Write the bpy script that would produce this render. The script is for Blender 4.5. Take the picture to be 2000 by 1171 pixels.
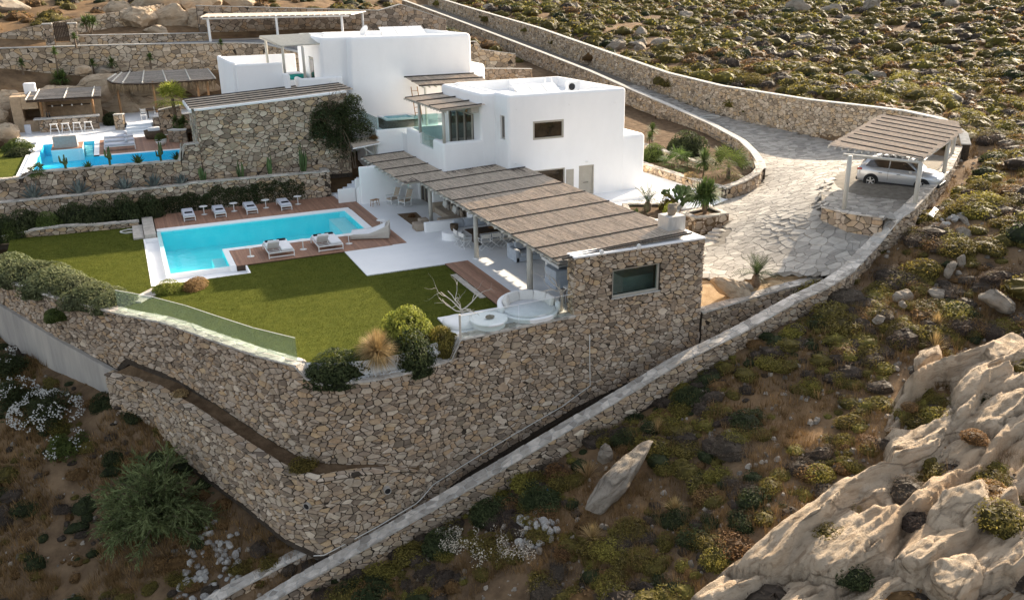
import bpy, bmesh, math, random
import numpy as np
from mathutils import Vector, Matrix, noise
R = math.radians
for o in list(bpy.data.objects):
    bpy.data.objects.remove(o, do_unlink=True)
scene = bpy.context.scene
col = scene.collection

# ---------------------------------------------------------------- camera
CAM_LOC = Vector((0, 0, 13.5))
PITCH, ROLL, YAW = R(19.92), R(0.92), R(24.0)
fwd = Vector((math.sin(YAW)*math.cos(PITCH), math.cos(YAW)*math.cos(PITCH), -math.sin(PITCH)))
rgt = Vector((math.cos(YAW), -math.sin(YAW), 0))
dwn = fwd.cross(rgt)
r2 = rgt*math.cos(ROLL) + dwn*math.sin(ROLL)
d2 = dwn*math.cos(ROLL) - rgt*math.sin(ROLL)
cd = bpy.data.cameras.new('camera')
cd.sensor_width = 36; cd.lens = 30.0; cd.clip_start = 0.1; cd.clip_end = 3000
cam = bpy.data.objects.new('camera', cd); col.objects.link(cam)
cam.matrix_world = Matrix(((r2.x, -d2.x, -fwd.x, CAM_LOC.x), (r2.y, -d2.y, -fwd.y, CAM_LOC.y), (r2.z, -d2.z, -fwd.z, CAM_LOC.z), (0, 0, 0, 1)))
scene.camera = cam

# ---------------------------------------------------------------- light
SUN_DIR = Vector((17.2, 10.1, 7.5)).normalized()      # towards the sun
SUN_EL = math.asin(SUN_DIR.z); SUN_ROT = math.atan2(SUN_DIR.x, SUN_DIR.y)
w = bpy.data.worlds.new('World'); scene.world = w; w.use_nodes = True
nt = w.node_tree
sky = nt.nodes.new('ShaderNodeTexSky'); sky.sky_type = 'NISHITA'; sky.sun_disc = False
sky.sun_elevation = SUN_EL; sky.sun_rotation = SUN_ROT
sky.air_density = 1.0; sky.dust_density = 3.0; sky.ozone_density = 1.0
bg = nt.nodes['Background']; bg.inputs['Strength'].default_value = 0.115
hz = nt.nodes.new('ShaderNodeHueSaturation'); hz.inputs['Saturation'].default_value = .45      # thin summer haze
nt.links.new(sky.outputs['Color'], hz.inputs['Color']); nt.links.new(hz.outputs['Color'], bg.inputs['Color'])
sl = bpy.data.lights.new('sun', 'SUN'); sl.energy = 4.8; sl.angle = R(0.6); sl.color = (1.0, 0.83, 0.62)
so = bpy.data.objects.new('sun', sl); col.objects.link(so)
so.rotation_euler = SUN_DIR.to_track_quat('Z', 'Y').to_euler()
so.location = (40, 20, 60)
vs = scene.view_settings
vs.view_transform = 'Standard'; vs.look = 'None'; vs.gamma = 1.0; vs.use_curve_mapping = False
vs.exposure = 1.5
scene.render.engine = 'CYCLES'
scene.cycles.max_bounces = 6; scene.cycles.transparent_max_bounces = 12

# ---------------------------------------------------------------- helpers
def tag(o, label=None, cat=None, group=None, kind=None):
    if label: o['label'] = label
    if cat: o['category'] = cat
    if group: o['group'] = group
    if kind: o['kind'] = kind
    return o
def empty(name, loc=(0, 0, 0), rz=0, label=None, cat=None, group=None):
    o = bpy.data.objects.new(name, None); col.objects.link(o)
    o.location = loc; o.rotation_euler = (0, 0, rz); o.empty_display_size = .2
    return tag(o, label, cat, group)
def link(name, me, mat=None, parent=None, loc=None, rot=None):
    o = bpy.data.objects.new(name, me); col.objects.link(o)
    if mat and len(me.materials) == 0: me.materials.append(mat)
    if parent: o.parent = parent
    if loc is not None: o.location = loc
    if rot is not None: o.rotation_euler = rot
    return o
class MB:
    """collects geometry; build() links it as ONE mesh object"""
    def __init__(s): s.v = []; s.f = []; s.c = []; s.cur = 0.5
    def add(s, vs_, fs_):
        b = len(s.v); s.v.extend([tuple(p) for p in vs_]); s.c.extend([s.cur]*len(vs_))
        s.f.extend([tuple(i+b for i in f) for f in fs_]); return s
    def box(s, x0, x1, y0, y1, z0, z1, m=None):
        vs_ = [(x0,y0,z0),(x1,y0,z0),(x1,y1,z0),(x0,y1,z0),(x0,y0,z1),(x1,y0,z1),(x1,y1,z1),(x0,y1,z1)]
        if m is not None: vs_ = [m @ Vector(p) for p in vs_]
        return s.add(vs_, [(0,3,2,1),(4,5,6,7),(0,1,5,4),(1,2,6,5),(2,3,7,6),(3,0,4,7)])
    def prism(s, poly, z0, z1, ztop=None):
        n = len(poly)
        vs_ = [(p[0],p[1],z0) for p in poly] + [(p[0],p[1],(ztop[i] if ztop else z1)) for i, p in enumerate(poly)]
        return s.add(vs_, [tuple(range(n-1,-1,-1)), tuple(range(n,2*n))] + [(i,(i+1)%n,n+(i+1)%n,n+i) for i in range(n)])
    def cyl(s, p0, p1, r0, r1=None, n=10, cap=True):
        p0 = Vector(p0); p1 = Vector(p1); r1 = r0 if r1 is None else r1
        d = (p1-p0).normalized(); a = d.orthogonal().normalized(); b = d.cross(a)
        vs_ = [p+(a*math.cos(2*math.pi*i/n)+b*math.sin(2*math.pi*i/n))*r for p, r in ((p0,r0),(p1,r1)) for i in range(n)]
        fs_ = [(i,(i+1)%n,n+(i+1)%n,n+i) for i in range(n)]
        if cap: fs_ += [tuple(range(n-1,-1,-1)), tuple(range(n,2*n))]
        return s.add(vs_, fs_)
    def tube(s, pts, r, n=6):
        pts = [Vector(p) for p in pts]; rr = r if isinstance(r, (list, tuple)) else [r]*len(pts)
        vs_ = []; fs_ = []; a = None
        for i, p in enumerate(pts):
            d = (pts[min(i+1,len(pts)-1)]-pts[max(i-1,0)]).normalized()
            if a is None: a = d.orthogonal().normalized()
            a = (a - d*a.dot(d)).normalized(); b = d.cross(a)
            vs_ += [p+(a*math.cos(2*math.pi*k/n)+b*math.sin(2*math.pi*k/n))*rr[i] for k in range(n)]
            if i: fs_ += [((i-1)*n+k,(i-1)*n+(k+1)%n,i*n+(k+1)%n,i*n+k) for k in range(n)]
        fs_ += [tuple(range(n-1,-1,-1)), tuple(range(len(vs_)-n,len(vs_)))]
        return s.add(vs_, fs_)
    def lathe(s, prof, n=20, c=(0,0,0)):
        vs_ = [(c[0]+r*math.cos(2*math.pi*k/n), c[1]+r*math.sin(2*math.pi*k/n), c[2]+z) for r, z in prof for k in range(n)]
        m = len(prof)
        fs_ = [((i-1)*n+k,(i-1)*n+(k+1)%n,i*n+(k+1)%n,i*n+k) for i in range(1,m) for k in range(n)]
        fs_ += [tuple(range(n-1,-1,-1)), tuple(range((m-1)*n,m*n))]
        return s.add(vs_, fs_)
    def mesh(s, name, smooth=False):
        me = bpy.data.meshes.new(name); me.from_pydata(s.v, [], s.f)
        at = me.attributes.new('tone', 'FLOAT', 'POINT'); at.data.foreach_set('value', np.array(s.c, np.float32))
        if smooth: me.polygons.foreach_set('use_smooth', [True]*len(me.polygons))
        me.update(); return me
    def build(s, name, mat, parent=None, smooth=False, bevel=0, seg=2, loc=None, rot=None):
        o = link(name, s.mesh(name, smooth), mat, parent, loc, rot)
        if bevel:
            b = o.modifiers.new('bevel', 'BEVEL'); b.width = bevel; b.segments = seg; b.limit_method = 'ANGLE'; b.angle_limit = R(40)
        return o
def copy_tree(o, parent=None, loc=None, rz=None, label=None):
    c = o.copy(); col.objects.link(c); c.parent = parent
    if loc is not None: c.location = loc
    if rz is not None: c.rotation_euler = (0, 0, rz)
    if label: c['label'] = label
    for ch in o.children: copy_tree(ch, c)
    return c
def boxpart(name, mat, parent, b, bevel=0, seg=2, m=None):
    return MB().box(*b, m=m).build(name, mat, parent, bevel=bevel, seg=seg)
def bm_box_round(b, w, seg=4, keep_bottom=True):
    """rounded box as bmesh -> mesh"""
    bm = bmesh.new()
    x0,x1,y0,y1,z0,z1 = b
    bmesh.ops.create_cube(bm, size=1)
    for v in bm.verts:
        v.co = Vector((x0+(v.co.x+.5)*(x1-x0), y0+(v.co.y+.5)*(y1-y0), z0+(v.co.z+.5)*(z1-z0)))
    es = [e for e in bm.edges if not (keep_bottom and all(abs(v.co.z-z0) < 1e-6 for v in e.verts))]
    bmesh.ops.bevel(bm, geom=es, offset=w, segments=seg, profile=.5, affect='EDGES')
    return bm
def carve(name, bm, cuts, mat, parent, smooth_deg=35):
    """cut box openings out of a solid and link it"""
    me = bpy.data.meshes.new(name); bm.to_mesh(me); bm.free()
    if cuts:
        o = bpy.data.objects.new(name, me); col.objects.link(o); tmp = []
        for c in cuts:
            cm = MB().box(*c).mesh('cut'); co = bpy.data.objects.new('cut', cm); col.objects.link(co); tmp.append(co)
            md = o.modifiers.new('b', 'BOOLEAN'); md.operation = 'DIFFERENCE'; md.solver = 'EXACT'; md.object = co
        dg = bpy.context.evaluated_depsgraph_get(); dg.update()
        me2 = bpy.data.meshes.new_from_object(o.evaluated_get(dg)); me2.name = name
        bpy.data.objects.remove(o, do_unlink=True)
        for t in tmp: bpy.data.objects.remove(t, do_unlink=True)
    else: me2 = me
    me2.materials.clear()
    o = link(name, me2, mat, parent)
    me2.polygons.foreach_set('use_smooth', [True]*len(me2.polygons))
    sm = me2.attributes.get('sharp_edge') or me2.attributes.new('sharp_edge', 'BOOLEAN', 'EDGE')
    b2 = bmesh.new(); b2.from_mesh(me2)
    for e in b2.edges: e.smooth = len(e.link_faces) == 2 and e.calc_face_angle(0) < R(smooth_deg)
    b2.to_mesh(me2); b2.free()
    return o

# ---------------------------------------------------------------- materials
def mat(name, c, c2=None, scale=5.0, rough=.8, bump=0.0, bscale=None, detail=6, tone=False, toneamt=.5, spec=.3, metal=0, objrand=0.0, coord='Object', ramp=(.35,.65), stretch=None, transl=0.0, tone_ramp=None):
    m = bpy.data.materials.new(name); m.use_nodes = True; n = m.node_tree.nodes; l = m.node_tree.links
    p = n['Principled BSDF']; p.inputs['Roughness'].default_value = rough; p.inputs['Metallic'].default_value = metal
    p.inputs['Specular IOR Level'].default_value = spec
    tc = n.new('ShaderNodeTexCoord'); src = tc.outputs[coord]
    if coord == 'World':
        pass
    if stretch:
        mp = n.new('ShaderNodeMapping'); mp.inputs['Scale'].default_value = stretch; l.new(src, mp.inputs['Vector']); src = mp.outputs['Vector']
    out = None
    if c2 is not None:
        tx = n.new('ShaderNodeTexNoise'); tx.inputs['Scale'].default_value = scale; tx.inputs['Detail'].default_value = detail; tx.inputs['Roughness'].default_value = .65
        l.new(src, tx.inputs['Vector'])
        rp = n.new('ShaderNodeValToRGB'); rp.color_ramp.elements[0].position = ramp[0]; rp.color_ramp.elements[1].position = ramp[1]
        rp.color_ramp.elements[0].color = (*c, 1); rp.color_ramp.elements[1].color = (*c2, 1)
        l.new(tx.outputs['Fac'], rp.inputs['Fac']); out = rp.outputs['Color']
    else:
        rg = n.new('ShaderNodeRGB'); rg.outputs[0].default_value = (*c, 1); out = rg.outputs[0]
    if tone:
        at = n.new('ShaderNodeAttribute'); at.attribute_name = 'tone'
        if tone_ramp:
            r2_ = n.new('ShaderNodeValToRGB'); els = r2_.color_ramp.elements
            r2_.color_ramp.interpolation = 'LINEAR'
            while len(els) < len(tone_ramp): els.new(.5)
            for e, (pp, cc) in zip(els, tone_ramp): e.position = pp; e.color = (*cc, 1)
            l.new(at.outputs['Fac'], r2_.inputs['Fac'])
            mx = n.new('ShaderNodeMix'); mx.data_type = 'RGBA'; mx.blend_type = 'MULTIPLY'; mx.inputs['Factor'].default_value = 1
            l.new(out, mx.inputs[6]); l.new(r2_.outputs['Color'], mx.inputs[7]); out = mx.outputs[2]
        else:
            mr = n.new('ShaderNodeMapRange'); mr.inputs['To Min'].default_value = 1-toneamt; mr.inputs['To Max'].default_value = 1+toneamt
            l.new(at.outputs['Fac'], mr.inputs['Value'])
            mx = n.new('ShaderNodeMix'); mx.data_type = 'RGBA'; mx.blend_type = 'MULTIPLY'; mx.inputs['Factor'].default_value = 1
            l.new(out, mx.inputs[6]); l.new(mr.outputs['Result'], mx.inputs[7]); out = mx.outputs[2]
    if objrand:
        oi = n.new('ShaderNodeObjectInfo'); mr = n.new('ShaderNodeMapRange'); mr.inputs['To Min'].default_value = 1-objrand; mr.inputs['To Max'].default_value = 1+objrand
        l.new(oi.outputs['Random'], mr.inputs['Value'])
        hs = n.new('ShaderNodeHueSaturation'); l.new(mr.outputs['Result'], hs.inputs['Value']); l.new(out, hs.inputs['Color'])
        mh = n.new('ShaderNodeMapRange'); mh.inputs['To Min'].default_value = .5-objrand*.06; mh.inputs['To Max'].default_value = .5+objrand*.06
        l.new(oi.outputs['Random'], mh.inputs['Value']); l.new(mh.outputs['Result'], hs.inputs['Hue'])
        out = hs.outputs['Color']
    l.new(out, p.inputs['Base Color'])
    if bump:
        bx = n.new('ShaderNodeTexNoise'); bx.inputs['Scale'].default_value = bscale or scale*3; bx.inputs['Detail'].default_value = 8; bx.inputs['Roughness'].default_value = .7
        l.new(src, bx.inputs['Vector'])
        bp = n.new('ShaderNodeBump'); bp.inputs['Strength'].default_value = min(1, bump); bp.inputs['Distance'].default_value = .05 if bump <= 1 else .05*bump
        l.new(bx.outputs['Fac'], bp.inputs['Height']); l.new(bp.outputs['Normal'], p.inputs['Normal'])
    if transl:
        tr = n.new('ShaderNodeBsdfTranslucent'); l.new(out, tr.inputs['Color'])
        ms = n.new('ShaderNodeMixShader'); ms.inputs[0].default_value = transl
        l.new(p.outputs[0], ms.inputs[1]); l.new(tr.outputs[0], ms.inputs[2]); l.new(ms.outputs[0], n['Material Output'].inputs['Surface'])
    return m
STONE_RAMP = [(0.0,(.42,.38,.34)),(.15,(.66,.58,.50)),(.35,(.92,.83,.73)),(.47,(.98,.78,.56)),(.58,(.94,.88,.82)),(.8,(1.06,.98,.89)),(1.0,(1.4,1.33,1.24))]
M = {}
M['stone'] = mat('rubble stone', (.42,.37,.31), (.58,.515,.435), 3.5, .9, .7, 14, tone=True, tone_ramp=STONE_RAMP, objrand=.10, coord='Object', spec=.15)
M['mortar'] = mat('wall mortar', (.045,.036,.028), (.085,.068,.053), 6, .95, .5, 30, spec=.1)
M['capstone'] = mat('cap stone', (.40,.36,.31), (.58,.53,.47), 3, .9, .8, 16, tone=True, toneamt=.38, spec=.15)
M['capmortar'] = mat('cap mortar', (.40,.38,.345), (.56,.54,.50), 4, .95, .4, 20, spec=.1)
M['white'] = mat('limewash', (.84,.84,.84), (.88,.88,.88), .8, .85, .2, 7, spec=.15, stretch=(1.3,1.3,.6), ramp=(.25,.6), detail=9)
M['whitefloor'] = mat('cement screed', (.74,.75,.76), (.80,.805,.81), .5, .55, .03, 12, spec=.35)
M['whitestep'] = mat('painted cement', (.66,.70,.74), (.74,.77,.8), 1.5, .7, .05, 10)
M['paver'] = mat('crazy paving', (.29,.268,.235), (.40,.37,.325), 1.7, .85, .35, 18, tone=True, toneamt=.28, spec=.25)
M['paverjoint'] = mat('paving joint', (.16,.145,.12), (.25,.225,.19), 3, .95, .3, 30, spec=.1)
M['lawn'] = mat('turf', (.066,.08,.014), (.115,.124,.023), 2.2, .95, 1.0, 45, spec=.03, detail=14, ramp=(.3,.7))
M['deck'] = mat('deck board', (.27,.145,.095), (.36,.20,.13), 2.5, .65, .1, 30, tone=True, toneamt=.16, stretch=(1,8,8), spec=.3)
M['decky'] = mat('deck board long', (.27,.145,.095), (.36,.20,.13), 2.5, .65, .1, 30, tone=True, toneamt=.16, stretch=(8,1,8), spec=.3)
M['reed'] = mat('reed', (.46,.38,.30), (.64,.545,.44), 6, .85, .4, 40, tone=True, toneamt=.32, spec=.15)
M['reedgrey'] = mat('weathered grey reed', (.25,.22,.19), (.36,.32,.28), 6, .9, .6, 50, tone=True, toneamt=.4, spec=.1)
M['batten'] = mat('dark batten', (.055,.048,.042), (.09,.08,.07), 5, .8, .3, 30, spec=.2)
M['post'] = mat('painted timber post', (.47,.45,.40), (.55,.53,.47), 2, .7, .2, 20, stretch=(3,3,.5))
M['frame'] = mat('taupe joinery', (.37,.345,.29), (.42,.39,.335), 3, .6, .05, 20)
M['wood'] = mat('oiled timber', (.30,.16,.07), (.40,.23,.11), 3, .6, .2, 20, stretch=(4,4,.6))
M['darkwood'] = mat('dark timber', (.045,.028,.018), (.08,.05,.032), 3, .5, .15, 20, stretch=(1,6,6))
M['glassdark'] = mat('dark glazing', (.02,.016,.012), (.06,.042,.028), 1.2, .05, spec=.7)
M['paintwhite'] = mat('white lacquer', (.78,.78,.77), None, rough=.35, spec=.5)
M['cushion'] = mat('grey cushion', (.52,.54,.60), (.60,.62,.67), 4, .95, .15, 60, spec=.05)
M['cushionw'] = mat('white cushion', (.70,.71,.73), (.78,.78,.79), 4, .95, .15, 60, spec=.05)
M['towel'] = mat('black towel', (.018,.018,.02), (.03,.03,.033), 10, .95, .3, 80, spec=.05)
M['beige'] = mat('beige linen', (.33,.27,.21), (.42,.35,.28), 5, .95, .25, 60, spec=.05)
M['taupefab'] = mat('taupe fabric', (.36,.33,.30), (.42,.39,.36), 5, .95, .2, 60, spec=.05)
M['bluefab'] = mat('pale blue grey fabric', (.42,.46,.52), (.50,.54,.59), 5, .95, .2, 60, spec=.05)
M['wicker'] = mat('pale wicker', (.50,.47,.42), (.60,.57,.51), 30, .85, .4, 60)
M['canvas'] = mat('white canvas', (.68,.66,.62), (.74,.72,.68), 8, .9, .1, 50)
M['rug'] = mat('brown jute rug', (.10,.065,.035), (.22,.15,.09), 9, .95, .5, 40)
M['basket'] = mat('woven basket', (.07,.05,.035), (.13,.095,.06), 14, .9, .6, 40)
M['concrete'] = mat('stained concrete', (.30,.28,.26), (.50,.46,.40), 1.0, .9, .25, 14, stretch=(1.6,1.6,.3), ramp=(.25,.75))
M['asphalt'] = mat('grey concrete road', (.20,.20,.21), (.27,.27,.275), 1.5, .9, .25, 20)
M['soil'] = mat('dry soil', (.085,.055,.032), (.17,.115,.07), 2.0, .97, .8, 12, spec=.05)
M['sand'] = mat('sandy bed', (.36,.25,.14), (.50,.37,.23), 2.0, .97, .6, 25, spec=.05)
M['pebble'] = mat('white pebble', (.62,.62,.62), (.75,.75,.74), 3, .8, .2, 20, tone=True, toneamt=.25)
M['metal'] = mat('grey metal', (.35,.36,.37), None, rough=.4, metal=.6)
M['pvc'] = mat('grey pvc pipe', (.42,.46,.52), (.5,.53,.57), 3, .5)
M['cable'] = mat('pale cable', (.62,.6,.55), None, rough=.6)
M['blue'] = mat('blue plastic', (.02,.12,.45), None, rough=.4)
M['solar'] = mat('solar collector cover', (.70,.71,.72), (.76,.77,.77), 2, .25, spec=.5)
M['straw'] = mat('dry thatch', (.20,.145,.085), (.30,.22,.13), 6, .9, .5, 30, tone=True, toneamt=.4)
M['deadwood'] = mat('bleached driftwood', (.48,.43,.37), (.62,.57,.5), 8, .85, .3, 30)
M['bark'] = mat('bark', (.12,.085,.06), (.20,.15,.105), 10, .95, .6, 25)
M['teal'] = mat('teal cushion', (.01,.22,.19), (.015,.28,.24), 5, .9)
M['turq'] = mat('spa water', (.05,.42,.52), None, rough=.05, spec=.6)
M['basalt'] = mat('grey stone block', (.40,.39,.37), (.50,.49,.47), 4, .9, .4, 16, stretch=(4,4,.5))
def leafmat(name, c, c2, toneamt=.6, transl=.42, objrand=.12, rough=.7):
    return mat(name, c, c2, 2.5, rough, 0, tone=True, toneamt=toneamt, transl=transl, objrand=objrand, spec=.2)
M['leaf_olive'] = leafmat('olive cushion foliage', (.105,.085,.022), (.20,.16,.04))
M['leaf_yellow'] = leafmat('yellow green foliage', (.16,.14,.03), (.26,.22,.05))
M['leaf_grey'] = leafmat('grey brown twigs', (.085,.066,.05), (.15,.115,.088), objrand=.2)
M['leaf_brown'] = leafmat('russet dry foliage', (.16,.09,.035), (.24,.14,.06))
M['leaf_dark'] = leafmat('dark evergreen foliage', (.03,.042,.016), (.065,.078,.03))
M['leaf_green'] = leafmat('green foliage', (.06,.085,.022), (.11,.14,.035))
M['leaf_sage'] = leafmat('sage hedge foliage', (.075,.092,.04), (.165,.175,.085))
M['leaf_lime'] = leafmat('lime foliage', (.16,.19,.03), (.28,.29,.06))
M['leaf_tam'] = leafmat('tamarisk plumes', (.11,.14,.055), (.20,.225,.10))
M['leaf_agave'] = leafmat('blue agave leaf', (.13,.155,.145), (.19,.215,.20), transl=.1)
M['leaf_spiky'] = leafmat('spiky green leaf', (.05,.085,.022), (.105,.145,.04), transl=.2)
M['leaf_cycad'] = leafmat('cycad frond', (.032,.055,.016), (.06,.085,.025), transl=.15)
M['leaf_straw'] = leafmat('straw grass', (.30,.20,.09), (.44,.32,.16), transl=.3)
M['leaf_silver'] = leafmat('pale seed heads', (.42,.37,.29), (.58,.52,.43), transl=.2)
M['flower'] = mat('white blossom', (.62,.62,.58), None, rough=.8, transl=.3)
M['cactus'] = leafmat('cactus flesh', (.05,.085,.03), (.095,.13,.05), transl=0)
def rockmat(name, c1, c2, c3):
    m = mat(name, c1, c2, .8, .92, 1.0, 11, detail=14, spec=.1, ramp=(.3,.7))
    n = m.node_tree.nodes; l = m.node_tree.links; p = n['Principled BSDF']
    tc = [x for x in n if x.type == 'TEX_COORD'][0]
    mp = n.new('ShaderNodeMapping'); mp.inputs['Rotation'].default_value = (.3,.5,R(40)); mp.inputs['Scale'].default_value = (.55,2.2,2.6)
    l.new(tc.outputs['Object'], mp.inputs['Vector'])
    tx = n.new('ShaderNodeTexNoise'); tx.inputs['Scale'].default_value = 1.6; tx.inputs['Detail'].default_value = 10; tx.inputs['Roughness'].default_value = .7; tx.inputs['Distortion'].default_value = .6
    l.new(mp.outputs['Vector'], tx.inputs['Vector'])
    rp = n.new('ShaderNodeValToRGB'); e = rp.color_ramp.elements
    e[0].position = .40; e[0].color = (.42,.36,.30,1); e[1].position = .50; e[1].color = (1,1,1,1)
    l.new(tx.outputs['Fac'], rp.inputs['Fac'])
    base = p.inputs['Base Color'].links[0].from_socket
    mx = n.new('ShaderNodeMix'); mx.data_type = 'RGBA'; mx.blend_type = 'MULTIPLY'; mx.inputs['Factor'].default_value = .55
    l.new(base, mx.inputs[6]); l.new(rp.outputs['Color'], mx.inputs[7])
    t2 = n.new('ShaderNodeTexNoise'); t2.inputs['Scale'].default_value = .35; t2.inputs['Detail'].default_value = 4; l.new(tc.outputs['Object'], t2.inputs['Vector'])
    r3 = n.new('ShaderNodeValToRGB'); r3.color_ramp.elements[0].position = .5; r3.color_ramp.elements[1].position = .72; r3.color_ramp.elements[0].color = (0,0,0,1); r3.color_ramp.elements[1].color = (1,1,1,1)
    l.new(t2.outputs['Fac'], r3.inputs['Fac'])
    m3 = n.new('ShaderNodeMix'); m3.data_type = 'RGBA'; l.new(r3.outputs['Color'], m3.inputs['Factor']); l.new(mx.outputs[2], m3.inputs[6]); m3.inputs[7].default_value = (*c3, 1)
    l.new(m3.outputs[2], p.inputs['Base Color'])
    mp2 = n.new('ShaderNodeMapping'); mp2.inputs['Rotation'].default_value = (.2,.3,R(12)); mp2.inputs['Scale'].default_value = (.42,1.25,1.25); l.new(tc.outputs['Object'], mp2.inputs['Vector'])
    dn = n.new('ShaderNodeTexNoise'); dn.inputs['Scale'].default_value = 1.1; dn.inputs['Detail'].default_value = 6; l.new(tc.outputs['Object'], dn.inputs['Vector'])
    ad = n.new('ShaderNodeMix'); ad.data_type = 'VECTOR'; ad.inputs['Factor'].default_value = .22; l.new(mp2.outputs['Vector'], ad.inputs[4]); l.new(dn.outputs['Color'], ad.inputs[5])
    vo = n.new('ShaderNodeTexVoronoi'); vo.feature = 'DISTANCE_TO_EDGE'; vo.inputs['Scale'].default_value = .62; l.new(ad.outputs[1], vo.inputs['Vector'])
    cr = n.new('ShaderNodeMapRange'); cr.inputs['From Max'].default_value = .02; l.new(vo.outputs['Distance'], cr.inputs['Value'])
    mk = n.new('ShaderNodeMapRange'); mk.inputs['From Min'].default_value = .46; mk.inputs['From Max'].default_value = .56; l.new(t2.outputs['Fac'], mk.inputs['Value'])
    mm_ = n.new('ShaderNodeMath'); mm_.operation = 'MAXIMUM'; l.new(cr.outputs['Result'], mm_.inputs[0]); l.new(mk.outputs['Result'], mm_.inputs[1])
    mc_ = n.new('ShaderNodeMix'); mc_.data_type = 'RGBA'; mc_.blend_type = 'MULTIPLY'; mc_.inputs['Factor'].default_value = .28; l.new(p.inputs['Base Color'].links[0].from_socket, mc_.inputs[6]); l.new(mm_.outputs[0], mc_.inputs[7]); l.new(mc_.outputs[2], p.inputs['Base Color'])
    b3 = n.new('ShaderNodeBump'); b3.inputs['Strength'].default_value = .8; b3.inputs['Distance'].default_value = .07; l.new(mm_.outputs[0], b3.inputs['Height'])
    b2 = n.new('ShaderNodeBump'); b2.inputs['Strength'].default_value = .9; b2.inputs['Distance'].default_value = .14
    l.new(tx.outputs['Fac'], b2.inputs['Height']); l.new(b3.outputs['Normal'], b2.inputs['Normal'])
    bp = p.inputs['Normal'].links[0].from_node; l.new(b2.outputs['Normal'], bp.inputs['Normal'])
    return m
M['rock'] = rockmat('weathered granite', (.40,.31,.215), (.57,.46,.34), (.46,.335,.22))
M['rockgrey'] = rockmat('grey granite', (.24,.205,.165), (.37,.325,.265), (.30,.235,.17))
M['loosestone'] = mat('pale loose stone', (.30,.285,.26), (.45,.43,.40), 2, .9, .6, 12, objrand=.2, spec=.15)
def schlick(n, l, f0, f90=.9, normal=None):
    lw_ = n.new('ShaderNodeLayerWeight'); lw_.inputs['Blend'].default_value = .5
    if normal is not None: l.new(normal, lw_.inputs['Normal'])
    pw = n.new('ShaderNodeMath'); pw.operation = 'POWER'; pw.inputs[1].default_value = 5; l.new(lw_.outputs['Facing'], pw.inputs[0])
    mr = n.new('ShaderNodeMapRange'); mr.inputs['To Min'].default_value = f0; mr.inputs['To Max'].default_value = f90; l.new(pw.outputs[0], mr.inputs['Value'])
    return mr.outputs['Result']
def glassmat(name, tint, f0=.05, dust=0):
    m = bpy.data.materials.new(name); m.use_nodes = True; n = m.node_tree.nodes; l = m.node_tree.links
    n.remove(n['Principled BSDF'])
    t = n.new('ShaderNodeBsdfTransparent'); t.inputs[0].default_value = (*tint, 1)
    g = n.new('ShaderNodeBsdfGlossy'); g.inputs['Roughness'].default_value = .02
    x = n.new('ShaderNodeMixShader'); l.new(schlick(n, l, f0), x.inputs[0]); l.new(t.outputs[0], x.inputs[1]); l.new(g.outputs[0], x.inputs[2])
    if dust:
        df = n.new('ShaderNodeBsdfDiffuse'); df.inputs[0].default_value = (.62,.74,.68,1); y = n.new('ShaderNodeMixShader'); y.inputs[0].default_value = dust
        l.new(x.outputs[0], y.inputs[1]); l.new(df.outputs[0], y.inputs[2]); x = y
    l.new(x.outputs[0], n['Material Output'].inputs['Surface']); return m
M['glass'] = glassmat('balustrade glass', (.86,.94,.91), .10, .07)
M['glassclear'] = glassmat('clear rail glass', (.955,.985,.978), .06, .0)
M['glassblue'] = glassmat('terrace glass', (.74,.85,.85))
def watermat(f90=.62):
    m = bpy.data.materials.new('pool water'); m.use_nodes = True; n = m.node_tree.nodes; l = m.node_tree.links
    n.remove(n['Principled BSDF'])
    t = n.new('ShaderNodeBsdfTransparent'); t.inputs[0].default_value = (.80,.99,1.0,1)
    g = n.new('ShaderNodeBsdfGlossy'); g.inputs['Roughness'].default_value = .03
    tc = n.new('ShaderNodeTexCoord'); tx = n.new('ShaderNodeTexNoise'); tx.inputs['Scale'].default_value = 2.4; tx.inputs['Detail'].default_value = 4
    bp = n.new('ShaderNodeBump'); bp.inputs['Strength'].default_value = .28; bp.inputs['Distance'].default_value = .05
    l.new(tc.outputs['Object'], tx.inputs['Vector']); l.new(tx.outputs['Fac'], bp.inputs['Height'])
    l.new(bp.outputs['Normal'], g.inputs['Normal'])
    x = n.new('ShaderNodeMixShader'); l.new(schlick(n, l, .02, f90, bp.outputs['Normal']), x.inputs[0]); l.new(t.outputs[0], x.inputs[1]); l.new(g.outputs[0], x.inputs[2])
    l.new(x.outputs[0], n['Material Output'].inputs['Surface']); return m
M['water'] = watermat(); M['water2'] = watermat(.3)
M['basin'] = mat('pool plaster', (.10,.80,.88), (.14,.86,.92), .8, .8)
M['basin2'] = mat('upper pool plaster', (.04,.62,.88), (.06,.68,.92), .8, .8)
M['basinstep'] = mat('pool step plaster', (.45,.78,.82), (.5,.82,.86), 1, .8)
M['carpaint'] = mat('silver car paint', (.48,.50,.53), None, rough=.3, metal=.55, spec=.6)
M['tyre'] = mat('tyre rubber', (.015,.015,.016), None, rough=.85)
M['blackplastic'] = mat('black plastic', (.02,.02,.022), None, rough=.5)
M['alloy'] = mat('alloy rim', (.55,.56,.58), None, rough=.3, metal=.8)
M['redlamp'] = mat('red lamp lens', (.35,.01,.012), None, rough=.15, spec=.6)
M['clearlamp'] = mat('clear lamp lens', (.7,.72,.75), None, rough=.1, spec=.7)
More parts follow.
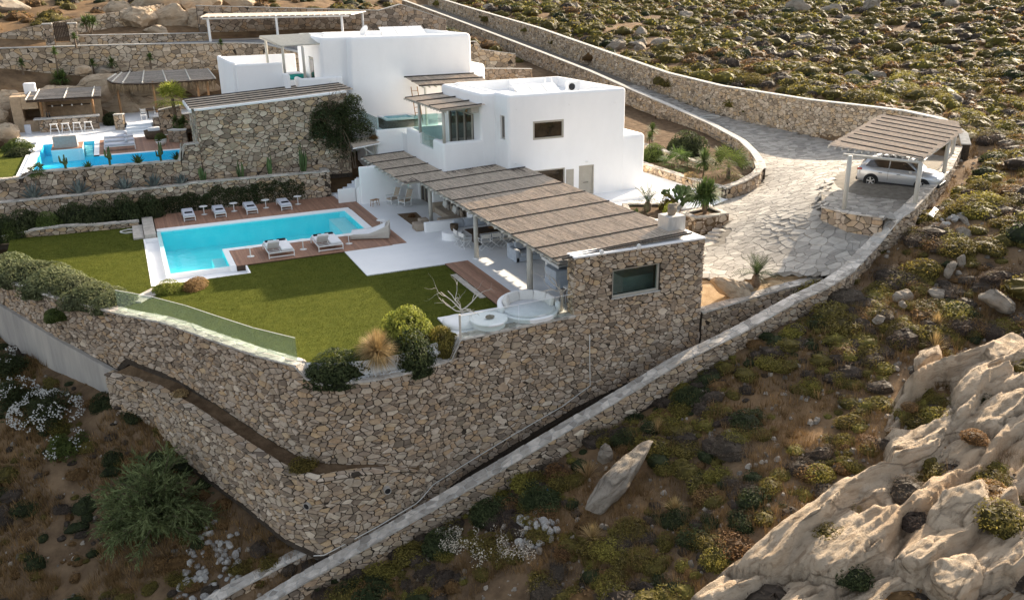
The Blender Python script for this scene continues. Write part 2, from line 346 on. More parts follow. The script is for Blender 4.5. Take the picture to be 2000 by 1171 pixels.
# ---------------------------------------------------------------- world-space things: parts written in world coordinates under an Empty at the base
WORLD = {}
def wempty(name, loc, label=None, cat=None, group=None):
    o = empty(name, loc, 0, label, cat, group); WORLD[o] = Matrix.Translation(Vector(loc)).inverted(); return o
_link = link
def link(name, me, mat=None, parent=None, loc=None, rot=None):
    o = _link(name, me, mat, parent, loc, rot)
    p = parent; inv = None
    if p is not None and p in WORLD: o.matrix_parent_inverse = WORLD[p]
    return o

# ---------------------------------------------------------------- terrain
CP = [(3,27.3,-9.0),(6,27.3,-8.1),(10,27.3,-6.8),(14,27.3,-5.4),(17.5,27.3,-4.2),(21,27.3,-2.9),(24,27.3,-2.1),(27,27.3,-1.2),(30,27.5,-.6),(33,28.8,-.2),(36,29.6,.8),(39,30.9,1.5),(43.5,33.5,1.9),(48,36.4,2.3),(53.5,40.2,2.7),
 (3,20,-9.0),(10,20,-6.4),(14,20,-5.1),(18,20,-4.0),(22,20,-3.0),(26,20,-2.0),(30,20,-1.1),(36,20,.3),(45,22,2.2),(8,24,-7.4),(16,24,-4.7),(24,24,-2.5),(32,24,-.7),
 (5,10,-7.5),(12,10,-4.9),(18,10,-3.5),(24,10,-2.3),(30,10,-1.2),(40,10,.8),(-20,0,-11),(0,0,-8),(15,0,-4),(30,0,-1),(50,0,3),
 (-3,34,-8.5),(-7.4,34,-9.1),(-2.5,37,-6.8),(-5.4,40.7,-6),(-3.6,42,-4.35),(-7.6,48,-3.75),(-12,45,-5.6),(-20,40,-9),(-15,55,-2),(-20,70,1),(0,31.4,-8.3),(0,28.8,-8.8),(3.4,30.8,-7.5),(1.6,34.2,-6.6),(-1.2,38,-5.4),(-30,30,-13),(-40,60,-4),(-40,100,8),
 (10,40,-4),(18,45,-2),(5,50,-3),(-3,52,-3),(25,45,-1.5),(30,40,-1.2),(27,34,-2.0),(35,40,-.8),(45,45,.2),(50,60,.8),(30,55,-1.5),(40,52,-.3),(20,30,-4),(12,30,-6.5),(8,29.3,-7.6),
 (-5,65,0.5),(5,70,.8),(0,80,1.6),(15,65,1),(25,65,1),(35,65,1),(42,70,.9),(42,85,3.0),(35,80,4.0),(25,80,4.5),
 (0,88,5.0),(10,87,5.5),(0,93,8.4),(20,93,8.4),(-15,90,8.3),(30,95,8.4),(40,103,6.4),(42,120,8),(45,140,9.8),(50,75,2.2),(50,100,5.2),(50,130,8.6),
 (-10,105,11.5),(10,106,11.6),(25,107,11.3),(0,125,14.5),(30,125,12.8),(-40,130,16),(30,160,15.5),(0,170,19),
 (54,48,3.5),(54,60,3.6),(54,75,4.1),(54,90,5.8),(54,108,7.9),(54,130,10.1),(62,50,3.8),(65,65,4.6),(70,85,6),(75,110,8.2),(80,140,10.6),(60,45,3.1),(70,40,4.0),(85,60,5.8),(100,90,8.2),(120,130,11.5),(60,30,3.3),(80,20,6),(110,50,8.5),(150,150,15),(60,160,13.4),(200,250,26),(60,250,26),(-60,250,30),(150,60,12),(250,100,20),(-100,100,12),(-100,20,-15),(120,-20,12),(60,-40,6)]
class TPS:
    def __init__(s, pts, reg=.3):
        P = np.array(pts, float); s.x = P[:,:2]; n = len(P)
        K = s.k(s.x, s.x) + reg*np.eye(n)*n*.0+np.eye(n)*reg
        A = np.zeros((n+3, n+3)); A[:n,:n] = K; A[:n,n] = 1; A[:n,n+1:] = s.x; A[n,:n] = 1; A[n+1:,:n] = s.x.T
        s.w = np.linalg.solve(A, np.concatenate([P[:,2], np.zeros(3)]))
    def k(s, a, b):
        d2_ = ((a[:,None,:]-b[None,:,:])**2).sum(-1); return .5*d2_*np.log(d2_+1e-9)
    def __call__(s, X):
        X = np.atleast_2d(np.array(X, float)); out = np.zeros(len(X)); n = len(s.x)
        for i in range(0, len(X), 4000):
            b = X[i:i+4000]; out[i:i+4000] = s.k(b, s.x)@s.w[:n] + s.w[n] + b@s.w[n+1:]
        return out
tps = TPS(CP)
def in_poly(X, poly):
    X = np.atleast_2d(X); r = np.zeros(len(X), bool); n = len(poly); j = n-1
    for i in range(n):
        xi, yi = poly[i]; xj, yj = poly[j]
        c = ((yi > X[:,1]) != (yj > X[:,1])) & (X[:,0] < (xj-xi)*(X[:,1]-yi)/((yj-yi) or 1e-9)+xi)
        r ^= c; j = i
    return r
RET = [(-7.2,49),(-4.5,44.4),(-1.6,40.4),(.25,38.2),(1.7,35.6),(3.35,32.7),(4.6,31.0),(5.8,30.3),(7.2,29.9),(8.8,29.9),(11.2,30.6),(16.7,30.9),(23.6,30.9),(30.6,30.6)]
CLAMPS = [(RET+[(30,49),(24,60),(-7.4,60)], -1.2), ([(24,31),(30.5,30.8),(35,31.8),(50.5,40.5),(52.5,52),(48,75),(34,60),(24,60)], -1.0+.3),
          ([(-9,60),(36,56),(36,90),(-9,86)], 1.2), ([(-9,86),(33,86),(33,91.5),(-30,91.5),(-30,86)], 8.3), ([(36,32),(38.8,33),(46,37.2),(51,41),(52,57),(46.5,57),(36,46)], .9), ([(46.5,57),(52.4,57),(52.4,75),(46.5,75)], 1.2)]
def vnoise(p, sc, oc=4):
    return noise.fractal((p[0]*sc, p[1]*sc, (p[2] if len(p) > 2 else 0)*sc), 1.0, 2.1, oc)
ESTATE = RET + [(35.3,31.4),(37.2,31.3),(45.9,36.4),(51,39.9),(52.9,43.5),(52.8,60),(52.8,150),(47,150),(47,100),(33,98),(-30,98),(-30,90),(-9,86),(-9,60),(-7.4,58)]
def ground_z(X, rough=True):
    X = np.atleast_2d(np.array(X, float)); z = tps(X)
    ins = in_poly(X, ESTATE)
    if rough:
        nz = np.array([0 if ins[i] else .30*vnoise((x[0], x[1], 0), .22, 3)+.10*vnoise((x[0], x[1], 7), .9, 2) for i, x in enumerate(X)])
        z = z+nz
    q = in_poly(X, [(47,55),(52.6,55),(52.6,155),(47,155)])
    z[q] = np.minimum(z[q], np.interp(X[q,1], [45,55,68,77,87,98,108,131,152], [1.0,1.1,1.5,2.4,3.5,4.7,5.9,8.5,10.7]))
    for poly, zm in CLAMPS:
        q = in_poly(X, poly); z[q] = np.minimum(z[q], zm)
    return z
def gz1(x, y): return float(ground_z([(x, y)])[0])
def ranges(*segs):
    out = []
    for a, b, st in segs: out += list(np.arange(a, b, st))
    return np.array(out+[segs[-1][1]])
gx = ranges((-160,-24,6),(-24,62,.75),(62,112,2),(112,320,9)); gy = ranges((-40,6,4),(6,62,.75),(62,150,1.8),(150,420,14))
XX, YY = np.meshgrid(gx, gy); G = np.stack([XX.ravel(), YY.ravel()], 1); GZ = ground_z(G)
nx, ny = len(gx), len(gy)
tm = bpy.data.meshes.new('ground')
idx = np.arange(nx*ny).reshape(ny, nx)
fc = np.stack([idx[:-1,:-1].ravel(), idx[:-1,1:].ravel(), idx[1:,1:].ravel(), idx[1:,:-1].ravel()], 1)
tm.from_pydata(np.column_stack([G, GZ]).tolist(), [], fc.tolist())
tm.polygons.foreach_set('use_smooth', [True]*len(tm.polygons))
def groundmat():
    m = mat('dry hillside earth', (.10,.066,.04), (.215,.145,.086), .9, .97, 1.0, 6, detail=12, spec=.05)
    n = m.node_tree.nodes; l = m.node_tree.links; p = n['Principled BSDF']
    tc = [x for x in n if x.type == 'TEX_COORD'][0]
    base = p.inputs['Base Color'].links[0].from_socket
    t2 = n.new('ShaderNodeTexNoise'); t2.inputs['Scale'].default_value = .16; t2.inputs['Detail'].default_value = 8; t2.inputs['Roughness'].default_value = .7; l.new(tc.outputs['Object'], t2.inputs['Vector'])
    r3 = n.new('ShaderNodeValToRGB'); r3.color_ramp.elements[0].position = .50; r3.color_ramp.elements[1].position = .68; r3.color_ramp.elements[0].color = (0,0,0,1); r3.color_ramp.elements[1].color = (1,1,1,1)
    l.new(t2.outputs['Fac'], r3.inputs['Fac'])
    m3 = n.new('ShaderNodeMix'); m3.data_type = 'RGBA'; l.new(r3.outputs['Color'], m3.inputs['Factor']); l.new(base, m3.inputs[6]); m3.inputs[7].default_value = (.25,.155,.08,1)
    l.new(m3.outputs[2], p.inputs['Base Color']); return m
M['ground'] = groundmat()
tag(link('ground', tm, M['ground']), kind='structure')

# ---------------------------------------------------------------- irregular stone cells
def clip(poly, nx_, ny_, c):
    """keep the side nx*s+ny*t <= c"""
    out = []; n = len(poly)
    for i in range(n):
        a = poly[i]; b = poly[(i+1) % n]
        da = nx_*a[0]+ny_*a[1]-c; db = nx_*b[0]+ny_*b[1]-c
        if da <= 0: out.append(a)
        if (da < 0 < db) or (db < 0 < da):
            k = da/(da-db); out.append((a[0]+(b[0]-a[0])*k, a[1]+(b[1]-a[1])*k))
    return out
def cells(s0, s1, t0, t1, cw, ch, seed, lo=None, hi=None, keep=None, holes=(), jit=.46, wt=.45, split=.34):
    rnd = random.Random(seed); ni = int((s1-s0)/cw)+3; nj = int((t1-t0)/ch)+3
    seeds = {}
    for j in range(-1, nj):
        off = rnd.random()*.9
        for i in range(-1, ni):
            seeds[i, j] = (s0+(i+.5+off*.6+rnd.uniform(-jit, jit))*cw, t0+(j+.5+rnd.uniform(-jit, jit))*ch, rnd.uniform(-wt, wt)*cw*ch)
    out = []; asp = cw/ch
    for (i, j), (s, t, wgt) in seeds.items():
        if s < s0-cw or s > s1+cw: continue
        if keep and not keep(s, t): continue
        l_ = lo(s) if lo else t0; h_ = hi(s) if hi else t1
        if t < l_-ch*.7 or t > h_+ch*.7: continue
        P = [(s-2*cw, t-2*ch), (s+2*cw, t-2*ch), (s+2*cw, t+2*ch), (s-2*cw, t+2*ch)]
        for dj in (0, -1, 1):
            for di in (-1, 1, 0, -2, 2):
                if di == 0 and dj == 0: continue
                q = seeds.get((i+di, j+dj))
                if not q: continue
                # anisotropic metric: t stretched by asp
                ds = q[0]-s; dt = (q[1]-t)*asp
                c = (ds*ds+dt*dt-(q[2]-wgt)*asp)/2
                # ds*(S-s)+dt*(T-t)*asp <= c
                P = clip(P, ds, dt*asp, c+ds*s+dt*asp*t)
                if len(P) < 3: break
            if len(P) < 3: break
        if len(P) < 3: continue
        P = clip(P, -1, 0, -s0); P = clip(P, 1, 0, s1) if len(P) > 2 else P
        if len(P) > 2 and lo:
            e = .05; g = (lo(s+e)-lo(s-e))/(2*e); P = clip(P, g, -1, g*s-lo(s))
        elif len(P) > 2: P = clip(P, 0, -1, -t0)
        if len(P) > 2 and hi:
            e = .05; g = (hi(s+e)-hi(s-e))/(2*e); P = clip(P, -g, 1, -g*s+hi(s))
        elif len(P) > 2: P = clip(P, 0, 1, t1)
        if len(P) < 3: continue
        cs = sum(p[0] for p in P)/len(P); ct = sum(p[1] for p in P)/len(P); dead = False
        for (a0, a1, b0, b1) in holes:
            if a0 < cs < a1 and b0 < ct < b1: dead = True; break
            if max(p[0] for p in P) > a0 and min(p[0] for p in P) < a1 and max(p[1] for p in P) > b0 and min(p[1] for p in P) < b1:
                ds_ = [(cs-a1, (-1,0,-a1)), (a0-cs, (1,0,a0)), (ct-b1, (0,-1,-b1)), (b0-ct, (0,1,b0))]
                P = clip(P, *max(ds_)[1])
                if len(P) < 3: dead = True; break
        if dead: continue
        ar = abs(sum(P[k][0]*P[(k+1)%len(P)][1]-P[(k+1)%len(P)][0]*P[k][1] for k in range(len(P))))/2
        if ar < cw*ch*.06: continue
        if ar > cw*ch*.75 and rnd.random() < split:
            a_ = rnd.gauss(0,.35)+(math.pi/2 if rnd.random() < .45 else 0); nx_, ny_ = math.sin(a_), math.cos(a_); c_ = nx_*(cs+rnd.uniform(-.2,.2)*cw)+ny_*(ct+rnd.uniform(-.2,.2)*ch)
            Q = [clip(P, nx_, ny_, c_), clip(P, -nx_, -ny_, -c_)]
        else: Q = [P]
        for P in Q:
            if len(P) < 3: continue
            ar = abs(sum(P[k][0]*P[(k+1)%len(P)][1]-P[(k+1)%len(P)][0]*P[k][1] for k in range(len(P))))/2
            if ar > cw*ch*.07: out.append((P, ar))
    return out
def stone_verts(P, mapf, rnd, gap, h0, h1, flat=False, deep=-.03):
    n = len(P); cs = sum(p[0] for p in P)/n; ct = sum(p[1] for p in P)/n
    rad = max(.03, min(math.hypot(p[0]-cs, p[1]-ct) for p in P))
    k = max(.6, 1-gap/rad); h = rnd.uniform(h0, h1); a = rnd.uniform(-.12, .12)*(h1-h0+.02)*6; b = rnd.uniform(-.12, .12)*(h1-h0+.02)*6
    rings = []
    if flat: spec_ = ((k, deep), (k, h-.008), (k*.965, h))
    else: spec_ = ((k, deep), (k*.99, h*.6), (k*rnd.uniform(.78, .93), h))
    vs_ = []
    for q, (sc, d) in enumerate(spec_):
        for p in P:
            ds = (p[0]-cs)*sc; dt = (p[1]-ct)*sc; jj = 1 if flat or q == 0 else rnd.uniform(.93, 1.05)
            dd = d + ((a*ds+b*dt) if q else 0) + (0 if (flat or q < 2) else rnd.uniform(-.008, .008))
            vs_.append(mapf(cs+ds*jj, ct+dt*jj, dd))
    fs_ = [(r_*n+i, r_*n+(i+1)%n, (r_+1)*n+(i+1)%n, (r_+1)*n+i) for r_ in (0, 1) for i in range(n)] + [tuple(range(2*n, 3*n))]
    return vs_, fs_, (cs, ct)
def tone_pick(rnd):
    u = rnd.random()
    if u < .03: return rnd.uniform(.9, 1.0)
    if u < .18: return rnd.uniform(.0, .2)
    return min(.88, max(.05, rnd.gauss(.48, .2)))
def lay(parent, polys, mapf, m, name, stuff, gap=.015, h=(.0,.08), nsep=300, seed=1, flat=False, minpx=9.0, tonef=tone_pick, flip=False):
    """stones as parts: the largest in view singly, the rest joined"""
    rnd = random.Random(seed); items = []
    for P, ar in polys:
        if flip: P = P[::-1]
        vs_, fs_, c = stone_verts(P, mapf, rnd, gap, h[0], h[1], flat)
        d = (Vector(vs_[-1])-CAM_LOC).length
        items.append((math.sqrt(ar)*1666/d, vs_, fs_, tonef(rnd)))
    items.sort(key=lambda q: -q[0])
    rest = MB(); k = 0
    for px, vs_, fs_, tn in items:
        if k < nsep and px >= minpx:
            b = MB(); b.cur = tn; b.add(vs_, fs_); o = b.build(name, m, parent); k += 1
        else:
            rest.cur = tn; rest.add(vs_, fs_)
    if rest.v:
        o = rest.build(stuff, m, parent); o['kind'] = 'stuff'
class Path:
    """polyline with values (z bottom, z top) along it, optionally smoothed"""
    def __init__(s, pts, smooth=False):
        pts = [tuple(map(float, p)) for p in pts]
        if smooth:
            out = []
            for i in range(len(pts)-1):
                p0 = pts[max(i-1,0)]; p1 = pts[i]; p2 = pts[i+1]; p3 = pts[min(i+2,len(pts)-1)]
                for k in range(6):
                    t = k/6; out.append(tuple(.5*((2*b)+(-a+c)*t+(2*a-5*b+4*c-d)*t*t+(-a+3*b-3*c+d)*t**3) for a, b, c, d in zip(p0, p1, p2, p3)))
            pts = out+[pts[-1]]
        s.p = np.array(pts); d = np.hypot(np.diff(s.p[:,0]), np.diff(s.p[:,1])); s.s = np.concatenate([[0], np.cumsum(d)]); s.L = float(s.s[-1])
        t = np.gradient(s.p[:,:2], axis=0); t /= np.linalg.norm(t, axis=1)[:,None]; s.n = np.stack([t[:,1], -t[:,0]], 1)   # right-hand normal
    def at(s, q, k): return float(np.interp(q, s.s, s.p[:,k]))
    def pos(s, q, off=0.0):
        return (s.at(q,0)+float(np.interp(q, s.s, s.n[:,0]))*off, s.at(q,1)+float(np.interp(q, s.s, s.n[:,1]))*off)
def strip(path, o0, o1, zlo, zhi, step=.5, smax=None):
    """solid strip along a path between offsets o0<o1 and heights"""
    Lm = smax or path.L; n = max(2, int(Lm/step)+1); b = MB(); vs_ = []
    for i in range(n):
        q = Lm*i/(n-1); a = path.pos(q, o0); c = path.pos(q, o1); l_, h_ = zlo(q), zhi(q)
        vs_ += [(*a, l_), (*c, l_), (*c, h_), (*a, h_)]
    fs_ = []
    for i in range(n-1):
        k = i*4; fs_ += [(k+a, k+(a+1)%4, k+4+(a+1)%4, k+4+a)[::-1] for a in range(4)]
    fs_ += [(0,1,2,3), (4*n-1,4*n-2,4*n-3,4*n-4)]
    return b.add(vs_, fs_)
def stone_wall(label, pts, thick=.5, cell=(.34,.23), smooth=False, faces='r', cap='stone', capstone='capstone', seed=1, nsep=300, group=None, name='stone_wall', cat='stone wall', batter=0.0, holes=(), capw=.06, caph=.06, tail=0.0, cap_to=None, capmat=None, parent=None, minpx=9.0):
    """pts: (x, y, zbase, ztop). right-hand face at offset 0, body extends to the left (-thick)"""
    P = Path(pts, smooth); zb = lambda q: P.at(q,2); zt = lambda q: P.at(q,3)
    t = parent or wempty(name, (pts[0][0], pts[0][1], pts[0][2]), label, cat, group)
    t['kind'] = 'thing'
    if not holes: strip(P, -thick, -.035, lambda q: zb(q)-.3, zt).build('mortar_core', M['mortar'], t)
    zmin = min(p[2] for p in pts); zmax = max(p[3] for p in pts)
    def mr(s, z, d): 
        x, y = P.pos(s, d-.03+batter*(zt(s)-z)); return (x, y, z)
    if batter:
        b = MB(); n = int(P.L/.5)+2; vs_ = []
        for i in range(n):
            q = P.L*i/(n-1); a = P.pos(q, -.05); c = P.pos(q, -.045+batter*(zt(q)-zb(q))); vs_ += [(*a, zt(q)-.02), (*c, zb(q)-.3), (*P.pos(q, -.3), zb(q)-.3)]
        b.add(vs_, [f for i in range(n-1) for f in ((3*i,3*i+1,3*i+4,3*i+3),(3*i+1,3*i+2,3*i+5,3*i+4),(3*i+2,3*i,3*i+3,3*i+5))]).build('mortar_footing', M['mortar'], t)
    if 'r' in faces:
        lay(t, cells(0, P.L, zmin, zmax, *cell, seed, zb, zt, holes=holes), mr, M['stone'], 'stone', 'stone_facing', seed=seed, nsep=nsep, minpx=minpx, flip=False)
    if 'l' in faces:
        def ml(s, z, d): x, y = P.pos(s, -thick-d+.03); return (x, y, z)
        lay(t, cells(0, P.L, zmin, zmax, *cell, seed+50, zb, zt), ml, M['stone'], 'stone', 'stone_facing', seed=seed+3, nsep=nsep//3, minpx=minpx, flip=True)
    if cap == 'stone':
        w_ = thick+2*capw
        strip(P, -thick-capw+.02, capw-.02, lambda q: zt(q)-.03, lambda q: zt(q)+caph*.6, smax=cap_to).build('cap_bed', M['capmortar' if capstone == 'capstone' else 'mortar'], t)
        def mc(s, u, d): x, y = P.pos(s, capw-u); return (x, y, zt(s)+caph*.6+d)
        lay(t, cells(0, cap_to or P.L, 0, w_, .42, w_/max(1, round(w_/.3)), seed+9, jit=.3), mc, M[capstone], 'cap_stone', 'cap_facing', gap=.02, h=(.005,.03), nsep=nsep//2, seed=seed+7, flat=True, minpx=minpx, tonef=(tone_pick if capstone == 'stone' else (lambda r: r.random())))
    elif cap == 'plain':
        strip(P, -thick-capw, capw, lambda q: zt(q)-.02, lambda q: zt(q)+caph).build('coping', capmat or M['capmortar'], t, bevel=.02)
    return t
# ================================================================ stone walls
RW = [(-9.3,52.6,-1.3,0),(-7.2,49,-1.5,0),(-4.5,44.4,-2.2,0),(-2.1,41.1,-2.9,0),(-1.6,40.4,-2.2,0),(.25,38.2,-2.6,0),(1.7,35.6,-3.05,0),(3.35,32.7,-3.7,0),(4.6,31.0,-4.2,-.02),(5.05,30.6,-4.3,-.72),(5.85,30.25,-4.35,-.75),(7.2,29.95,-4.6,-.75),(8.8,29.95,-7.0,-.75),(10.0,30.2,-6.8,-.75),(11.1,30.55,-6.4,-.75),(11.13,30.552,-6.4,0),(16.68,30.86,-4.5,0),(23.55,30.9,-2.9,0)]
stone_wall('tall rubble retaining wall with rounded corner carrying the lawn and terrace', RW, thick=.55, cell=(.31,.168), seed=11, nsep=300, name='retaining_wall', cat='retaining wall', cap_to=Path(RW).s[-2]+.1)
stone_wall('lower tier of rubble wall stepping out at the foot of the retaining wall', [(-2.6,40.6,-4.6,-2.9),(-1.0,38.7,-5.2,-3.0),(.55,35.3,-5.9,-3.1),(2.0,32.7,-6.4,-3.6),(3.35,30.3,-7.1,-4.0),(4.6,29.2,-7.6,-4.2),(6.2,29.2,-7.6,-4.3),(8.0,29.5,-7.0,-4.75),(9.2,29.85,-6.8,-5.3)], thick=.45, cell=(.31,.165), capstone='stone', seed=13, nsep=300, name='tier_wall', cat='stone wall')
# soil on the tier
tier_soil = MB(); A_ = [(-2.4,40.6,-3.0),(-.9,38.7,-3.05),(.7,35.4,-3.2),(2.2,32.8,-3.7),(3.5,30.5,-4.08),(4.8,29.45,-4.3),(9.0,29.9,-5.2)]; B_ = [(-1.2,40.2,-2.4),(.6,38.2,-2.7),(2.0,35.7,-3.1),(3.7,32.8,-3.75),(4.9,31.1,-4.2),(6,30.5,-4.25),(9,30.3,-4.6)]
tier_soil.add(A_+B_, [(i,i+1,i+8,i+7) for i in range(6)])
tag(tier_soil.build('soil_bed', M['soil']), kind='structure')
# bare concrete footing wall at the far left
cw = wempty('concrete_wall', (-7.3,49,-4.5), 'stained bare concrete wall under the rubble wall at the left', 'concrete wall'); cw['kind'] = 'thing'
P_ = Path([(-9.5,52.6,-4.4,-1.2),(-7.3,48.9,-4.4,-1.45),(-4.6,44.3,-5.0,-2.15),(-2.2,41.0,-5.2,-3.0)])
strip(P_, -.5, .06, lambda q: P_.at(q,2), lambda q: P_.at(q,3)).build('wall', M['concrete'], cw, bevel=.02)
# end wall of the covered terrace, with its picture window
ew = wempty('stone_end_wall', (20,30.9,-4.5), 'rubble end wall of the covered terrace with a wide picture window', 'stone wall'); ew['kind'] = 'thing'
HOLE = (18.66,21.15,.50,1.82)
EP = Path([(16.72,30.9,.0,2.62),(23.55,30.9,0,2.62)])
for b in ((16.72,18.66,30.935,31.45,.0,2.62),(21.15,23.5,30.935,31.45,.0,2.62),(18.66,21.15,30.935,31.45,.0,.50),(18.66,21.15,30.935,31.45,1.82,2.62)):
    boxpart('mortar_core', M['mortar'], ew, b)
lay(ew, cells(0, EP.L, 0, 2.62, .31,.168, 21, lambda q: EP.at(q,2), lambda q: EP.at(q,3), holes=[(HOLE[0]-16.72,HOLE[1]-16.72,HOLE[2],HOLE[3])]), lambda s, z, d: (16.72+s, 30.93-d, z), M['stone'], 'stone', 'stone_facing', seed=22)
# narrow end faces
for x, sg, y1 in ((16.72,-1,31.45),(23.5,1,34.5)):
    lay(ew, cells(0, y1-30.9, -.6 if sg > 0 else 0, 2.62, .3,.22, 23+sg), lambda s, z, d, x=x, sg=sg: (x+sg*d, (31.0+s if sg > 0 else y1-s), z), M['stone'], 'stone', 'stone_facing', seed=24+sg, nsep=40)
boxpart('mortar_core', M['mortar'], ew, (22.95,23.49,31.45,34.5,-2,2.62))
wf = MB()
for b in ((18.66,18.74,30.99,31.12,.5,1.82),(21.05,21.15,30.99,31.12,.5,1.82),(18.74,21.05,30.99,31.12,.5,.6),(18.74,21.05,30.99,31.12,1.75,1.82)): wf.box(*b)
win = wf.build('window', M['frame'], ew, bevel=.008)
boxpart('pane', M['glassblue'], win, (18.72,21.07,31.05,31.062,.58,1.77)).matrix_parent_inverse = Matrix.Identity(4)
boxpart('sill', M['capmortar'], win, (18.62,21.2,30.86,30.99,.46,.502), bevel=.01)
boxpart('coping', M['white'], ew, (16.7,23.56,30.88,31.6,2.62,2.72), bevel=.03)
boxpart('roof_slab', M['white'], ew, (22.3,23.56,31.602,34.7,2.60,2.72), bevel=.03)
for x in (18.0,19.9):
    o = MB().cyl((x,30.84,2.80),(x,30.76,2.80),.10,n=14).build('spot_lamp', M['paintwhite'], ew)
# garden bed wall right of the pavilion
stone_wall('rubble bed wall with pale cap between pavilion and boundary wall', [(23.62,30.85,-3.1,-1.0),(27,30.8,-2.1,-.66),(30.6,30.55,-1.2,-.26)], thick=.5, cell=(.31,.17), seed=31, nsep=200, name='bed_wall', cat='stone wall')
# long boundary wall running up the slope
stone_wall('long low boundary wall with pale cap climbing the slope to the carport', [(1.2,28.2,-9.9,-8.75),(2.9,28.4,-9.4,-8.2),(5.8,28.4,-8.5,-7.25),(9.75,28.4,-7.2,-5.95),(13.9,28.4,-5.8,-4.5),(17.4,28.4,-4.5,-3.25),(20.8,28.4,-3.2,-2.0),(24,28.4,-2.4,-1.2),(27.2,28.5,-1.5,-.25),(29.2,28.6,-1.0,.15),(31.2,29.3,-.8,.33),(33.2,30.3,-.4,.62),(34.8,31.0,.1,.98),(35.7,30.95,.5,2.0),(36.9,31.05,.9,2.45),(41.5,33.7,1.5,2.7),(45.8,36.3,1.8,2.82),(51.0,39.9,2.2,3.15)], thick=.6, cell=(.34,.16), faces='rl', seed=41, nsep=300, name='boundary_wall', cat='boundary wall')
stone_wall('short low stone wall below the boundary wall at the bottom edge', [(-.6,29.0,-9.8,-8.6),(1.2,29.5,-9.3,-8.25),(4.7,29.9,-8.7,-7.55)], thick=.5, cell=(.34,.22), seed=43, nsep=80, name='stone_wall')
# planting walls behind the pool
stone_wall('ivy covered rubble wall behind the row of pool loungers', [(-8.3,59.7,-.5,1.72),(3.2,59.7,-.3,1.72),(3.21,59.7,-.3,1.80),(12.6,59.5,-.2,1.75)], thick=.45, cell=(.34,.22), seed=51, nsep=150)
stone_wall('short return of rubble wall beside the white stair', [(12.62,59.5,-.2,1.75),(12.63,61,0,1.75)], thick=.4, cell=(.34,.22), seed=52, nsep=20)
stone_wall('low curving rubble kerb under the dark hedge left of the pool', [(-8.5,57.9,-.4,.12),(-7.6,57.6,-.4,.15),(-5,57.2,-.4,.42),(-2.2,57.05,-.4,.3),(-.1,57.0,-.3,.25)], thick=.4, cell=(.36,.2), seed=53, nsep=60, smooth=True)
stone_wall('rubble wall along the near edge of the upper pool', [(-8.4,61.0,1.0,2.9),(-6.25,61,1.2,2.9),(-6.24,61,1.2,3.18),(3.15,61,1.3,3.12),(3.16,61,1.3,4.15),(4.38,61,1.4,4.18)], thick=.45, cell=(.36,.24), seed=54, nsep=260)
stone_wall('tall rubble wall of the storage block beneath the slatted roof', [(4.4,66.8,2.5,6.3),(4.4,61,1.3,6.3),(14.6,61,1.2,6.9)], thick=.5, cell=(.42,.24), seed=55, nsep=300, cap='plain', capmat=M['white'], caph=.12)
# far walls
stone_wall('long rubble retaining wall below the upper road', [(-34,91,5,9.2),(-12,90.3,4.5,9.35),(0,90,4.5,9.3),(11,89.9,5,9.1),(13.5,88.8,5,8.95),(15.5,85.5,5,8.4),(17.5,81.5,5,7.8)], thick=.5, cell=(.50,.34), seed=61, nsep=0, cap='plain', caph=.08)
stone_wall('low rubble wall beside the timber gate on the upper road', [(-2.7,92.6,8.9,10.15),(9.0,93.6,8.9,9.95)], thick=.4, cell=(.46,.3), seed=62, nsep=0, cap='plain')
stone_wall('rubble wall behind the slatted parking shelter on the upper road', [(8.6,98.3,8.8,12.5),(27.9,98,8.8,11.6),(30.5,98,8.6,12.2),(36,98.5,7.5,10.4)], thick=.5, cell=(.55,.36), seed=63, nsep=0, cap='plain')
stone_wall('rough dry stone wall along the hillside at the far left', [(-22,97,8.5,10.2),(-9.5,96.5,8.6,10.4),(-5.3,96,8.8,11.2),(2,100,10,12.2),(6,104,11,12.8)], thick=.6, cell=(.5,.3), seed=64, nsep=0, cap=None)
stone_wall('tall outer wall of the driveway with white cap', [(52.3,152,11.0,12.9),(52.3,131,8.8,10.85),(52.3,108,6.3,8.75),(52.3,87.5,4.0,6.36),(52.3,77,2.8,5.15),(52.3,68,1.9,4.62),(52.3,56,1.4,4.52),(52.35,49.5,1.4,4.66),(52.6,46.5,1.6,4.66),(53.0,43.6,2.0,4.4),(52.2,41.2,2.2,3.8),(51.1,40.0,2.3,3.3)], thick=.5, cell=(.37,.225), seed=65, nsep=0, cap='plain', caph=.07)
stone_wall('inner wall of the driveway with white cap above the house garden', [(47.5,152,8,12.2),(47.5,130,6.5,9.9),(47.5,114,5,8.2),(47.5,98,3.6,6.45),(47.5,85,2.6,5.0),(48.1,77,1.8,3.65),(47.9,70,1.2,2.85),(46.7,62,.9,2.25),(44.3,54.6,.8,2.0),(42.2,50.6,.7,1.9),(40.6,47.9,.6,1.75),(39.4,46.3,.5,1.68)], thick=.45, cell=(.37,.225), seed=66, nsep=0, cap='plain', caph=.07)
stone_wall('curved end of the driveway wall enclosing the palm bed', [(35.2,44.3,.2,1.15),(36.7,44.5,.3,1.35),(38.3,45.0,.5,1.62),(39.6,46.1,.7,1.7),(40.9,47.9,.9,1.78)], thick=.45, cell=(.36,.25), seed=67, nsep=120, name='planter_wall')
stone_wall('low rubble wall between the white patio and the palm bed', [(35.5,58.5,.2,1.0),(35.4,50,.2,.95),(35.2,44.35,.2,1.1)], thick=.35, cell=(.4,.25), seed=68, nsep=80, name='planter_wall')
stone_wall('second low terrace wall among the garden palms', [(37.3,62,.5,1.9),(37.6,56,.6,1.7),(38.0,50.5,.6,1.35)], thick=.35, cell=(.42,.28), seed=69, nsep=0, name='planter_wall')
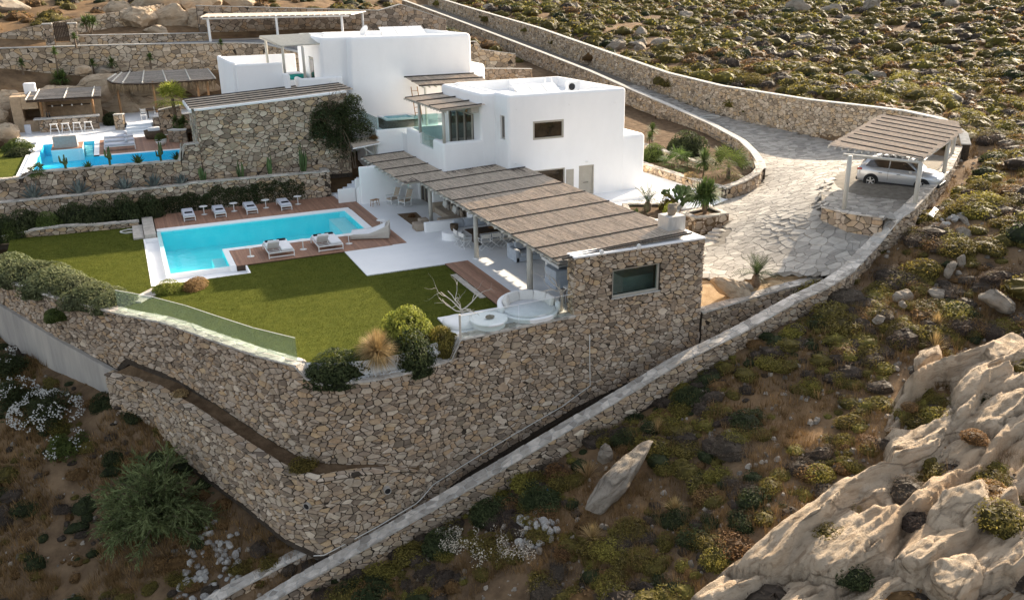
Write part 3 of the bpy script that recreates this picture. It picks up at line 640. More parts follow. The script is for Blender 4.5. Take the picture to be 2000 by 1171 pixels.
stone_wall('low rubble wall holding up the carport floor', [(34.0,34.6,1.1,2.13),(34.15,32.8,.9,2.16),(35.05,31.3,.7,2.16)], thick=.4, cell=(.42,.26), seed=70, nsep=120, name='carport_wall', caph=.03)
def planter(label, poly, z0, z1, seed, soilz):
    t = wempty('stone_planter', (poly[0][0], poly[0][1], z0), label, 'planter')
    n = len(poly)
    for i in range(n):
        a = poly[i]; b = poly[(i+1)%n]
        stone_wall(None, [(*a, z0, z1), (*b, z0, z1)], thick=.3, cell=(.36,.24), seed=seed+i, nsep=40, parent=t, capw=.03, caph=.05)
    MB().prism(poly, z0, soilz).build('soil', M['soil'], t)
    return t
planter('stone planter with yucca beside the plaza steps', [(29.75,41.7),(29.85,40.2),(32.25,40.2),(32.4,42.3)], -.4, .72, 71, .6)
planter('stone planter with cycad in front of the white patio', [(27.15,43.4),(27.9,41.0),(29.7,41.85),(31.7,44.2),(28.3,46)], -.4, .55, 76, .45)
# terraced garden walls right of the upper house
stone_wall('upper garden terrace wall right of the upper house', [(27.5,81,5.6,8.9),(33.0,80.8,5.4,8.85),(33.1,80.8,5.4,8.1),(36.7,80.6,5,7.5)], thick=.4, cell=(.46,.32), seed=81, nsep=0, cap='plain', caph=.04)
stone_wall('lower garden terrace wall right of the upper house', [(27,78.6,4.6,6.75),(37.4,78.2,4.0,6.2)], thick=.4, cell=(.46,.32), seed=82, nsep=0, cap='plain', caph=.04)
# gate pillars
for k, (x, lab) in enumerate(((-5.0,'left stone gate pillar at the upper road'),(-2.95,'right stone gate pillar at the upper road'))):
    t = wempty('gate_pillar', (x,92,9), lab, 'pillar')
    boxpart('mortar_core', M['mortar'], t, (x-.42,x+.3,92.03,92.8,8.8,11.2))
    lay(t, cells(0,.76,8.8,11.2,.36,.3,90+k), lambda s, z, d, x=x: (x-.44+s, 92.02-d, z), M['stone'], 'stone', 'stone_facing', nsep=0)
    boxpart('cap', M['capmortar'], t, (x-.48,x+.36,91.95,92.85,11.2,11.32), bevel=.03)
g = wempty('timber_gate', (-4,92.3,9.2), 'brown timber plank gate between the two stone pillars', 'gate')
for k in range(9): boxpart('plank', M['darkwood'], g, (-4.6+k*.135,-4.6+k*.135+.12,92.3,92.35,9.7,11.35+.03*(k%2)))
boxpart('rail', M['darkwood'], g, (-4.62,-3.36,92.352,92.4,10.9,11.05)); boxpart('step', M['stone'], g, (-4.6,-3.3,91.9,92.29,9.2,9.6))
# weep pipes and cable on the retaining walls
for lab, a, b in (('round drain pipe mouth in the front of the tier wall', (7.4,29.6,-5.35), (7.4,29.22,-5.35)), ('round drain pipe mouth near the left corner of the tier wall', (4.75,29.9,-5.25), (4.15,29.35,-5.25))):
    t = wempty('drain_pipe', a, lab, 'pipe'); v = (Vector(b)-Vector(a)); a2 = Vector(a)+v*.6
    MB().lathe([(.15,-.15),(.15,.06),(.125,.06),(.125,-.1)],16).build('sleeve', M['concrete'], t).matrix_world = Matrix.Translation(Vector(b)-v*.1) @ v.to_track_quat('Z','Y').to_matrix().to_4x4()
    MB().lathe([(.124,-.12),(.124,.035),(.001,.035)],16).build('bore_shade', M['blackplastic'], t.children[0])  # black disc painted as the shade inside the open pipe
    t.children[0].matrix_parent_inverse = Matrix.Identity(4); t.children[0].parent = t
    t.children[0].matrix_basis = Matrix.Translation(Vector(b)-v*.1-Vector(a)) @ v.to_track_quat('Z','Y').to_matrix().to_4x4()
tag(MB().tube([(17.5,30.84,-1.0),(17.52,30.83,-2.2),(17.55,30.8,-3.5),(16.1,30.75,-4.2),(13.5,30.6,-5.0),(11.1,30.45,-5.8),(9.6,30.1,-6.15),(8.9,29.55,-6.3),(8.6,29.42,-6.4),(6.9,29.2,-6.85),(5.4,29.2,-7.3),(4.6,29.1,-7.45),(4.2,29.1,-7.35)],.022,6).build('cable', M['cable'], smooth=True), 'pale cable running down and along the foot of the retaining wall', 'cable')
tag(MB().tube([(-6.3,46.9,-4.05),(-4.7,44.2,-4.35),(-3.6,42.3,-4.6),(-2.6,40.9,-4.85)],.11,10).build('drain_pipe', M['pvc'], smooth=True), 'grey plastic pipe lying at the foot of the concrete wall', 'pipe')
tag(MB().tube([(-5.1,44.5,-4.55),(-4.4,43.6,-4.75),(-3.7,42.2,-4.9),(-3.2,41.6,-4.95)],.035,6).build('water_hose', M['blue'], smooth=True), 'thin blue water hose beside the grey pipe', 'hose')

# ================================================================ plaza, driveway, roads
PZ = TPS([(36,44.3,.45),(33.5,44.0,.45),(34.0,36,1.4),(33.7,33.8,1.2),(34.3,31.6,.95),(32.8,30.4,.55),(30.6,30.3,.05),(31,32,.2),(26.0,34.3,-.5),(24.0,34.5,-.6),(24.2,40,-.5),(27,33,-.42),(28.5,36.5,-.35),(31,38.3,.05),(32.3,37,.6),(34,41.5,.4),(38.5,45,.75),(41.5,49,1.15),(45,50,1.35),(50.5,46,1.8),(50.5,56,1.65),(46,58,1.55),(48,68,2.0),(51.5,68,2.0),(48.5,77,2.95),(51.5,77,2.95),(50,87,4.1),(50,98,5.3),(50,108,6.5),(50,131,9.1),(50,152,11.3),(37.5,40,1.7),(40,41.5,1.9),(35.9,37.5,1.75),(44.5,44.5,1.9)], .05)
CARP = [(34.2,34.75),(34.35,32.85),(35.2,31.5),(37.2,31.5),(41.5,34.0),(45.8,36.6),(50.8,40.2),(52.2,43.5),(49.6,44.4),(43.9,42.9),(39.1,39.6),(36.2,37.0)]
def pz(X):
    X = np.atleast_2d(np.array(X, float)); z = PZ(X); q = in_poly(X, CARP)
    z[q] = 2.17; return z
PLAZA = [(23.9,34.4),(26,34.2),(26.05,33.2),(27.1,32.75),(28.75,32.45),(29.75,31.2),(30.5,30.7),(31.2,29.7),(33.2,30.75),(34.7,31.5),(35.6,31.4),(37,31.6),(41.5,34.2),(45.8,36.8),(50.8,40.3),(52.3,43),(52.2,46),(52,50),(52,152),(47.8,152),(47.9,100),(47.8,85),(48.4,77),(48.2,70),(47,62),(44.6,54.8),(42.5,50.6),(40.9,48),(39.7,45.9),(38.2,44.8),(35.2,44.1),(33.3,42.95),(33.2,42.7),(32.4,42.4),(32.25,40.15),(31.2,39.0),(29.8,37.6),(23.9,37.6)]
pxs = ranges((23.5,53.5,.5),); pys = ranges((29,80,.5),(80,152,2))
b = MB(); ids = {}; Gp = [(x, y) for y in pys for x in pxs]; Zp = PZ(np.array(Gp))-.02; Kp = in_poly(np.array(Gp), PLAZA); nxp = len(pxs)
verts = []; faces = []
for k, (x, y) in enumerate(Gp):
    verts.append((x, y, float(Zp[k])))
for j in range(len(pys)-1):
    for i in range(nxp-1):
        a = j*nxp+i; q = (a, a+1, a+1+nxp, a+nxp)
        if any(Kp[w_] for w_ in q) : faces.append(q)
used = sorted({i for f in faces for i in f}); re_ = {o: n for n, o in enumerate(used)}
b.add([verts[i] for i in used], [tuple(re_[i] for i in f) for f in faces])
plaza = b.build('driveway', M['paverjoint'], smooth=True); plaza['kind'] = 'structure'
polys = cells(23.6, 53, 29.3, 82, .50, .42, 99, jit=.45, wt=.4, split=.2)
cen = np.array([(sum(p[0] for p in P)/len(P), sum(p[1] for p in P)/len(P)) for P, a in polys]); kk = in_poly(cen, PLAZA)
polys = [pp for pp, k_ in zip(polys, kk) if k_]
allpts = [p for P, a in polys for p in P]
zc = {}
zz = pz(allpts)
def pave_map(s, t, d):
    k_ = (round(s, 3), round(t, 3))
    return (s, t, float(pz([(s, t)])[0])+d)
# per-stone plane: height at the stone's centre keeps each slab flat
items = []; i0 = 0
cz = pz(cen[kk]) if len(polys) else []
e_ = .3
gxs = (pz(cen[kk]+[e_,0])-pz(cen[kk]-[e_,0]))/(2*e_); gys = (pz(cen[kk]+[0,e_])-pz(cen[kk]-[0,e_]))/(2*e_)
gxs = np.clip(gxs, -.3, .3); gys = np.clip(gys, -.3, .3)
rndp = random.Random(5); itm = []
for (P, ar), c_, z_, g1, g2 in zip(polys, cen[kk], cz, gxs, gys):
    vs_, fs_, _ = stone_verts(P, lambda s, t, d: (s, t, float(z_+g1*(s-c_[0])+g2*(t-c_[1]))+d), rndp, .011, .008, .016, True)
    itm.append((math.sqrt(ar)*1666/(Vector(vs_[-1])-CAM_LOC).length, vs_, fs_, rndp.random()))
itm.sort(key=lambda q: -q[0]); rest = MB()
for k, (px, vs_, fs_, tn) in enumerate(itm):
    if k < 300: bb = MB(); bb.cur = tn; bb.add(vs_, fs_); bb.build('paving_stone', M['paver'], plaza)
    else: rest.cur = tn; rest.add(vs_, fs_)
rest.build('paving_field', M['paver'], plaza)['kind'] = 'stuff'
tag(MB().prism(CARP, .3, 2.16).build('carport_floor', M['paverjoint']), kind='structure')
# patio, beds, upper road
tag(MB().prism([(23.6,44.2),(27,43.7),(33.2,43.2),(35.3,44.2),(35.3,59),(24,59)], -.5, .44).build('patio', M['white']), kind='structure')
tag(MB().prism([(23.56,34.6),(29.7,37.6),(31.2,39.0),(32.2,40.1),(29.6,40.1),(29,43),(27,43.6),(23.6,44.1)], -1, -.36).build('side_yard', M['paver']), kind='structure')
tag(MB().prism([(23.6,31.35),(30.4,31.0),(29.8,31.3),(28.8,32.5),(27.1,32.8),(26.1,33.3),(26,34.3),(23.6,34.5)], -2.6, -1, ztop=[-1.0,-.3,-.22,-.3,-.5,-.62,-.62,-.75]).build('gravel_bed', M['sand']), kind='structure')
tag(MB().prism([(-34,91.5),(-12,90.75),(0,90.45),(11,90.4),(13.8,89.3),(16.3,85.6),(30,86),(36,98),(8,98.3),(-3,93),(-12,93),(-34,96)], 8, 9.24).build('upper_road', M['asphalt']), kind='structure')
tag(MB().prism([(35.55,44.7),(38.2,45.4),(39.5,46.7),(42,50.7),(44.1,54.9),(46.5,62),(47.6,70),(44,76),(36,64),(35.8,58)], -.2, 1, ztop=[.75,1.0,1.1,1.15,1.2,1.4,1.6,1.5,.9,.75]).build('garden_soil', M['soil']), kind='structure')
tag(MB().prism([(30.5,59),(36,58),(48,72),(47.5,100),(38,98),(37,79),(26,79),(26,68),(30.5,68)], 0, 2, ztop=[1,1.2,1.6,4.0,5.5,4.4,4.8,4.5,4.4]).build('garden_soil', M['soil']), kind='structure')
st = wempty('garden_steps', (30.9,39,-.3), 'three stone steps down from the plaza beside the planter', 'steps')
for k in range(3):
    boxpart('step', M['capstone'], st, (0,.42,0,1.0,0,.16), bevel=.015, m=Matrix.Translation((31.25-k*.40, 38.95-k*.12, -.12-k*.13)) @ Matrix.Rotation(R(28),4,'Z'))
# ================================================================ terrace level
lw = MB()
def flat(b, poly, z): b.add([(x, y, z) for x, y in poly], [tuple(range(len(poly)))])
flat(lw, [(-7.3,57.5),(-7.0,49.2),(-4.15,44.6),(-1.3,40.6),(0,39.0),(0,57.0)], -.05)
flat(lw, [(0,43.98),(0,39.0),(.55,38.45),(2.05,35.8),(3.7,32.9),(4.85,31.4),(6.0,30.75),(7.2,30.4),(8.8,30.4),(11.2,31.2),(11.25,33.42),(14.26,33.42),(14.26,40.7),(10.07,40.7),(10.07,43.98)], -.05)
flat(lw, [(4.82,43.98),(10.07,43.98),(10.07,45.38),(4.82,45.38)], -.05)
tag(lw.build('lawn', M['lawn']), kind='structure')
tag(MB().prism([(10.07,40.72),(15.6,40.72),(15.6,33.95),(14.28,33.44),(11.27,33.44),(11.2,31.0),(16.72,31.3),(23,31.46),(23,60.5),(13.74,60.5),(13.74,45.5),(10.07,45.5)], -.6, 0).build('terrace_floor', M['whitefloor']), kind='structure')
tag(MB().prism([(12.7,56),(13.74,56),(13.74,60.5),(12.7,60.5)], -.6, -.01).build('stair_landing', M['whitefloor']), kind='structure')
def boards(label, x0, x1, y0, y1, name='timber_deck', bw=.142, seed=1, z=0.02):
    t = wempty(name, (x0, y0, -.1), label, 'deck'); rnd = random.Random(seed)
    boxpart('joist_bed', M['darkwood'], t, (x0, x1, y0, y1, z-.37, z-.032))
    n = int((x1-x0)/bw+.5); w_ = (x1-x0)/n
    for k in range(n):
        b = MB(); b.cur = rnd.random(); b.box(x0+k*w_+.004, x0+(k+1)*w_-.004, y0, y1, z-.03, z+rnd.uniform(-.002,.002)); b.build('board', M['decky'], t)
    return t
boards('brown timber deck along the far side of the main pool', .78, 12.85, 55.5, 59.3, seed=1)
boards('brown timber deck jutting between main pool and lawn', 4.28, 12.84, 45.4, 48.5, seed=2)
boards('narrow brown timber deck at the right end of the main pool', 12.86, 13.72, 45.52, 59.3, seed=3)
boards('brown timber strip between the lawn and the covered terrace', 14.28, 15.58, 33.46, 40.7, seed=4)
tag(boxpart('stone_step', M['capstone'], None, (13.95,14.25,35.0,38.9,-.3,-.01), bevel=.01), 'long grey stone step beside the brown timber strip', 'step')
fs_ = wempty('stone_steps', (.3,56,-.3), 'weathered stone steps at the left end of the far deck', 'steps')
boxpart('step', M['capstone'], fs_, (-.55,.05,53.7,57.0,-.3,.05), bevel=.02); boxpart('step', M['capstone'], fs_, (.07,.72,53.7,59.2,-.3,.18), bevel=.02)
# main pool
pool = wempty('swimming_pool', (6,50,-1.5), 'turquoise L shaped main pool with white coping and brown decks', 'pool')
bs = MB()
bs.add([(1.01,45.81,-1.3),(3.94,45.81,-1.3),(3.94,49.01,-1.3),(12.39,49.01,-1.3),(12.39,54.84,-1.3),(1.01,54.84,-1.3),(1.01,45.81,-.058),(3.94,45.81,-.058),(3.94,49.01,-.05),(12.39,49.01,-.05),(12.39,54.84,-.05),(1.01,54.84,-.058)],
       [(0,1,2,3,4,5)]+[(i,(i+1)%6,6+(i+1)%6,6+i) for i in range(6)])
bs.build('basin', M['basin'], pool)
cp = MB()
for b in ((.8,12.8,54.85,55.48,-.3,.03),(12.4,12.84,49,54.85,-.3,.03),(3.95,12.84,48.54,49,-.3,.03),(3.95,4.26,45.4,48.54,-.3,.03)): cp.box(*b)
cp.build('coping', M['white'], pool, bevel=.015)
cp = MB()
for b in ((.78,1.0,45.6,54.85,-.6,-.055),(1.0,3.95,45.6,45.8,-.6,-.055)): cp.box(*b)
cp.build('overflow_edge', M['white'], pool)
tr = MB()
for b in ((0,.78,44.0,53.6,-.6,-.28),(.78,4.8,44.0,45.6,-.6,-.30),(-.02,.05,44.0,53.6,-.28,-.04),(.05,4.8,43.98,44.06,-.28,-.04),(4.72,4.8,44.06,45.38,-.28,-.02),(0.05,.78,53.5,53.6,-.28,-.04)): tr.box(*b)
tr.build('overflow_tray', M['white'], pool)
for b in ((11.3,12.38,50.1,54.83,-1.4,-.45),(3.3,3.93,46.0,48.7,-1.4,-.4)): boxpart('bench', M['basinstep'], pool, b)
for k in range(4): boxpart('step', M['basinstep'], pool, (10.2+k*.55,10.745+k*.55,49.02,50.08,-1.4,-1.05+k*.25))
wt_ = MB(); wt_.add([(.79,45.61,-.045),(3.95,45.61,-.045),(3.95,49,-.045),(12.4,49,-.045),(12.4,54.85,-.045),(.79,54.85,-.045)], [(0,1,2,3,4,5)])
wt_.build('water', M['water'], pool)

# ================================================================ lower house
H1 = wempty('white_house', (26,54,0), 'nearer white cube house with solar panels on its flat roof', 'house')
YF = 49.0
def wall_window(parent, x0, x1, z0, z1, y, fw=.07, pane=True, deep=.14, mullion=0, matp='glassdark'):
    f = MB()
    for b in ((x0,x0+fw,y+.02,y+.02+deep,z0,z1),(x1-fw,x1,y+.02,y+.02+deep,z0,z1),(x0+fw,x1-fw,y+.02,y+.02+deep,z0,z0+fw),(x0+fw,x1-fw,y+.02,y+.02+deep,z1-fw,z1)): f.box(*b)
    o = f.build('window', M['frame'], parent, bevel=.006)
    p_ = boxpart('pane', M[matp], o, (x0+fw-.01,x1-fw+.01,y+.09,y+.105,z0+fw-.01,z1-fw+.01))
    return o
body = carve('wall', bm_box_round((21.75,30.25,YF,58.6,-.3,7.42), .22, 5), [
    (22.1,25.9,YF+.35,58.2,6.75,8),(26.2,29.9,YF+.35,58.2,6.75,8),(25.8,26.3,YF+.6,57.9,7.0,8),
    (23.45,25.65,YF-.1,YF+.22,4.55,5.72),(23.35,25.75,YF-.1,YF+.22,.9,2.6),(26.78,27.92,YF-.1,YF+.18,.44,2.6),(21.6,21.95,49.55,50.25,4.62,6.12)], M['white'], H1)
wall_window(H1, 23.45,25.65,4.55,5.72,YF,.12)
wall_window(H1, 23.35,25.75,.9,2.6,YF,.08)
sh_ = boxpart('shutter', M['frame'], H1, (25.82,26.38,YF-.05,YF-.012,.9,2.45), bevel=.008)
boxpart('rail', M['frame'], sh_, (25.86,26.34,YF-.058,YF-.051,2.2,2.26))
dr = boxpart('door', M['frame'], H1, (26.86,27.84,YF+.1,YF+.16,.45,2.52), bevel=.005)
boxpart('door_frame', M['frame'], H1, (26.78,26.855,YF+.01,YF+.17,.45,2.6)); boxpart('door_frame', M['frame'], H1, (27.845,27.92,YF+.01,YF+.17,.45,2.6)); boxpart('door_frame', M['frame'], H1, (26.86,27.84,YF+.01,YF+.17,2.525,2.6))
MB().tube([(27.15,YF+.1,1.45),(27.15,YF+.03,1.45),(27.5,YF+.03,1.45),(27.5,YF+.1,1.45)],.014).build('handle', M['blackplastic'], dr)
boxpart('wall_lamp', M['paintwhite'], H1, (27.25,27.42,YF-.09,YF-.002,2.78,2.86), bevel=.01)
for x, z in ((22.3,6.55),(26.0,6.6),(29.4,6.55),(22.2,3.2)): MB().cyl((x,YF+.05,z),(x,YF-.07,z-.01),.03,n=8).build('spout', M['paintwhite'], H1)
nw = boxpart('window', M['frame'], H1, (21.86,21.92,49.57,50.23,4.64,6.10)); boxpart('pane', M['glassdark'], nw, (21.85,21.858,49.66,50.14,4.74,6.02))
carve('side_wing', bm_box_round((29.6,31.9,YF+.02,57,-.3,4.35), .3, 5), [], M['white'], H1)
carve('bench_wall', bm_box_round((27.6,31.2,46.9,YF+.1,-.4,.62), .06, 3), [], M['white'], H1)
# upper left volume and balcony
carve('wing', bm_box_round((20.75,22.3,51.08,58.4,2.2,7.38), .22, 5), [(21.1,22.4,51.5,58.0,6.75,8)], M['white'], H1)
carve('balcony', bm_box_round((18.15,21.6,51.1,58.8,2.2,4.50), .17, 4), [(18.45,22,51.42,58.5,3.45,5),(18.0,18.6,53.0,55.7,3.80,5)], M['white'], H1)
bd = boxpart('balcony_door', M['glassdark'], H1, (20.70,20.745,52.3,56.6,3.47,6.0)); 
for y in (52.3,53.7,55.15,56.55): boxpart('door_frame', M['frame'], bd, (20.62,20.70,y,y+.1,3.47,6.0))
boxpart('door_frame', M['frame'], bd, (20.63,20.70,52.4,56.55,5.9,6.0))
boxpart('awning_fascia', M['post'], H1, (20.2,20.74,51.3,58,6.2,6.6), bevel=.05)
MB().cyl((20.15,51.9,6.3),(20.05,51.9,6.3),.09,n=12).build('wall_lamp', M['wood'], H1)
# ground floor under the pergola
gw = carve('ground_floor', bm_box_round((17.9,24,52.8,60,-.3,2.5), .08, 3), [(17.7,18.15,53.25,55.5,-.02,2.15)], M['white'], H1)
sd = boxpart('sliding_door', M['glassdark'], H1, (18.02,18.06,53.27,55.48,0,2.13))
for y in (53.27,54.0,54.72,55.4): boxpart('door_frame', M['frame'], sd, (17.95,18.02,y,y+.08,0,2.13))
carve('back_wall', bm_box_round((13.9,18.0,56.0,56.35,-.3,2.5), .06, 3), [], M['white'], H1)
boxpart('inner_wall', M['white'], H1, (21.0,21.2,44.2,52.8,-.1,2.6)); boxpart('inner_wall', M['white'], H1, (22.7,22.9,31.7,YF-.05,-.1,2.62)); boxpart('inner_wall', M['white'], H1, (18.9,21.0,52.3,52.78,-.1,2.4))
# white outside stair up to the hot tub terrace
stair = wempty('white_stair', (13.4,58,0), 'white plastered stair beside the rubble wall rising from the pool deck', 'stair')
for k in range(6): boxpart('step', M['whitestep'], stair, (12.7+k*.33,16.5,57.3+k*.02,59.3,-.1,.2+k*.2) if False else (12.72+.34*k,13.08+.34*k,57.2,59.3,-.1,.19+.2*k), bevel=.02)
boxpart('landing', M['whitestep'], stair, (14.76,17,57.2,59.4,-.1,1.3))
sw = MB(); sw.add([(12.55,56.95,0),(13.75,56.95,0),(13.75,56.95,.95),(12.55,56.95,.95),(12.55,57.15,0),(13.75,57.15,0),(13.75,57.15,.95),(12.55,57.15,.95)], [(0,1,2,3),(5,4,7,6),(3,2,6,7),(0,3,7,4),(1,5,6,2)]); sw.build('side_wall', M['white'], stair, bevel=.03)
sw = MB(); pp = [(13.76,0),(15.9,0),(15.9,2.5),(15.2,2.5),(13.76,.9)]
sw.add([(x,56.36,z) for x,z in pp]+[(x,56.6,z) for x,z in pp], [tuple(range(5)),tuple(range(9,4,-1))]+[(i,(i+1)%5,5+(i+1)%5,5+i) for i in range(5)]); sw.build('side_wall', M['white'], stair, bevel=.03)
boxpart('side_wall', M['white'], stair, (13.78,14.9,56.95,57.15,0,1.55), bevel=.03)
# ---- hot tub terrace
HT = wempty('tub_terrace', (20,62,2), 'white walled hot tub terrace between the two houses', 'terrace')
carve('wall', bm_box_round((16.3,21.0,59.9,66,1.0,4.28), .12, 4), [(16.55,22,60.15,66.2,4.0,5)], M['white'], HT)
boxpart('floor', M['whitefloor'], HT, (18.2,26.5,58.7,66,2.4,3.98))
rl = MB(); rl.add([(16.95,59.88,2.6),(18.3,59.88,3.75),(18.3,59.88,2.2),(16.95,59.88,2.2)],[(0,1,2,3)]);
for a, b_ in (((16.42,60.05),(16.42,64.9)),((16.42,60.05),(21.0,60.05))):
    bb = MB(); v0 = (*a,4.28); 
    if a[0] == b_[0]: bb.box(a[0]-.008,a[0]+.008,a[1],b_[1],4.2,5.15)
    else: bb.box(a[0]+.01,b_[0],a[1]-.008,a[1]+.008,4.2,5.15)
    bb.build('glass_pane', M['glassblue'], HT)
sp = wempty('hot_tub', (18.6,61.9,4.0), 'square hot tub with dark sides and turquoise water', 'hot tub')
carve('cabinet', bm_box_round((17.35,19.75,60.75,63.1,4.0,4.75), .08, 3), [], M['basket'], sp)
carve('rim', bm_box_round((17.3,19.8,60.7,63.15,4.75,4.86), .04, 2, False), [(17.6,19.5,61.0,62.85,4.5,5)], M['paintwhite'], sp)
boxpart('water', M['turq'], sp, (17.58,19.52,60.98,62.87,4.70,4.80))
ld = wempty('wooden_ladder', (20.9,64.2,4), 'wooden ladder leaning on the white wall behind the hot tub', 'ladder')
for dx in (-.25,.25): MB().tube([(20.9+dx,64.0,4.0),(20.9+dx,64.95,6.6)],.035).build('rail', M['wood'], ld)
for k in range(6): MB().tube([(20.65,64.1+k*.145,4.3+k*.4),(21.15,64.1+k*.145,4.3+k*.4)],.022).build('rung', M['wood'], ld)
ch = wempty('white_chair', (23.3,64,4), 'white chair under the small pergola by the upper house', 'chair')
boxpart('seat', M['paintwhite'], ch, (23.1,23.55,63.8,64.25,4.42,4.47)); boxpart('backrest', M['paintwhite'], ch, (23.1,23.14,63.8,64.25,4.6,4.88))
for x in (23.12,23.5):
    for y in (63.82,64.2): boxpart('leg', M['paintwhite'], ch, (x,x+.04,y,y+.04,3.98,4.42 if x > 23.2 else 4.9))

# ================================================================ upper house
H2 = wempty('white_house', (20,69,4), 'farther taller white house with battered wall and satellite dish', 'house')
bm = bm_box_round((16.1,25.9,65.2,75.5,2.0,10.42), .35, 5)
for v in bm.verts:      # battered left flank
    if v.co.x < 18: v.co.x -= (10.4-v.co.z)*.06
    if v.co.y < 68: v.co.y -= (10.4-v.co.z)*.012
carve('wall', bm, [(16.6,25.5,65.75,75,9.85,11)], M['white'], H2)
bm = bm_box_round((14.0,17.5,65.75,74.5,5.5,10.44), .3, 5)
carve('wing', bm, [(14.35,16.2,66.2,74.1,9.85,11),(13.8,14.15,68.3,70.0,6.5,8.9)], M['white'], H2)
carve('side_wing', bm_box_round((25.4,27.6,66.5,74,3,7.95), .35, 5), [], M['white'], H2)
dd = boxpart('door', M['frame'], H2, (14.05,14.1,68.35,69.95,6.5,8.85)); boxpart('pane', M['glassdark'], dd, (14.03,14.049,68.6,69.7,6.6,8.7))
# left terrace of the upper house
carve('terrace_parapet', bm_box_round((8.0,11.4,66.9,67.25,5.6,8.72), .14, 4), [], M['white'], H2)
carve('terrace_parapet', bm_box_round((7.75,8.1,67.1,76.2,5.6,8.85), .14, 4), [], M['white'], H2)
carve('terrace_parapet', bm_box_round((8.0,14.1,76,76.3,5.6,8.75), .1, 4), [], M['white'], H2)
carve('terrace_parapet', bm_box_round((11.3,11.65,65.6,67.3,5.6,7.95), .14, 4), [], M['white'], H2)
carve('terrace_parapet', bm_box_round((12.3,15.5,65.4,65.75,5.4,7.62), .14, 4), [], M['white'], H2)
carve('terrace_parapet', bm_box_round((12.25,12.6,65.6,67.5,5.4,7.62), .14, 4), [], M['white'], H2)
boxpart('terrace_floor', M['whitefloor'], H2, (8.05,14.2,67.2,76.1,5.5,6.55)); boxpart('terrace_floor', M['whitefloor'], H2, (11.4,14.2,65.6,67.2,5.5,6.5))
bd = wempty('daybed', (12.8,71,6.55), 'teal daybed with white top on the upper house terrace', 'daybed')
carve('base', bm_box_round((12.0,13.9,69.5,73,6.55,7.15), .1, 3), [], M['whitefloor'], bd)
bm = bmesh.new(); bmesh.ops.create_uvsphere(bm, u_segments=20, v_segments=10, radius=1)
for v in bm.verts: v.co = Vector((12.95+v.co.x*.95, 71.2+v.co.y*1.5, 7.28+v.co.z*.32))
carve('cushion', bm, [], M['teal'], bd)
boxpart('throw', M['cushionw'], bd, (12.3,13.5,70.4,72.2,7.53,7.6), bevel=.03)

# roof fittings
def solar(label, x0, y0, w_, d, z, n, rot=0):
    t = empty('solar_panel', (x0, y0, z), rot, label, 'solar panel')
    tilt = R(24)
    for k in range(n):
        MB().box(-w_/2, w_/2-.03, 0, d, 0, .08, m=Matrix.Translation(((k-(n-1)/2)*w_,0,.05)) @ Matrix.Rotation(tilt,4,'X')).build('collector', M['solar'], t, bevel=.01)
    for x in (-.45*w_*n,.45*w_*n): MB().cyl((x,d*.88,0),(x,d*.88,d*.38),.025,n=6).build('strut', M['metal'], t)
    return t
solar('row of white solar collectors on the nearer house roof', 25.0, 50.3, 1.0, 2.0, 6.78, 3)
solar('row of white solar collectors on the upper house roof', 21.6, 68.0, 1.2, 2.2, 9.88, 3)
ac = wempty('air_conditioner', (28.6,53.4,6.75), 'white air conditioning unit on the nearer house roof', 'air conditioner')
boxpart('casing', M['paintwhite'], ac, (28.2,29.1,53.3,53.65,6.85,7.55), bevel=.02); MB().cyl((28.5,53.3,7.2),(28.5,53.27,7.2),.24,n=18).build('fan_grille', M['blackplastic'], ac); boxpart('foot', M['metal'], ac, (28.25,28.35,53.3,53.65,6.75,6.85)); boxpart('foot', M['metal'], ac, (28.95,29.05,53.3,53.65,6.75,6.85))
for k, x in enumerate((26.9,27.4)): tag(MB().cyl((x,54.2,6.75),(x,54.2,7.75),.05,n=8).build('vent_pipe', M['paintwhite']), ('left' if k == 0 else 'right')+' white vent pipe behind the collectors on the nearer roof', 'vent pipe')
sdh = wempty('satellite_dish', (18.4,69,9.85), 'white satellite dish on the upper house roof', 'satellite dish')
dm = MB().lathe([(.02,.0),(.2,.03),(.4,.11),(.48,.17),(.47,.18),(.38,.12),(.2,.05),(.02,.02)],20).build('dish', M['paintwhite'], sdh, smooth=True)
dm.matrix_parent_inverse = Matrix.Identity(4); dm.location = (0,-.1,.75); dm.rotation_euler = (R(60),0,R(-70))
MB().cyl((18.4,69,9.85),(18.4,69,10.6),.03,n=8).build('mast', M['metal'], sdh); MB().tube([(18.4,68.9,10.6),(18.75,68.8,10.75)],.015).build('feed_arm', M['metal'], sdh)
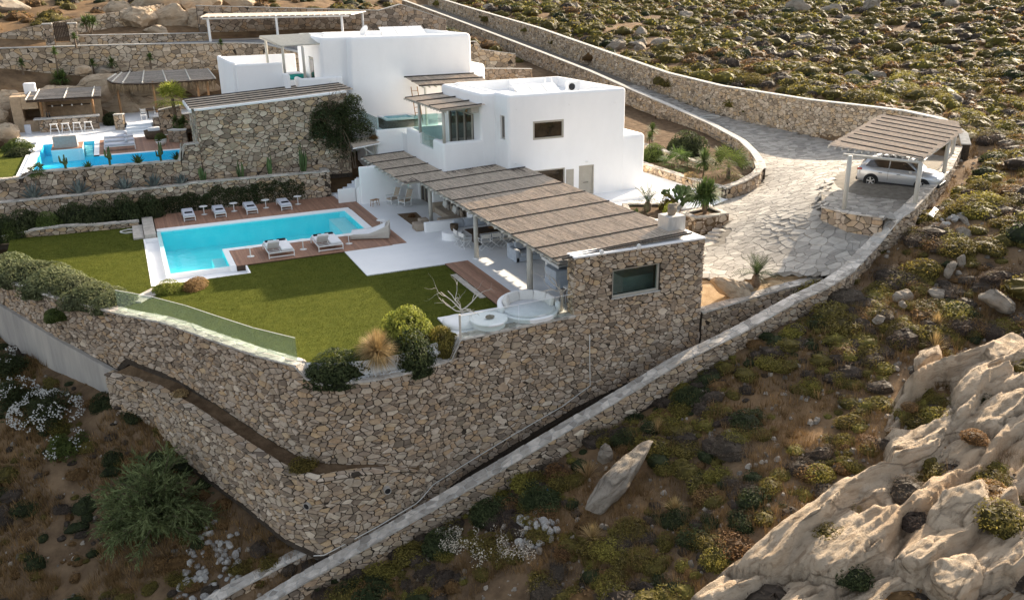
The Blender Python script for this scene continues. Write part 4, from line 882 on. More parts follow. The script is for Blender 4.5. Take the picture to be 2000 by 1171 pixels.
# ================================================================ reed roofs
def reed_roof(parent, x0, x1, y0, y1, zfun, along='Y', pitch=.034, seed=1, seglen=2.4, rad=.014, name='reed_mat', m='reed', skip=None):
    """cane matting: thin canes laid side by side"""
    rnd = random.Random(seed); b = MB()
    if along == 'Y': a0, a1, c0, c1 = x0, x1, y0, y1
    else: a0, a1, c0, c1 = y0, y1, x0, x1
    n = int((a1-a0)/pitch)
    for i in range(n):
        a = a0+(i+.5)*pitch; c = c0-rnd.uniform(-.02,.06)-rnd.random()*seglen*.8
        while c < c1:
            e = c+seglen*rnd.uniform(.6,1.3); s_, t_ = max(c, c0+rnd.uniform(-.05,.03)), min(e, c1+rnd.uniform(-.03,.05)); c = e+.01
            if t_-s_ < .15: continue
            b.cur = min(1, max(0, rnd.gauss(.5,.22))); r_ = rad*rnd.uniform(.7,1.15); aj = rnd.uniform(-.006,.006); dz = rnd.uniform(0,.012)
            k = 3; vs_ = []
            for q in (s_, t_):
                jx = a+aj+rnd.uniform(-.012,.012)
                x, y = (jx, q) if along == 'Y' else (q, jx)
                if skip and skip(x, y): break
                z = zfun(x, y)+dz
                dv = (1,0) if along == 'Y' else (0,1)
                vs_ += [(x-dv[0]*r_,y-dv[1]*r_,z),(x,y,z+r_*1.3),(x+dv[0]*r_,y+dv[1]*r_,z)]
            if len(vs_) == 6: b.add(vs_, [(0,1,4,3),(1,2,5,4)])
    o = b.build(name, M[m], parent); return o
# ---- long terrace pergola
PG = wempty('terrace_pergola', (19,45,0), 'long reed roofed pergola shading the white terrace beside the lawn', 'pergola')
def zroof(x, y): return 2.60+(x-16.0)*.045
def noroof(x, y): return (x > 21.7 and y > YF-.02) or (x > 18.1 and y > 51.08) or (x < 15.95 and y < 49.5)
lowm = MB()
for (x0,x1,y0,y1) in ((15.95,22.8,31.05,YF-.02),(15.95,21.7,YF-.02,51.06),(15.0,18.1,51.06,59.6),(15.0,15.95,49.5,51.06)):
    lowm.add([(x,y,zroof(x,y)-.006) for x,y in ((x0,y0),(x1,y0),(x1,y1),(x0,y1))], [(0,1,2,3)])
lowm.build('mat_backing', M['darkwood'], PG)  # dark sheet under the canes, stands in for shade in their gaps
rr = reed_roof(PG, 15.0, 22.82, 31.0, 59.65, zroof, 'Y', skip=noroof, seed=3, seglen=1.3)
rr['kind'] = 'stuff'
for y in [31.35]+[33.1+k*2.62 for k in range(11)]:
    xa = 15.0 if y > 49.5 else 15.95; xb = 22.75 if y < YF else (21.65 if y < 51 else 18.05)
    n_ = 9; pts = [(xa-.05+(xb-xa+.1)*k/n_, y+random.Random(int(y*10)+k).uniform(-.015,.015), zroof(xa+(xb-xa)*k/n_, y)+.05) for k in range(n_+1)]
    MB().tube(pts, .035, 6).build('batten', M['batten'], PG)
MB().tube([(16.2,31.06,2.66),(19,31.08,2.8),(22.9,31.06,2.96)],.04,6).build('batten', M['batten'], PG)
for k in range(33):
    y = 31.5+k*.865; xa = 14.85 if y > 49.4 else 15.82
    xb = 22.7 if y < YF-.2 else (21.6 if y < 51 else 18.0)
    MB().cyl((xa, y, zroof(xa,y)-.085), (xb, y, zroof(xb,y)-.085), .062, n=8).build('rafter', M['post'], PG)
for (xa, xb, ya, yb) in ((16.15,16.15,31.3,49.6),(15.35,15.35,49.4,59.5),(19.2,19.2,31.3,49)):
    MB().cyl((xa,ya,zroof(xa,ya)-.21),(xb,yb,zroof(xb,yb)-.21),.07,n=8).build('beam', M['post'], PG)
for (x, y, w_) in ((16.15,40.85,.125),(16.3,34.5,.14),(16.55,49.4,.12),(16.0,57.2,.12)):
    b = MB().cyl((x,y,0),(x,y,zroof(x,y)-.2),w_*1.05,w_,n=14).build('post', M['post'], PG, smooth=True)
    MB().cyl((x,y,0),(x,y,.06),w_*1.25,n=14).build('shoe', M['paintwhite'], b)
# sculpture pedestal on the roof slab
pd = wempty('stone_pedestal', (22.75,32.4,2.72), 'grey square pedestal with an upright round stone on the pavilion roof', 'pedestal')
boxpart('block', M['basalt'], pd, (22.2,23.15,31.95,32.85,2.72,3.55), bevel=.03)
# ---- balcony pergola of the nearer house
B1 = wempty('balcony_pergola', (19.6,54.5,3.5), 'small reed pergola over the balcony of the nearer house', 'pergola')
zb1 = lambda x, y: 6.62+(x-18.2)*.05
reed_roof(B1, 18.0, 20.9, 50.6, 58.3, zb1, 'X', seed=5, pitch=.04, rad=.02, skip=lambda x, y: x > 20.72 and y > 51.05)['kind'] = 'stuff'
bk = MB(); bk.add([(x,y,zb1(x,y)-.008) for x,y in ((18.05,50.65),(20.7,50.65),(20.7,58.2),(18.05,58.2))],[(0,1,2,3)]); bk.build('mat_backing', M['reed'], B1)
for y in (50.75,52.9,55.4,57.9): MB().tube([(17.95,y,zb1(17.95,y)+.05),(20.72,y,zb1(20.7,y)+.06)],.05).build('batten', M['batten'], B1)
for k in range(14): 
    y = 50.8+k*.56; MB().cyl((17.9,y,zb1(17.9,y)-.07),(20.7,y,zb1(20.7,y)-.07),.05,n=7).build('rafter', M['post'], B1)
for y in (50.95,56.0): MB().cyl((18.3,y if y > 52 else 51.25,4.45 if y < 52 else 4.4),(18.3,y if y > 52 else 51.25,zb1(18.3,y)-.1),.1,n=12).build('post', M['post'], B1, smooth=True)
MB().cyl((18.3,50.7,zb1(18.3,0)-.16),(18.3,58.2,zb1(18.3,0)-.16),.06,n=8).build('beam', M['post'], B1)
tag(boxpart('glass_balustrade', M['glass'], None, (18.28,18.30,53.05,55.65,3.78,4.55)), 'clear glass panel in the balcony parapet of the nearer house', 'glass panel')
tag(boxpart('glass_screen', M['glassblue'], None, (18.5,20.6,57.9,57.92,3.6,5.4)), 'tall glass windscreen at the back of the balcony', 'glass panel')
# ---- small pergola in front of the upper house
B2 = wempty('small_pergola', (23,63,4), 'small dark reed pergola against the upper house wall', 'pergola')
zb2 = lambda x, y: 6.95+(y-61)*.10
reed_roof(B2, 20.2, 25.8, 61.2, 65.0, zb2, 'Y', seed=6, pitch=.05, rad=.025)['kind'] = 'stuff'
bk = MB(); bk.add([(x,y,zb2(x,y)-.008) for x,y in ((20.25,61.25),(25.7,61.25),(25.7,65.1),(20.25,65.1))],[(0,1,2,3)]); bk.build('mat_backing', M['reed'], B2)
for y in (61.3,63.0,64.8): MB().tube([(20.1,y,zb2(20,y)+.06),(25.85,y,zb2(25,y)+.06)],.055).build('batten', M['batten'], B2)
for k in range(11): MB().cyl((20.4+k*.5,61.1,zb2(0,61.1)-.06),(20.4+k*.5,65,zb2(0,65)-.06),.05,n=7).build('rafter', M['post'], B2)
for x in (20.6,25.4): MB().cyl((x,61.4,3.98),(x,61.4,zb2(0,61.4)-.1),.08,n=10).build('post', M['post'], B2)
# ---- upper house terrace pergola (bare poles)
B3 = wempty('pole_pergola', (12.3,68,6.5), 'weathered pole pergola over the upper house terrace', 'pergola')
for k in range(15):
    k = k*.57; y = 65.9+k*.62; z0 = 9.95+(k*.62)*.1
    MB().tube([(10.3+.25*(k/8)-.3*(1-k/8)+1.2*(1-k/8),y,z0),(12.4,y+.02,z0+.02),(14.35,y,z0+.06)],.07,7).build('pole', M['post'], B3)
    
MB().cyl((11.4,65.7,9.86),(10.6,71.2,10.35),.07,n=8).build('beam', M['post'], B3)
for (x, y, z0, z1) in ((11.55,67.1,7.9,10.0),(12.75,65.7,7.6,9.9),(10.9,70.5,8.0,10.3)): MB().cyl((x,y,z0),(x,y,z1),.1,n=12).build('post', M['post'], B3, smooth=True)
# ---- storage block roof
B4 = wempty('slatted_roof', (9,64,6.3), 'sloping reed roof with dark battens over the rubble storage block', 'roof')
zb4 = lambda x, y: 6.30+(x-4.4)*.0585+.12+(y-61)*.02
reed_roof(B4, 4.2, 15.2, 61.35, 66.8, zb4, 'X', seed=8, pitch=.05, rad=.026, seglen=2.8, skip=lambda x, y: (x > 12.2 and y > 65.3))['kind'] = 'stuff'
bk = MB()
for q in (((4.3,61.3),(12.2,61.3),(12.2,66.8),(4.3,66.8)),((12.2,61.3),(15.2,61.3),(15.2,65.3),(12.2,65.3))): bk.add([(x,y,zb4(x,y)-.01) for x,y in q],[(0,1,2,3)])
bk.build('mat_backing', M['reed'], B4)
for y in (61.75,62.9,64.0,65.1,66.3): MB().tube([(4.1,y,zb4(4.1,y)+.06),(9,y,zb4(9,y)+.06),(15.1 if y < 65.2 else 12.1,y,zb4(15.1 if y < 65.2 else 12.1,y)+.06)],.05).build('batten', M['batten'], B4)
boxpart('edge_board', M['paintwhite'], B4, (4.05,4.17,61.0,66.9,6.2,6.42))
# ---- little canopy by the stair
B5 = wempty('door_canopy', (15.5,60.3,2.8), 'little timber canopy over the door below the climbing shrub', 'canopy')
bk = MB(); bk.add([(14.4,59.3,3.30),(16.4,59.6,3.45),(16.4,60.9,3.72),(14.4,60.9,3.6)],[(0,1,2,3)]); bk.build('reed_mat', M['reed'], B5)
MB().cyl((14.35,59.28,3.22),(16.45,59.6,3.38),.055,n=8).build('beam', M['paintwhite'], B5); MB().cyl((15.2,59.45,3.2),(16.25,60.3,2.3),.05,n=8).build('brace', M['paintwhite'], B5)
for x in (15.6,16.2): MB().cyl((x,60.4,0.9),(x,60.4,3.5),.06,n=8).build('post', M['post'], B5)
# ---- carport by the plaza
CPT = wempty('carport', (42,37,2.1), 'carport with reed roof on white posts sheltering the silver car', 'carport')
cq = [Vector((34.33,34.94,5.4)), Vector((37.95,31.82,4.85)), Vector((46.97,36.86,4.95)), Vector((49.67,39.5,5.05)), Vector((45.3,41.7,5.5))]
nrm = (cq[1]-cq[0]).cross(cq[4]-cq[0]).normalized(); 
def zc_(x, y): return cq[0].z-(nrm.x*(x-cq[0].x)+nrm.y*(y-cq[0].y))/nrm.z
u_ = Vector((cq[4].x-cq[0].x, cq[4].y-cq[0].y)).normalized(); v_ = Vector((u_.y,-u_.x))
poly = [(q.x,q.y) for q in cq]
rnd = random.Random(77); rd = MB(); Lu = 16.5
def inside(x, y): return bool(in_poly(np.array([(x, y)]), poly)[0])
rows = np.arange(-2.2, Lu, .072)
for a in rows:           # canes run across, parallel to the front edge
    t0 = None; tt = np.arange(-2, 9, .12); pts = [(cq[0].x+u_.x*a+v_.x*t, cq[0].y+u_.y*a+v_.y*t) for t in tt]; ins = in_poly(np.array(pts), poly)
    ks = [k for k in range(len(tt)) if ins[k]]
    if len(ks) < 3: continue
    c = tt[ks[0]]-rnd.uniform(0,.12); end = tt[ks[-1]]+rnd.uniform(0,.12)
    while c < end:
        e = min(end, c+rnd.uniform(1.2,2.6)); rd.cur = min(1,max(0,rnd.gauss(.6,.2))); vs_ = []
        for t in (c, e):
            x = cq[0].x+u_.x*a+v_.x*t; y = cq[0].y+u_.y*a+v_.y*t; z = zc_(x,y)+rnd.uniform(0,.015); r_ = .026
            vs_ += [(x-u_.x*r_,y-u_.y*r_,z),(x,y,z+.035),(x+u_.x*r_,y+u_.y*r_,z)]
        rd.add(vs_, [(0,1,4,3),(1,2,5,4)]); c = e+.02
rd.build('reed_mat', M['reed'], CPT)['kind'] = 'stuff'
for k, a in enumerate((.25,1.55,3.0,4.4,5.8,7.2,8.6,10.0,11.4,12.8)):
    pts = []
    for t in np.arange(-2, 9.2, .25):
        x = cq[0].x+u_.x*a+v_.x*t; y = cq[0].y+u_.y*a+v_.y*t
        if inside(x, y): pts.append((x, y, zc_(x,y)+.055+rnd.uniform(-.004,.004)))
    if len(pts) > 3: MB().tube(pts, .04, 6).build('batten', M['batten'], CPT)
for k in range(15):
    a = .3+k*.62; s_ = []
    for t in (.15,.98): s_.append(None)
    x0_, y0_ = cq[0].x+(cq[1].x-cq[0].x)*k/14, cq[0].y+(cq[1].y-cq[0].y)*k/14
    MB().cyl((x0_,y0_,zc_(x0_,y0_)-.09),(x0_+u_.x*11.8,y0_+u_.y*11.8,zc_(x0_+u_.x*11.8,y0_+u_.y*11.8)-.09),.055,n=7).build('rafter', M['post'], CPT) if inside(x0_+u_.x*11,y0_+u_.y*11) or k < 9 else None
for (x, y) in ((34.5,33.5),(37.7,31.75),(44.5,35.75),(46.0,41.0),(48.9,38.9)):
    MB().cyl((x,y,2.1),(x,y,zc_(x,y)-.16),.12,.12,n=12).build('post', M['post'], CPT, smooth=True)
for a_, b_ in (((34.4,33.9),(37.8,31.95)),((44.3,35.6),(48.9,39.0)),((37.8,31.95),(44.6,35.8))):
    MB().cyl((*a_,zc_(*a_)-.2),(*b_,zc_(*b_)-.2),.075,n=8).build('beam', M['post'], CPT)
# ---- parking shelter on the upper road
B6 = wempty('parking_shelter', (17,92,9.3), 'long white slatted parking shelter on the upper road', 'shelter')
z6 = lambda x, y: 11.55-(x-9)*.006+(y-91)*.03
bk = MB(); bk.add([(x,y,z6(x,y)) for x,y in ((8.2,91),(23.0,91),(26.2,97),(9.4,97))],[(0,1,2,3)]); bk.build('reed_mat', M['reed'], B6)
for k in range(24):
    f = k/23; MB().cyl((8.3+14.6*f,90.8,z6(8.3+14.6*f,91)-.06),(9.5+16.6*f,97,z6(9.5+16.6*f,97)-.06),.06,n=6).build('rafter', M['paintwhite'], B6)
MB().cyl((8.4,91.3,11.38),(22.8,91.3,11.3),.09,n=8).build('beam', M['paintwhite'], B6)
for x, y in ((8.9,91.3),(15.4,91.3),(22.0,91.3),(25.6,96.6)): MB().cyl((x,y,9.2),(x,y,11.4),.13,n=10).build('post', M['paintwhite'], B6)
# ================================================================ glass fences
gf = wempty('glass_fence', (1.7,35.8,0), 'frameless glass fence along the top of the curved retaining wall beside the lawn', 'glass fence')
FP = Path([(-1.55,40.75),(-.95,40.0),(.55,38.3),(1.95,35.75),(3.6,32.85),(4.75,31.3)]); nP = 5
for k in range(nP):
    s0, s1 = FP.L*k/nP+.015, FP.L*(k+1)/nP-.015; a = Vector((*FP.pos(s0),0)); c = Vector((*FP.pos(s1),0)); d = (c-a); L_ = d.length
    m_ = Matrix.Translation(a) @ Matrix.Rotation(math.atan2(d.y,d.x),4,'Z')
    pn = boxpart('glass_pane', M['glass'], gf, (0,L_,-.008,.008,.06,1.02), m=m_)
    boxpart('edge_trim', M['paintwhite'], gf, (0,L_,-.010,.010,1.02,1.03), m=m_)
gf = wempty('glass_fence', (14,30.8,0), 'frameless glass fence in front of the white corner seating', 'glass fence')
for x0, x1 in ((11.3,14.0),(14.03,16.66)):
    y0 = 30.62+(x0-11.1)*.06; m_ = Matrix.Translation((x0,y0,0)) @ Matrix.Rotation(.06,4,'Z')
    boxpart('glass_pane', M['glassclear'], gf, (0,x1-x0,-.008,.008,.06,1.02), m=m_); boxpart('edge_trim', M['paintwhite'], gf, (0,x1-x0,-.012,.012,1.02,1.035), m=m_)
MB().cyl((11.28,30.62,0),(11.28,30.62,1.1),.05,n=8).build('post', M['deadwood'], gf)

# ================================================================ pool furniture
def towel(loc, rz, label, group):
    o = carve('folded_towel', bm_box_round((-.24,.24,-.12,.12,0,.07), .03, 2, False), [], M['towel'], None); o.location = loc; o.rotation_euler = (0,0,rz); return tag(o, label, 'towel', group)
def make_lounger():
    t = empty('sun_lounger', (0,0,0))
    f = MB()
    for b in ((-.36,-.31,0,2.0,.24,.30),(.31,.36,0,2.0,.24,.30),(-.31,.31,0,.05,.24,.30),(-.31,.31,1.95,2.0,.24,.30),(-.31,.31,.08,.12,.06,.09)): f.box(*b)
    f.build('frame', M['paintwhite'], t)
    for x in (-.36,.31):
        for y in (0,1.95): boxpart('leg', M['paintwhite'], t, (x,x+.05,y,y+.05,0,.24))
    carve('mattress', bm_box_round((-.34,.34,.04,1.97,.30,.42), .04, 3, False), [], M['cushion'], t)
    return t
lg = make_lounger()
ords = ('leftmost','second','third','rightmost')
for k, x in enumerate((2.87,4.76,6.74,8.96)):
    o = lg if k == 0 else copy_tree(lg)
    o.location = (x, 56.58, .02); o['group'] = 'single loungers on the far deck'; o['category'] = 'sun lounger'; o['label'] = f'{ords[k]} of the four grey cushioned loungers on the far pool deck'
    towel((x,57.12,.44), .05*(k-1), f'black towel on the {ords[k]} far deck lounger', 'black towels on the far loungers')
def make_table(h=.55, r=.27):
    t = empty('side_table', (0,0,0))
    MB().lathe([(.001,h-.03),(r*.9,h-.028),(r,h-.012),(r*.98,h),(.001,h)],24).build('table_top', M['paintwhite'], t, smooth=False)
    MB().lathe([(.035,.03),(.028,.2),(.03,h-.03)],12).build('stem', M['paintwhite'], t, smooth=True)
    MB().lathe([(.2,0),(.2,.012),(.1,.03),(.035,.05)],20).build('base', M['paintwhite'], t, smooth=True)
    return t
tb = make_table(); tl = [(3.87,58.0,'round white side table between the first and second far lounger'),(5.76,58.0,'round white side table between the second and third far lounger'),(7.82,57.95,'round white side table between the third and fourth far lounger'),(9.97,58.0,'round white side table right of the last far lounger'),(5.2,46.78,'round white side table left of the left double lounger on the near deck'),(8.08,46.83,'round white side table between the two double loungers'),(10.67,46.78,'round white side table between right double lounger and wicker daybed'),(13.25,49.1,'round white side table behind the wicker daybed')]
for k, (x, y, lab) in enumerate(tl):
    o = tb if k == 0 else copy_tree(tb)
    o.location = (x, y, .022); o['label'] = lab; o['category'] = 'side table'; o['group'] = 'white pedestal tables by the pool'
def make_double():
    t = empty('double_lounger', (0,0,0)); f = MB()
    for b in ((-.7,-.65,0,2.15,.28,.34),(.65,.7,0,2.15,.28,.34),(-.65,.65,0,.05,.28,.34),(-.65,.65,2.1,2.15,.28,.34),(-.025,.025,.05,2.1,.28,.33),(-.65,.65,0,.05,.05,.10)): f.box(*b)
    for k in range(6): f.box(-.65,.65,.3+k*.3,.36+k*.3,.30,.32)
    f.build('frame', M['paintwhite'], t)
    for x in (-.7,.65):
        for y in (0,2.1): boxpart('leg', M['paintwhite'], t, (x,x+.05,y,y+.05,0,.28))
    carve('mattress', bm_box_round((.03,.64,.05,2.1,.34,.47), .04, 3, False), [], M['cushionw'], t)
    carve('mattress', bm_box_round((-.64,-.03,.85,2.1,.34,.47), .04, 3, False), [], M['cushionw'], t)
    m_ = Matrix.Translation((0,.83,.40)) @ Matrix.Rotation(R(-38),4,'X')
    bk_ = carve('backrest', bm_box_round((-.64,-.03,-.8,0,-.02,.10), .04, 3, False), [], M['cushionw'], t); bk_.matrix_basis = m_
    fr = MB()
    for k in range(7): fr.box(-.62,-.05,-.78+k*.115,-.72+k*.115,-.06,-.03)
    fr.box(-.64,-.61,-.8,0,-.06,-.02); fr.box(-.06,-.03,-.8,0,-.06,-.02)
    o = fr.build('backrest_slats', M['paintwhite'], t); o.matrix_basis = m_
    MB().cyl((-.33,.3,.68),(-.33,.75,.3),.015,n=6).build('strut', M['paintwhite'], t)
    return t
db = make_double()
for k, (x, y) in enumerate(((6.72,45.78),(9.43,45.82))):
    o = db if k == 0 else copy_tree(db); o.location = (x, y, .022); s_ = ('left','right')[k]
    o['label'] = f'{s_} white double lounger with one raised back on the near deck'; o['category'] = 'sun lounger'; o['group'] = 'double loungers on the near deck'
    towel((x-.33,y+1.85,.495), 0, f'black towel on the left half of the {s_} double lounger', 'black towels on the double loungers'); towel((x+.33,y+1.9,.495), 0, f'black towel on the right half of the {s_} double lounger', 'black towels on the double loungers')
# wicker daybed
dbd = wempty('wicker_daybed', (12.2,47.3,0), 'pale wicker daybed with curled up back beside the pool corner', 'daybed')
secs = []
for k in range(11):
    f = k/10; cx_, cy_ = 11.15+2.1*f, 48.05-.75*f+.15*math.sin(f*3.1); hw = .72*(1-.25*abs(f-.5)); h = .30+.55*max(0,f-.45)**1.4*2.2; secs.append((cx_,cy_,hw,h))
vb = MB(); n8 = 8; vs_ = []
for (cx_,cy_,hw,h) in secs:
    for (a, z) in ((-1,.03),(-1.05,h*.6),(-1,h),(-.85,h+.01),(-.8,h-.10),(.8,h-.10),(.85,h+.01),(1,h),(1.05,h*.6),(1,.03)): vs_.append((cx_+.34*a*hw,cy_+.94*a*hw,z+.02))
q_ = 10; fs2 = [(i*q_+j,i*q_+j+1,(i+1)*q_+j+1,(i+1)*q_+j) for i in range(10) for j in range(q_-1)]+[(i*q_+q_-1,i*q_,(i+1)*q_,(i+1)*q_+q_-1) for i in range(10)]+[tuple(range(q_)),tuple(range(11*q_-1,10*q_-1,-1))]
vb.add(vs_, fs2); vb.build('shell', M['wicker'], dbd, bevel=.02)
cb = MB(); vs_ = []
for (cx_,cy_,hw,h) in secs[:-1]:
    for (a, z) in ((-.8,h-.09),(-.78,h+.0),(.78,h+.0),(.8,h-.09)): vs_.append((cx_+.34*a*hw,cy_+.94*a*hw,z+.03))
cb.add(vs_, [(i*4+j,i*4+j+1,(i+1)*4+j+1,(i+1)*4+j) for i in range(9) for j in range(3)]+[(0,1,2,3),(39,38,37,36)]).build('mattress', M['cushionw'], dbd, bevel=.02)
# ================================================================ covered terrace furniture
def four_leg(name, label, cat, loc, rz, w_, d_, h, m, top_t=.04, splay=.06):
    t = empty(name, loc, rz, label, cat)
    boxpart('seat', m, t, (-w_/2,w_/2,-d_/2,d_/2,h-top_t,h), bevel=.008)
    for sx in (-1,1):
        for sy in (-1,1): MB().cyl((sx*(w_/2-.05),sy*(d_/2-.04),h-top_t),(sx*(w_/2-.05+splay),sy*(d_/2-.04),0),.022,n=6).build('leg', m, t)
    MB().cyl((-w_/2+.04,0,h*.4),(w_/2-.04,0,h*.4),.014,n=6).build('stretcher', m, t)
    return t
four_leg('wooden_stool', 'small rustic wooden stool by the white stair wall', 'stool', (14.55,55.1,0), .4, .55,.32,.45, M['wood'])
def make_rocker():
    t = empty('rocking_chair', (0,0,0))
    for sy in (-.3,.3):
        MB().tube([(-.55,sy,.10),(-.3,sy,.035),(0,sy,.02),(.3,sy,.05),(.6,sy,.14)],.022).build('rocker', M['paintwhite'], t)
        MB().tube([(.32,sy,.04),(.32,sy,.62)],.025).build('leg', M['paintwhite'], t); MB().tube([(-.25,sy,.03),(-.30,sy,.5),(-.55,sy,1.1)],.025).build('leg', M['paintwhite'], t)
        MB().tube([(.36,sy,.62),(-.33,sy,.60)],.028).build('armrest', M['paintwhite'], t); MB().tube([(.32,sy,.33),(-.28,sy,.28)],.02).build('side_rail', M['paintwhite'], t)
    boxpart('seat', M['paintwhite'], t, (-.28,.34,-.28,.28,.31,.35))
    carve('seat_cushion', bm_box_round((-.26,.32,-.26,.26,.35,.45), .03, 2, False), [], M['beige'], t)
    o = carve('back_cushion', bm_box_round((-.05,.06,-.26,.26,0,.7), .03, 2, False), [], M['beige'], t); o.matrix_basis = Matrix.Translation((-.30,0,.42)) @ Matrix.Rotation(R(-22),4,'Y')
    for k in range(4): 
        MB().tube([(-.33-.05*k,-.3,.58+.13*k),(-.33-.05*k,.3,.58+.13*k)],.015).build('slat', M['paintwhite'], t)
    return t
rk = make_rocker()
for k, (x, y, a) in enumerate(((15.75,55.0,200),(16.35,54.1,205))):
    o = rk if k == 0 else copy_tree(rk); o.location = (x,y,0); o.rotation_euler = (0,0,R(a)); o['category'] = 'rocking chair'; o['group'] = 'white rocking chairs'; o['label'] = ('farther','nearer')[k]+' white rocking chair with beige cushions by the sliding door'
tag(MB().prism([(15.2,49.2),(16.3,50.2),(16.45,52.1),(15.2,52.2)], .003, .016).build('rug', M['rug']), 'dark brown woven rug on the terrace floor', 'rug')
tag(carve('pouf', bm_box_round((14.95,15.5,47.5,48.35,0,.42), .05, 3, False), [], M['beige'], None), 'square beige pouf at the corner of the low white wall', 'pouf')
tag(carve('pouf', bm_box_round((15.6,16.15,48.6,49.2,0,.40), .05, 3, False), [], M['beige'], None), 'second beige pouf behind the low white wall', 'pouf')
sf = wempty('corner_sofa', (17.2,50,0), 'beige linen corner sofa with loose cushions behind the low white wall', 'sofa')
carve('base', bm_box_round((16.7,18.4,47.75,48.75,.02,.38), .06, 3), [], M['beige'], sf); carve('base', bm_box_round((17.5,18.5,48.8,51.6,.02,.38), .06, 3), [], M['beige'], sf)
carve('backrest', bm_box_round((18.35,18.75,47.6,51.7,.02,.82), .08, 3), [], M['beige'], sf); carve('arm', bm_box_round((17.4,18.5,51.45,51.75,.02,.62), .06, 3), [], M['beige'], sf)
rnd = random.Random(4)
for k in range(6):
    o = carve('cushion', bm_box_round((-.28,.28,-.09,.09,-.22,.22), .07, 3, False), [], M[('beige','taupefab','canvas')[k%3]], sf); o.matrix_parent_inverse = Matrix.Identity(4)
    o.location = (18.1-17.2, 48.1+k*.58-50, .62); o.rotation_euler = (rnd.uniform(-.2,.2), rnd.uniform(-.3,-.1), R(80)+rnd.uniform(-.3,.3))
lw_ = wempty('low_white_wall', (16.4,47.2,0), 'low white plastered seat wall between lounge and dining areas', 'low wall'); lw_['kind'] = 'thing'
carve('wall', bm_box_round((15.4,18.2,47.05,47.45,0,.56), .05, 3), [], M['white'], lw_); carve('planter', bm_box_round((18.2,20.6,46.6,47.5,0,.85), .05, 3), [(18.4,20.4,46.75,47.35,.7,1)], M['white'], lw_)
carve('curved_bench', bm_box_round((16.6,20.8,45.3,46.1,0,.42), .05, 3), [], M['white'], lw_)
MB().lathe([(.62,0),(.62,.40),(.58,.43),(.001,.43)],28,(16.4,45.2,0)).build('round_bench', M['white'], lw_, smooth=False)
bk = wempty('basket_planter', (16.55,45.25,.43), 'dark woven basket on the round white bench', 'basket')
MB().lathe([(.18,.43),(.24,.6),(.25,.82),(.22,.82),(.2,.6)],18,(16.55,45.25,0)).build('basket', M['basket'], bk, smooth=True)
for k in range(6):
    o = carve('bench_cushion', bm_box_round((-.33,.33,-.09,.09,-.24,.24), .06, 3, False), [], M['bluefab'], None); o.location = (17.0+k*.68,45.75,.68); o.rotation_euler = (-.2,0,rnd.uniform(-.1,.1)); tag(o, ('first','second','third','fourth','fifth','sixth')[k]+' pale blue grey cushion from the left along the white dining bench', 'cushion', 'cushions on the dining bench')
dt = wempty('dining_table', (18.7,43.5,0), 'long dark timber dining table under the pergola', 'table')
for k in range(5): boxpart('plank', M['darkwood'], dt, (16.75,20.9,42.95+k*.235,42.95+k*.235+.23,.71,.76))
for x in (17.2,20.4): boxpart('trestle', M['darkwood'], dt, (x-.06,x+.06,43.1,44.0,0,.71))
tag(MB().lathe([(.06,0),(.2,.06),(.24,.1),(.22,.1),(.05,.03)],16,(18.2,43.5,.76)).build('wooden_bowl', M['wood']), 'shallow wooden bowl in the middle of the dining table', 'bowl')
def make_director():
    t = empty('director_chair', (0,0,0))
    for sx in (-.26,.26):
        MB().tube([(sx,.22,.63),(sx,-.24,.63)],.018).build('armrest', M['paintwhite'], t); MB().tube([(sx,-.24,.45),(sx,-.26,.92)],.017).build('back_post', M['paintwhite'], t); MB().tube([(sx,.2,.45),(sx,.2,.63)],.015).build('arm_post', M['paintwhite'], t)
        MB().tube([(sx,.22,.45),(sx,-.24,.45)],.016).build('seat_rail', M['paintwhite'], t); MB().tube([(sx,.24,.02),(sx,-.24,.02)],.016).build('foot_rail', M['paintwhite'], t)
    for y in (-.2,.2):
        MB().tube([(-.26,y,.45),(.26,y,.02)],.016).build('leg', M['paintwhite'], t); MB().tube([(.26,y+.02,.45),(-.26,y+.02,.02)],.016).build('leg', M['paintwhite'], t)
    boxpart('seat', M['canvas'], t, (-.26,.26,-.22,.2,.44,.452)); boxpart('back', M['canvas'], t, (-.27,.27,-.275,-.262,.68,.90))
    return t
dc = make_director(); dl = [(17.2,42.25,0,'leftmost director chair on the near side of the dining table'),(17.85,42.3,0,'second director chair on the near side of the dining table'),(18.5,42.3,0,'third director chair on the near side of the dining table'),(19.15,42.3,0,'fourth director chair on the near side of the dining table'),(16.3,43.75,-90,'farther director chair at the left end of the dining table'),(16.35,43.0,-80,'nearer director chair at the left end of the dining table')]
for k, (x, y, a, lab) in enumerate(dl):
    o = dc if k == 0 else copy_tree(dc); o.location = (x,y,0); o.rotation_euler = (0,0,R(a)); o['label'] = lab; o['category'] = 'chair'; o['group'] = 'white director chairs'
gs = wempty('grey_sofa', (19,39.8,0), 'pale grey blue two seat sofa under the pergola', 'sofa')
carve('base', bm_box_round((17.7,20.1,39.15,40.3,.03,.3), .05, 3), [], M['bluefab'], gs); carve('backrest', bm_box_round((17.7,20.1,40.05,40.35,.03,.82), .07, 3), [], M['bluefab'], gs)
for x in (17.68,19.85): carve('arm', bm_box_round((x,x+.28,39.15,40.3,.03,.66), .06, 3), [], M['bluefab'], gs)
for x in (17.97,18.92): carve('seat_cushion', bm_box_round((x,x+.92,39.13,40.05,.3,.46), .05, 3, False), [], M['bluefab'], gs)
for x in (18.25,18.85,19.5):
    o = carve('cushion', bm_box_round((-.3,.3,-.1,.1,-.24,.24), .07, 3, False), [], M['taupefab' if x > 19 else 'bluefab'], gs); o.matrix_parent_inverse = Matrix.Identity(4); o.location = (x-19,39.9-39.8,.72); o.rotation_euler = (-.3,0,.1)
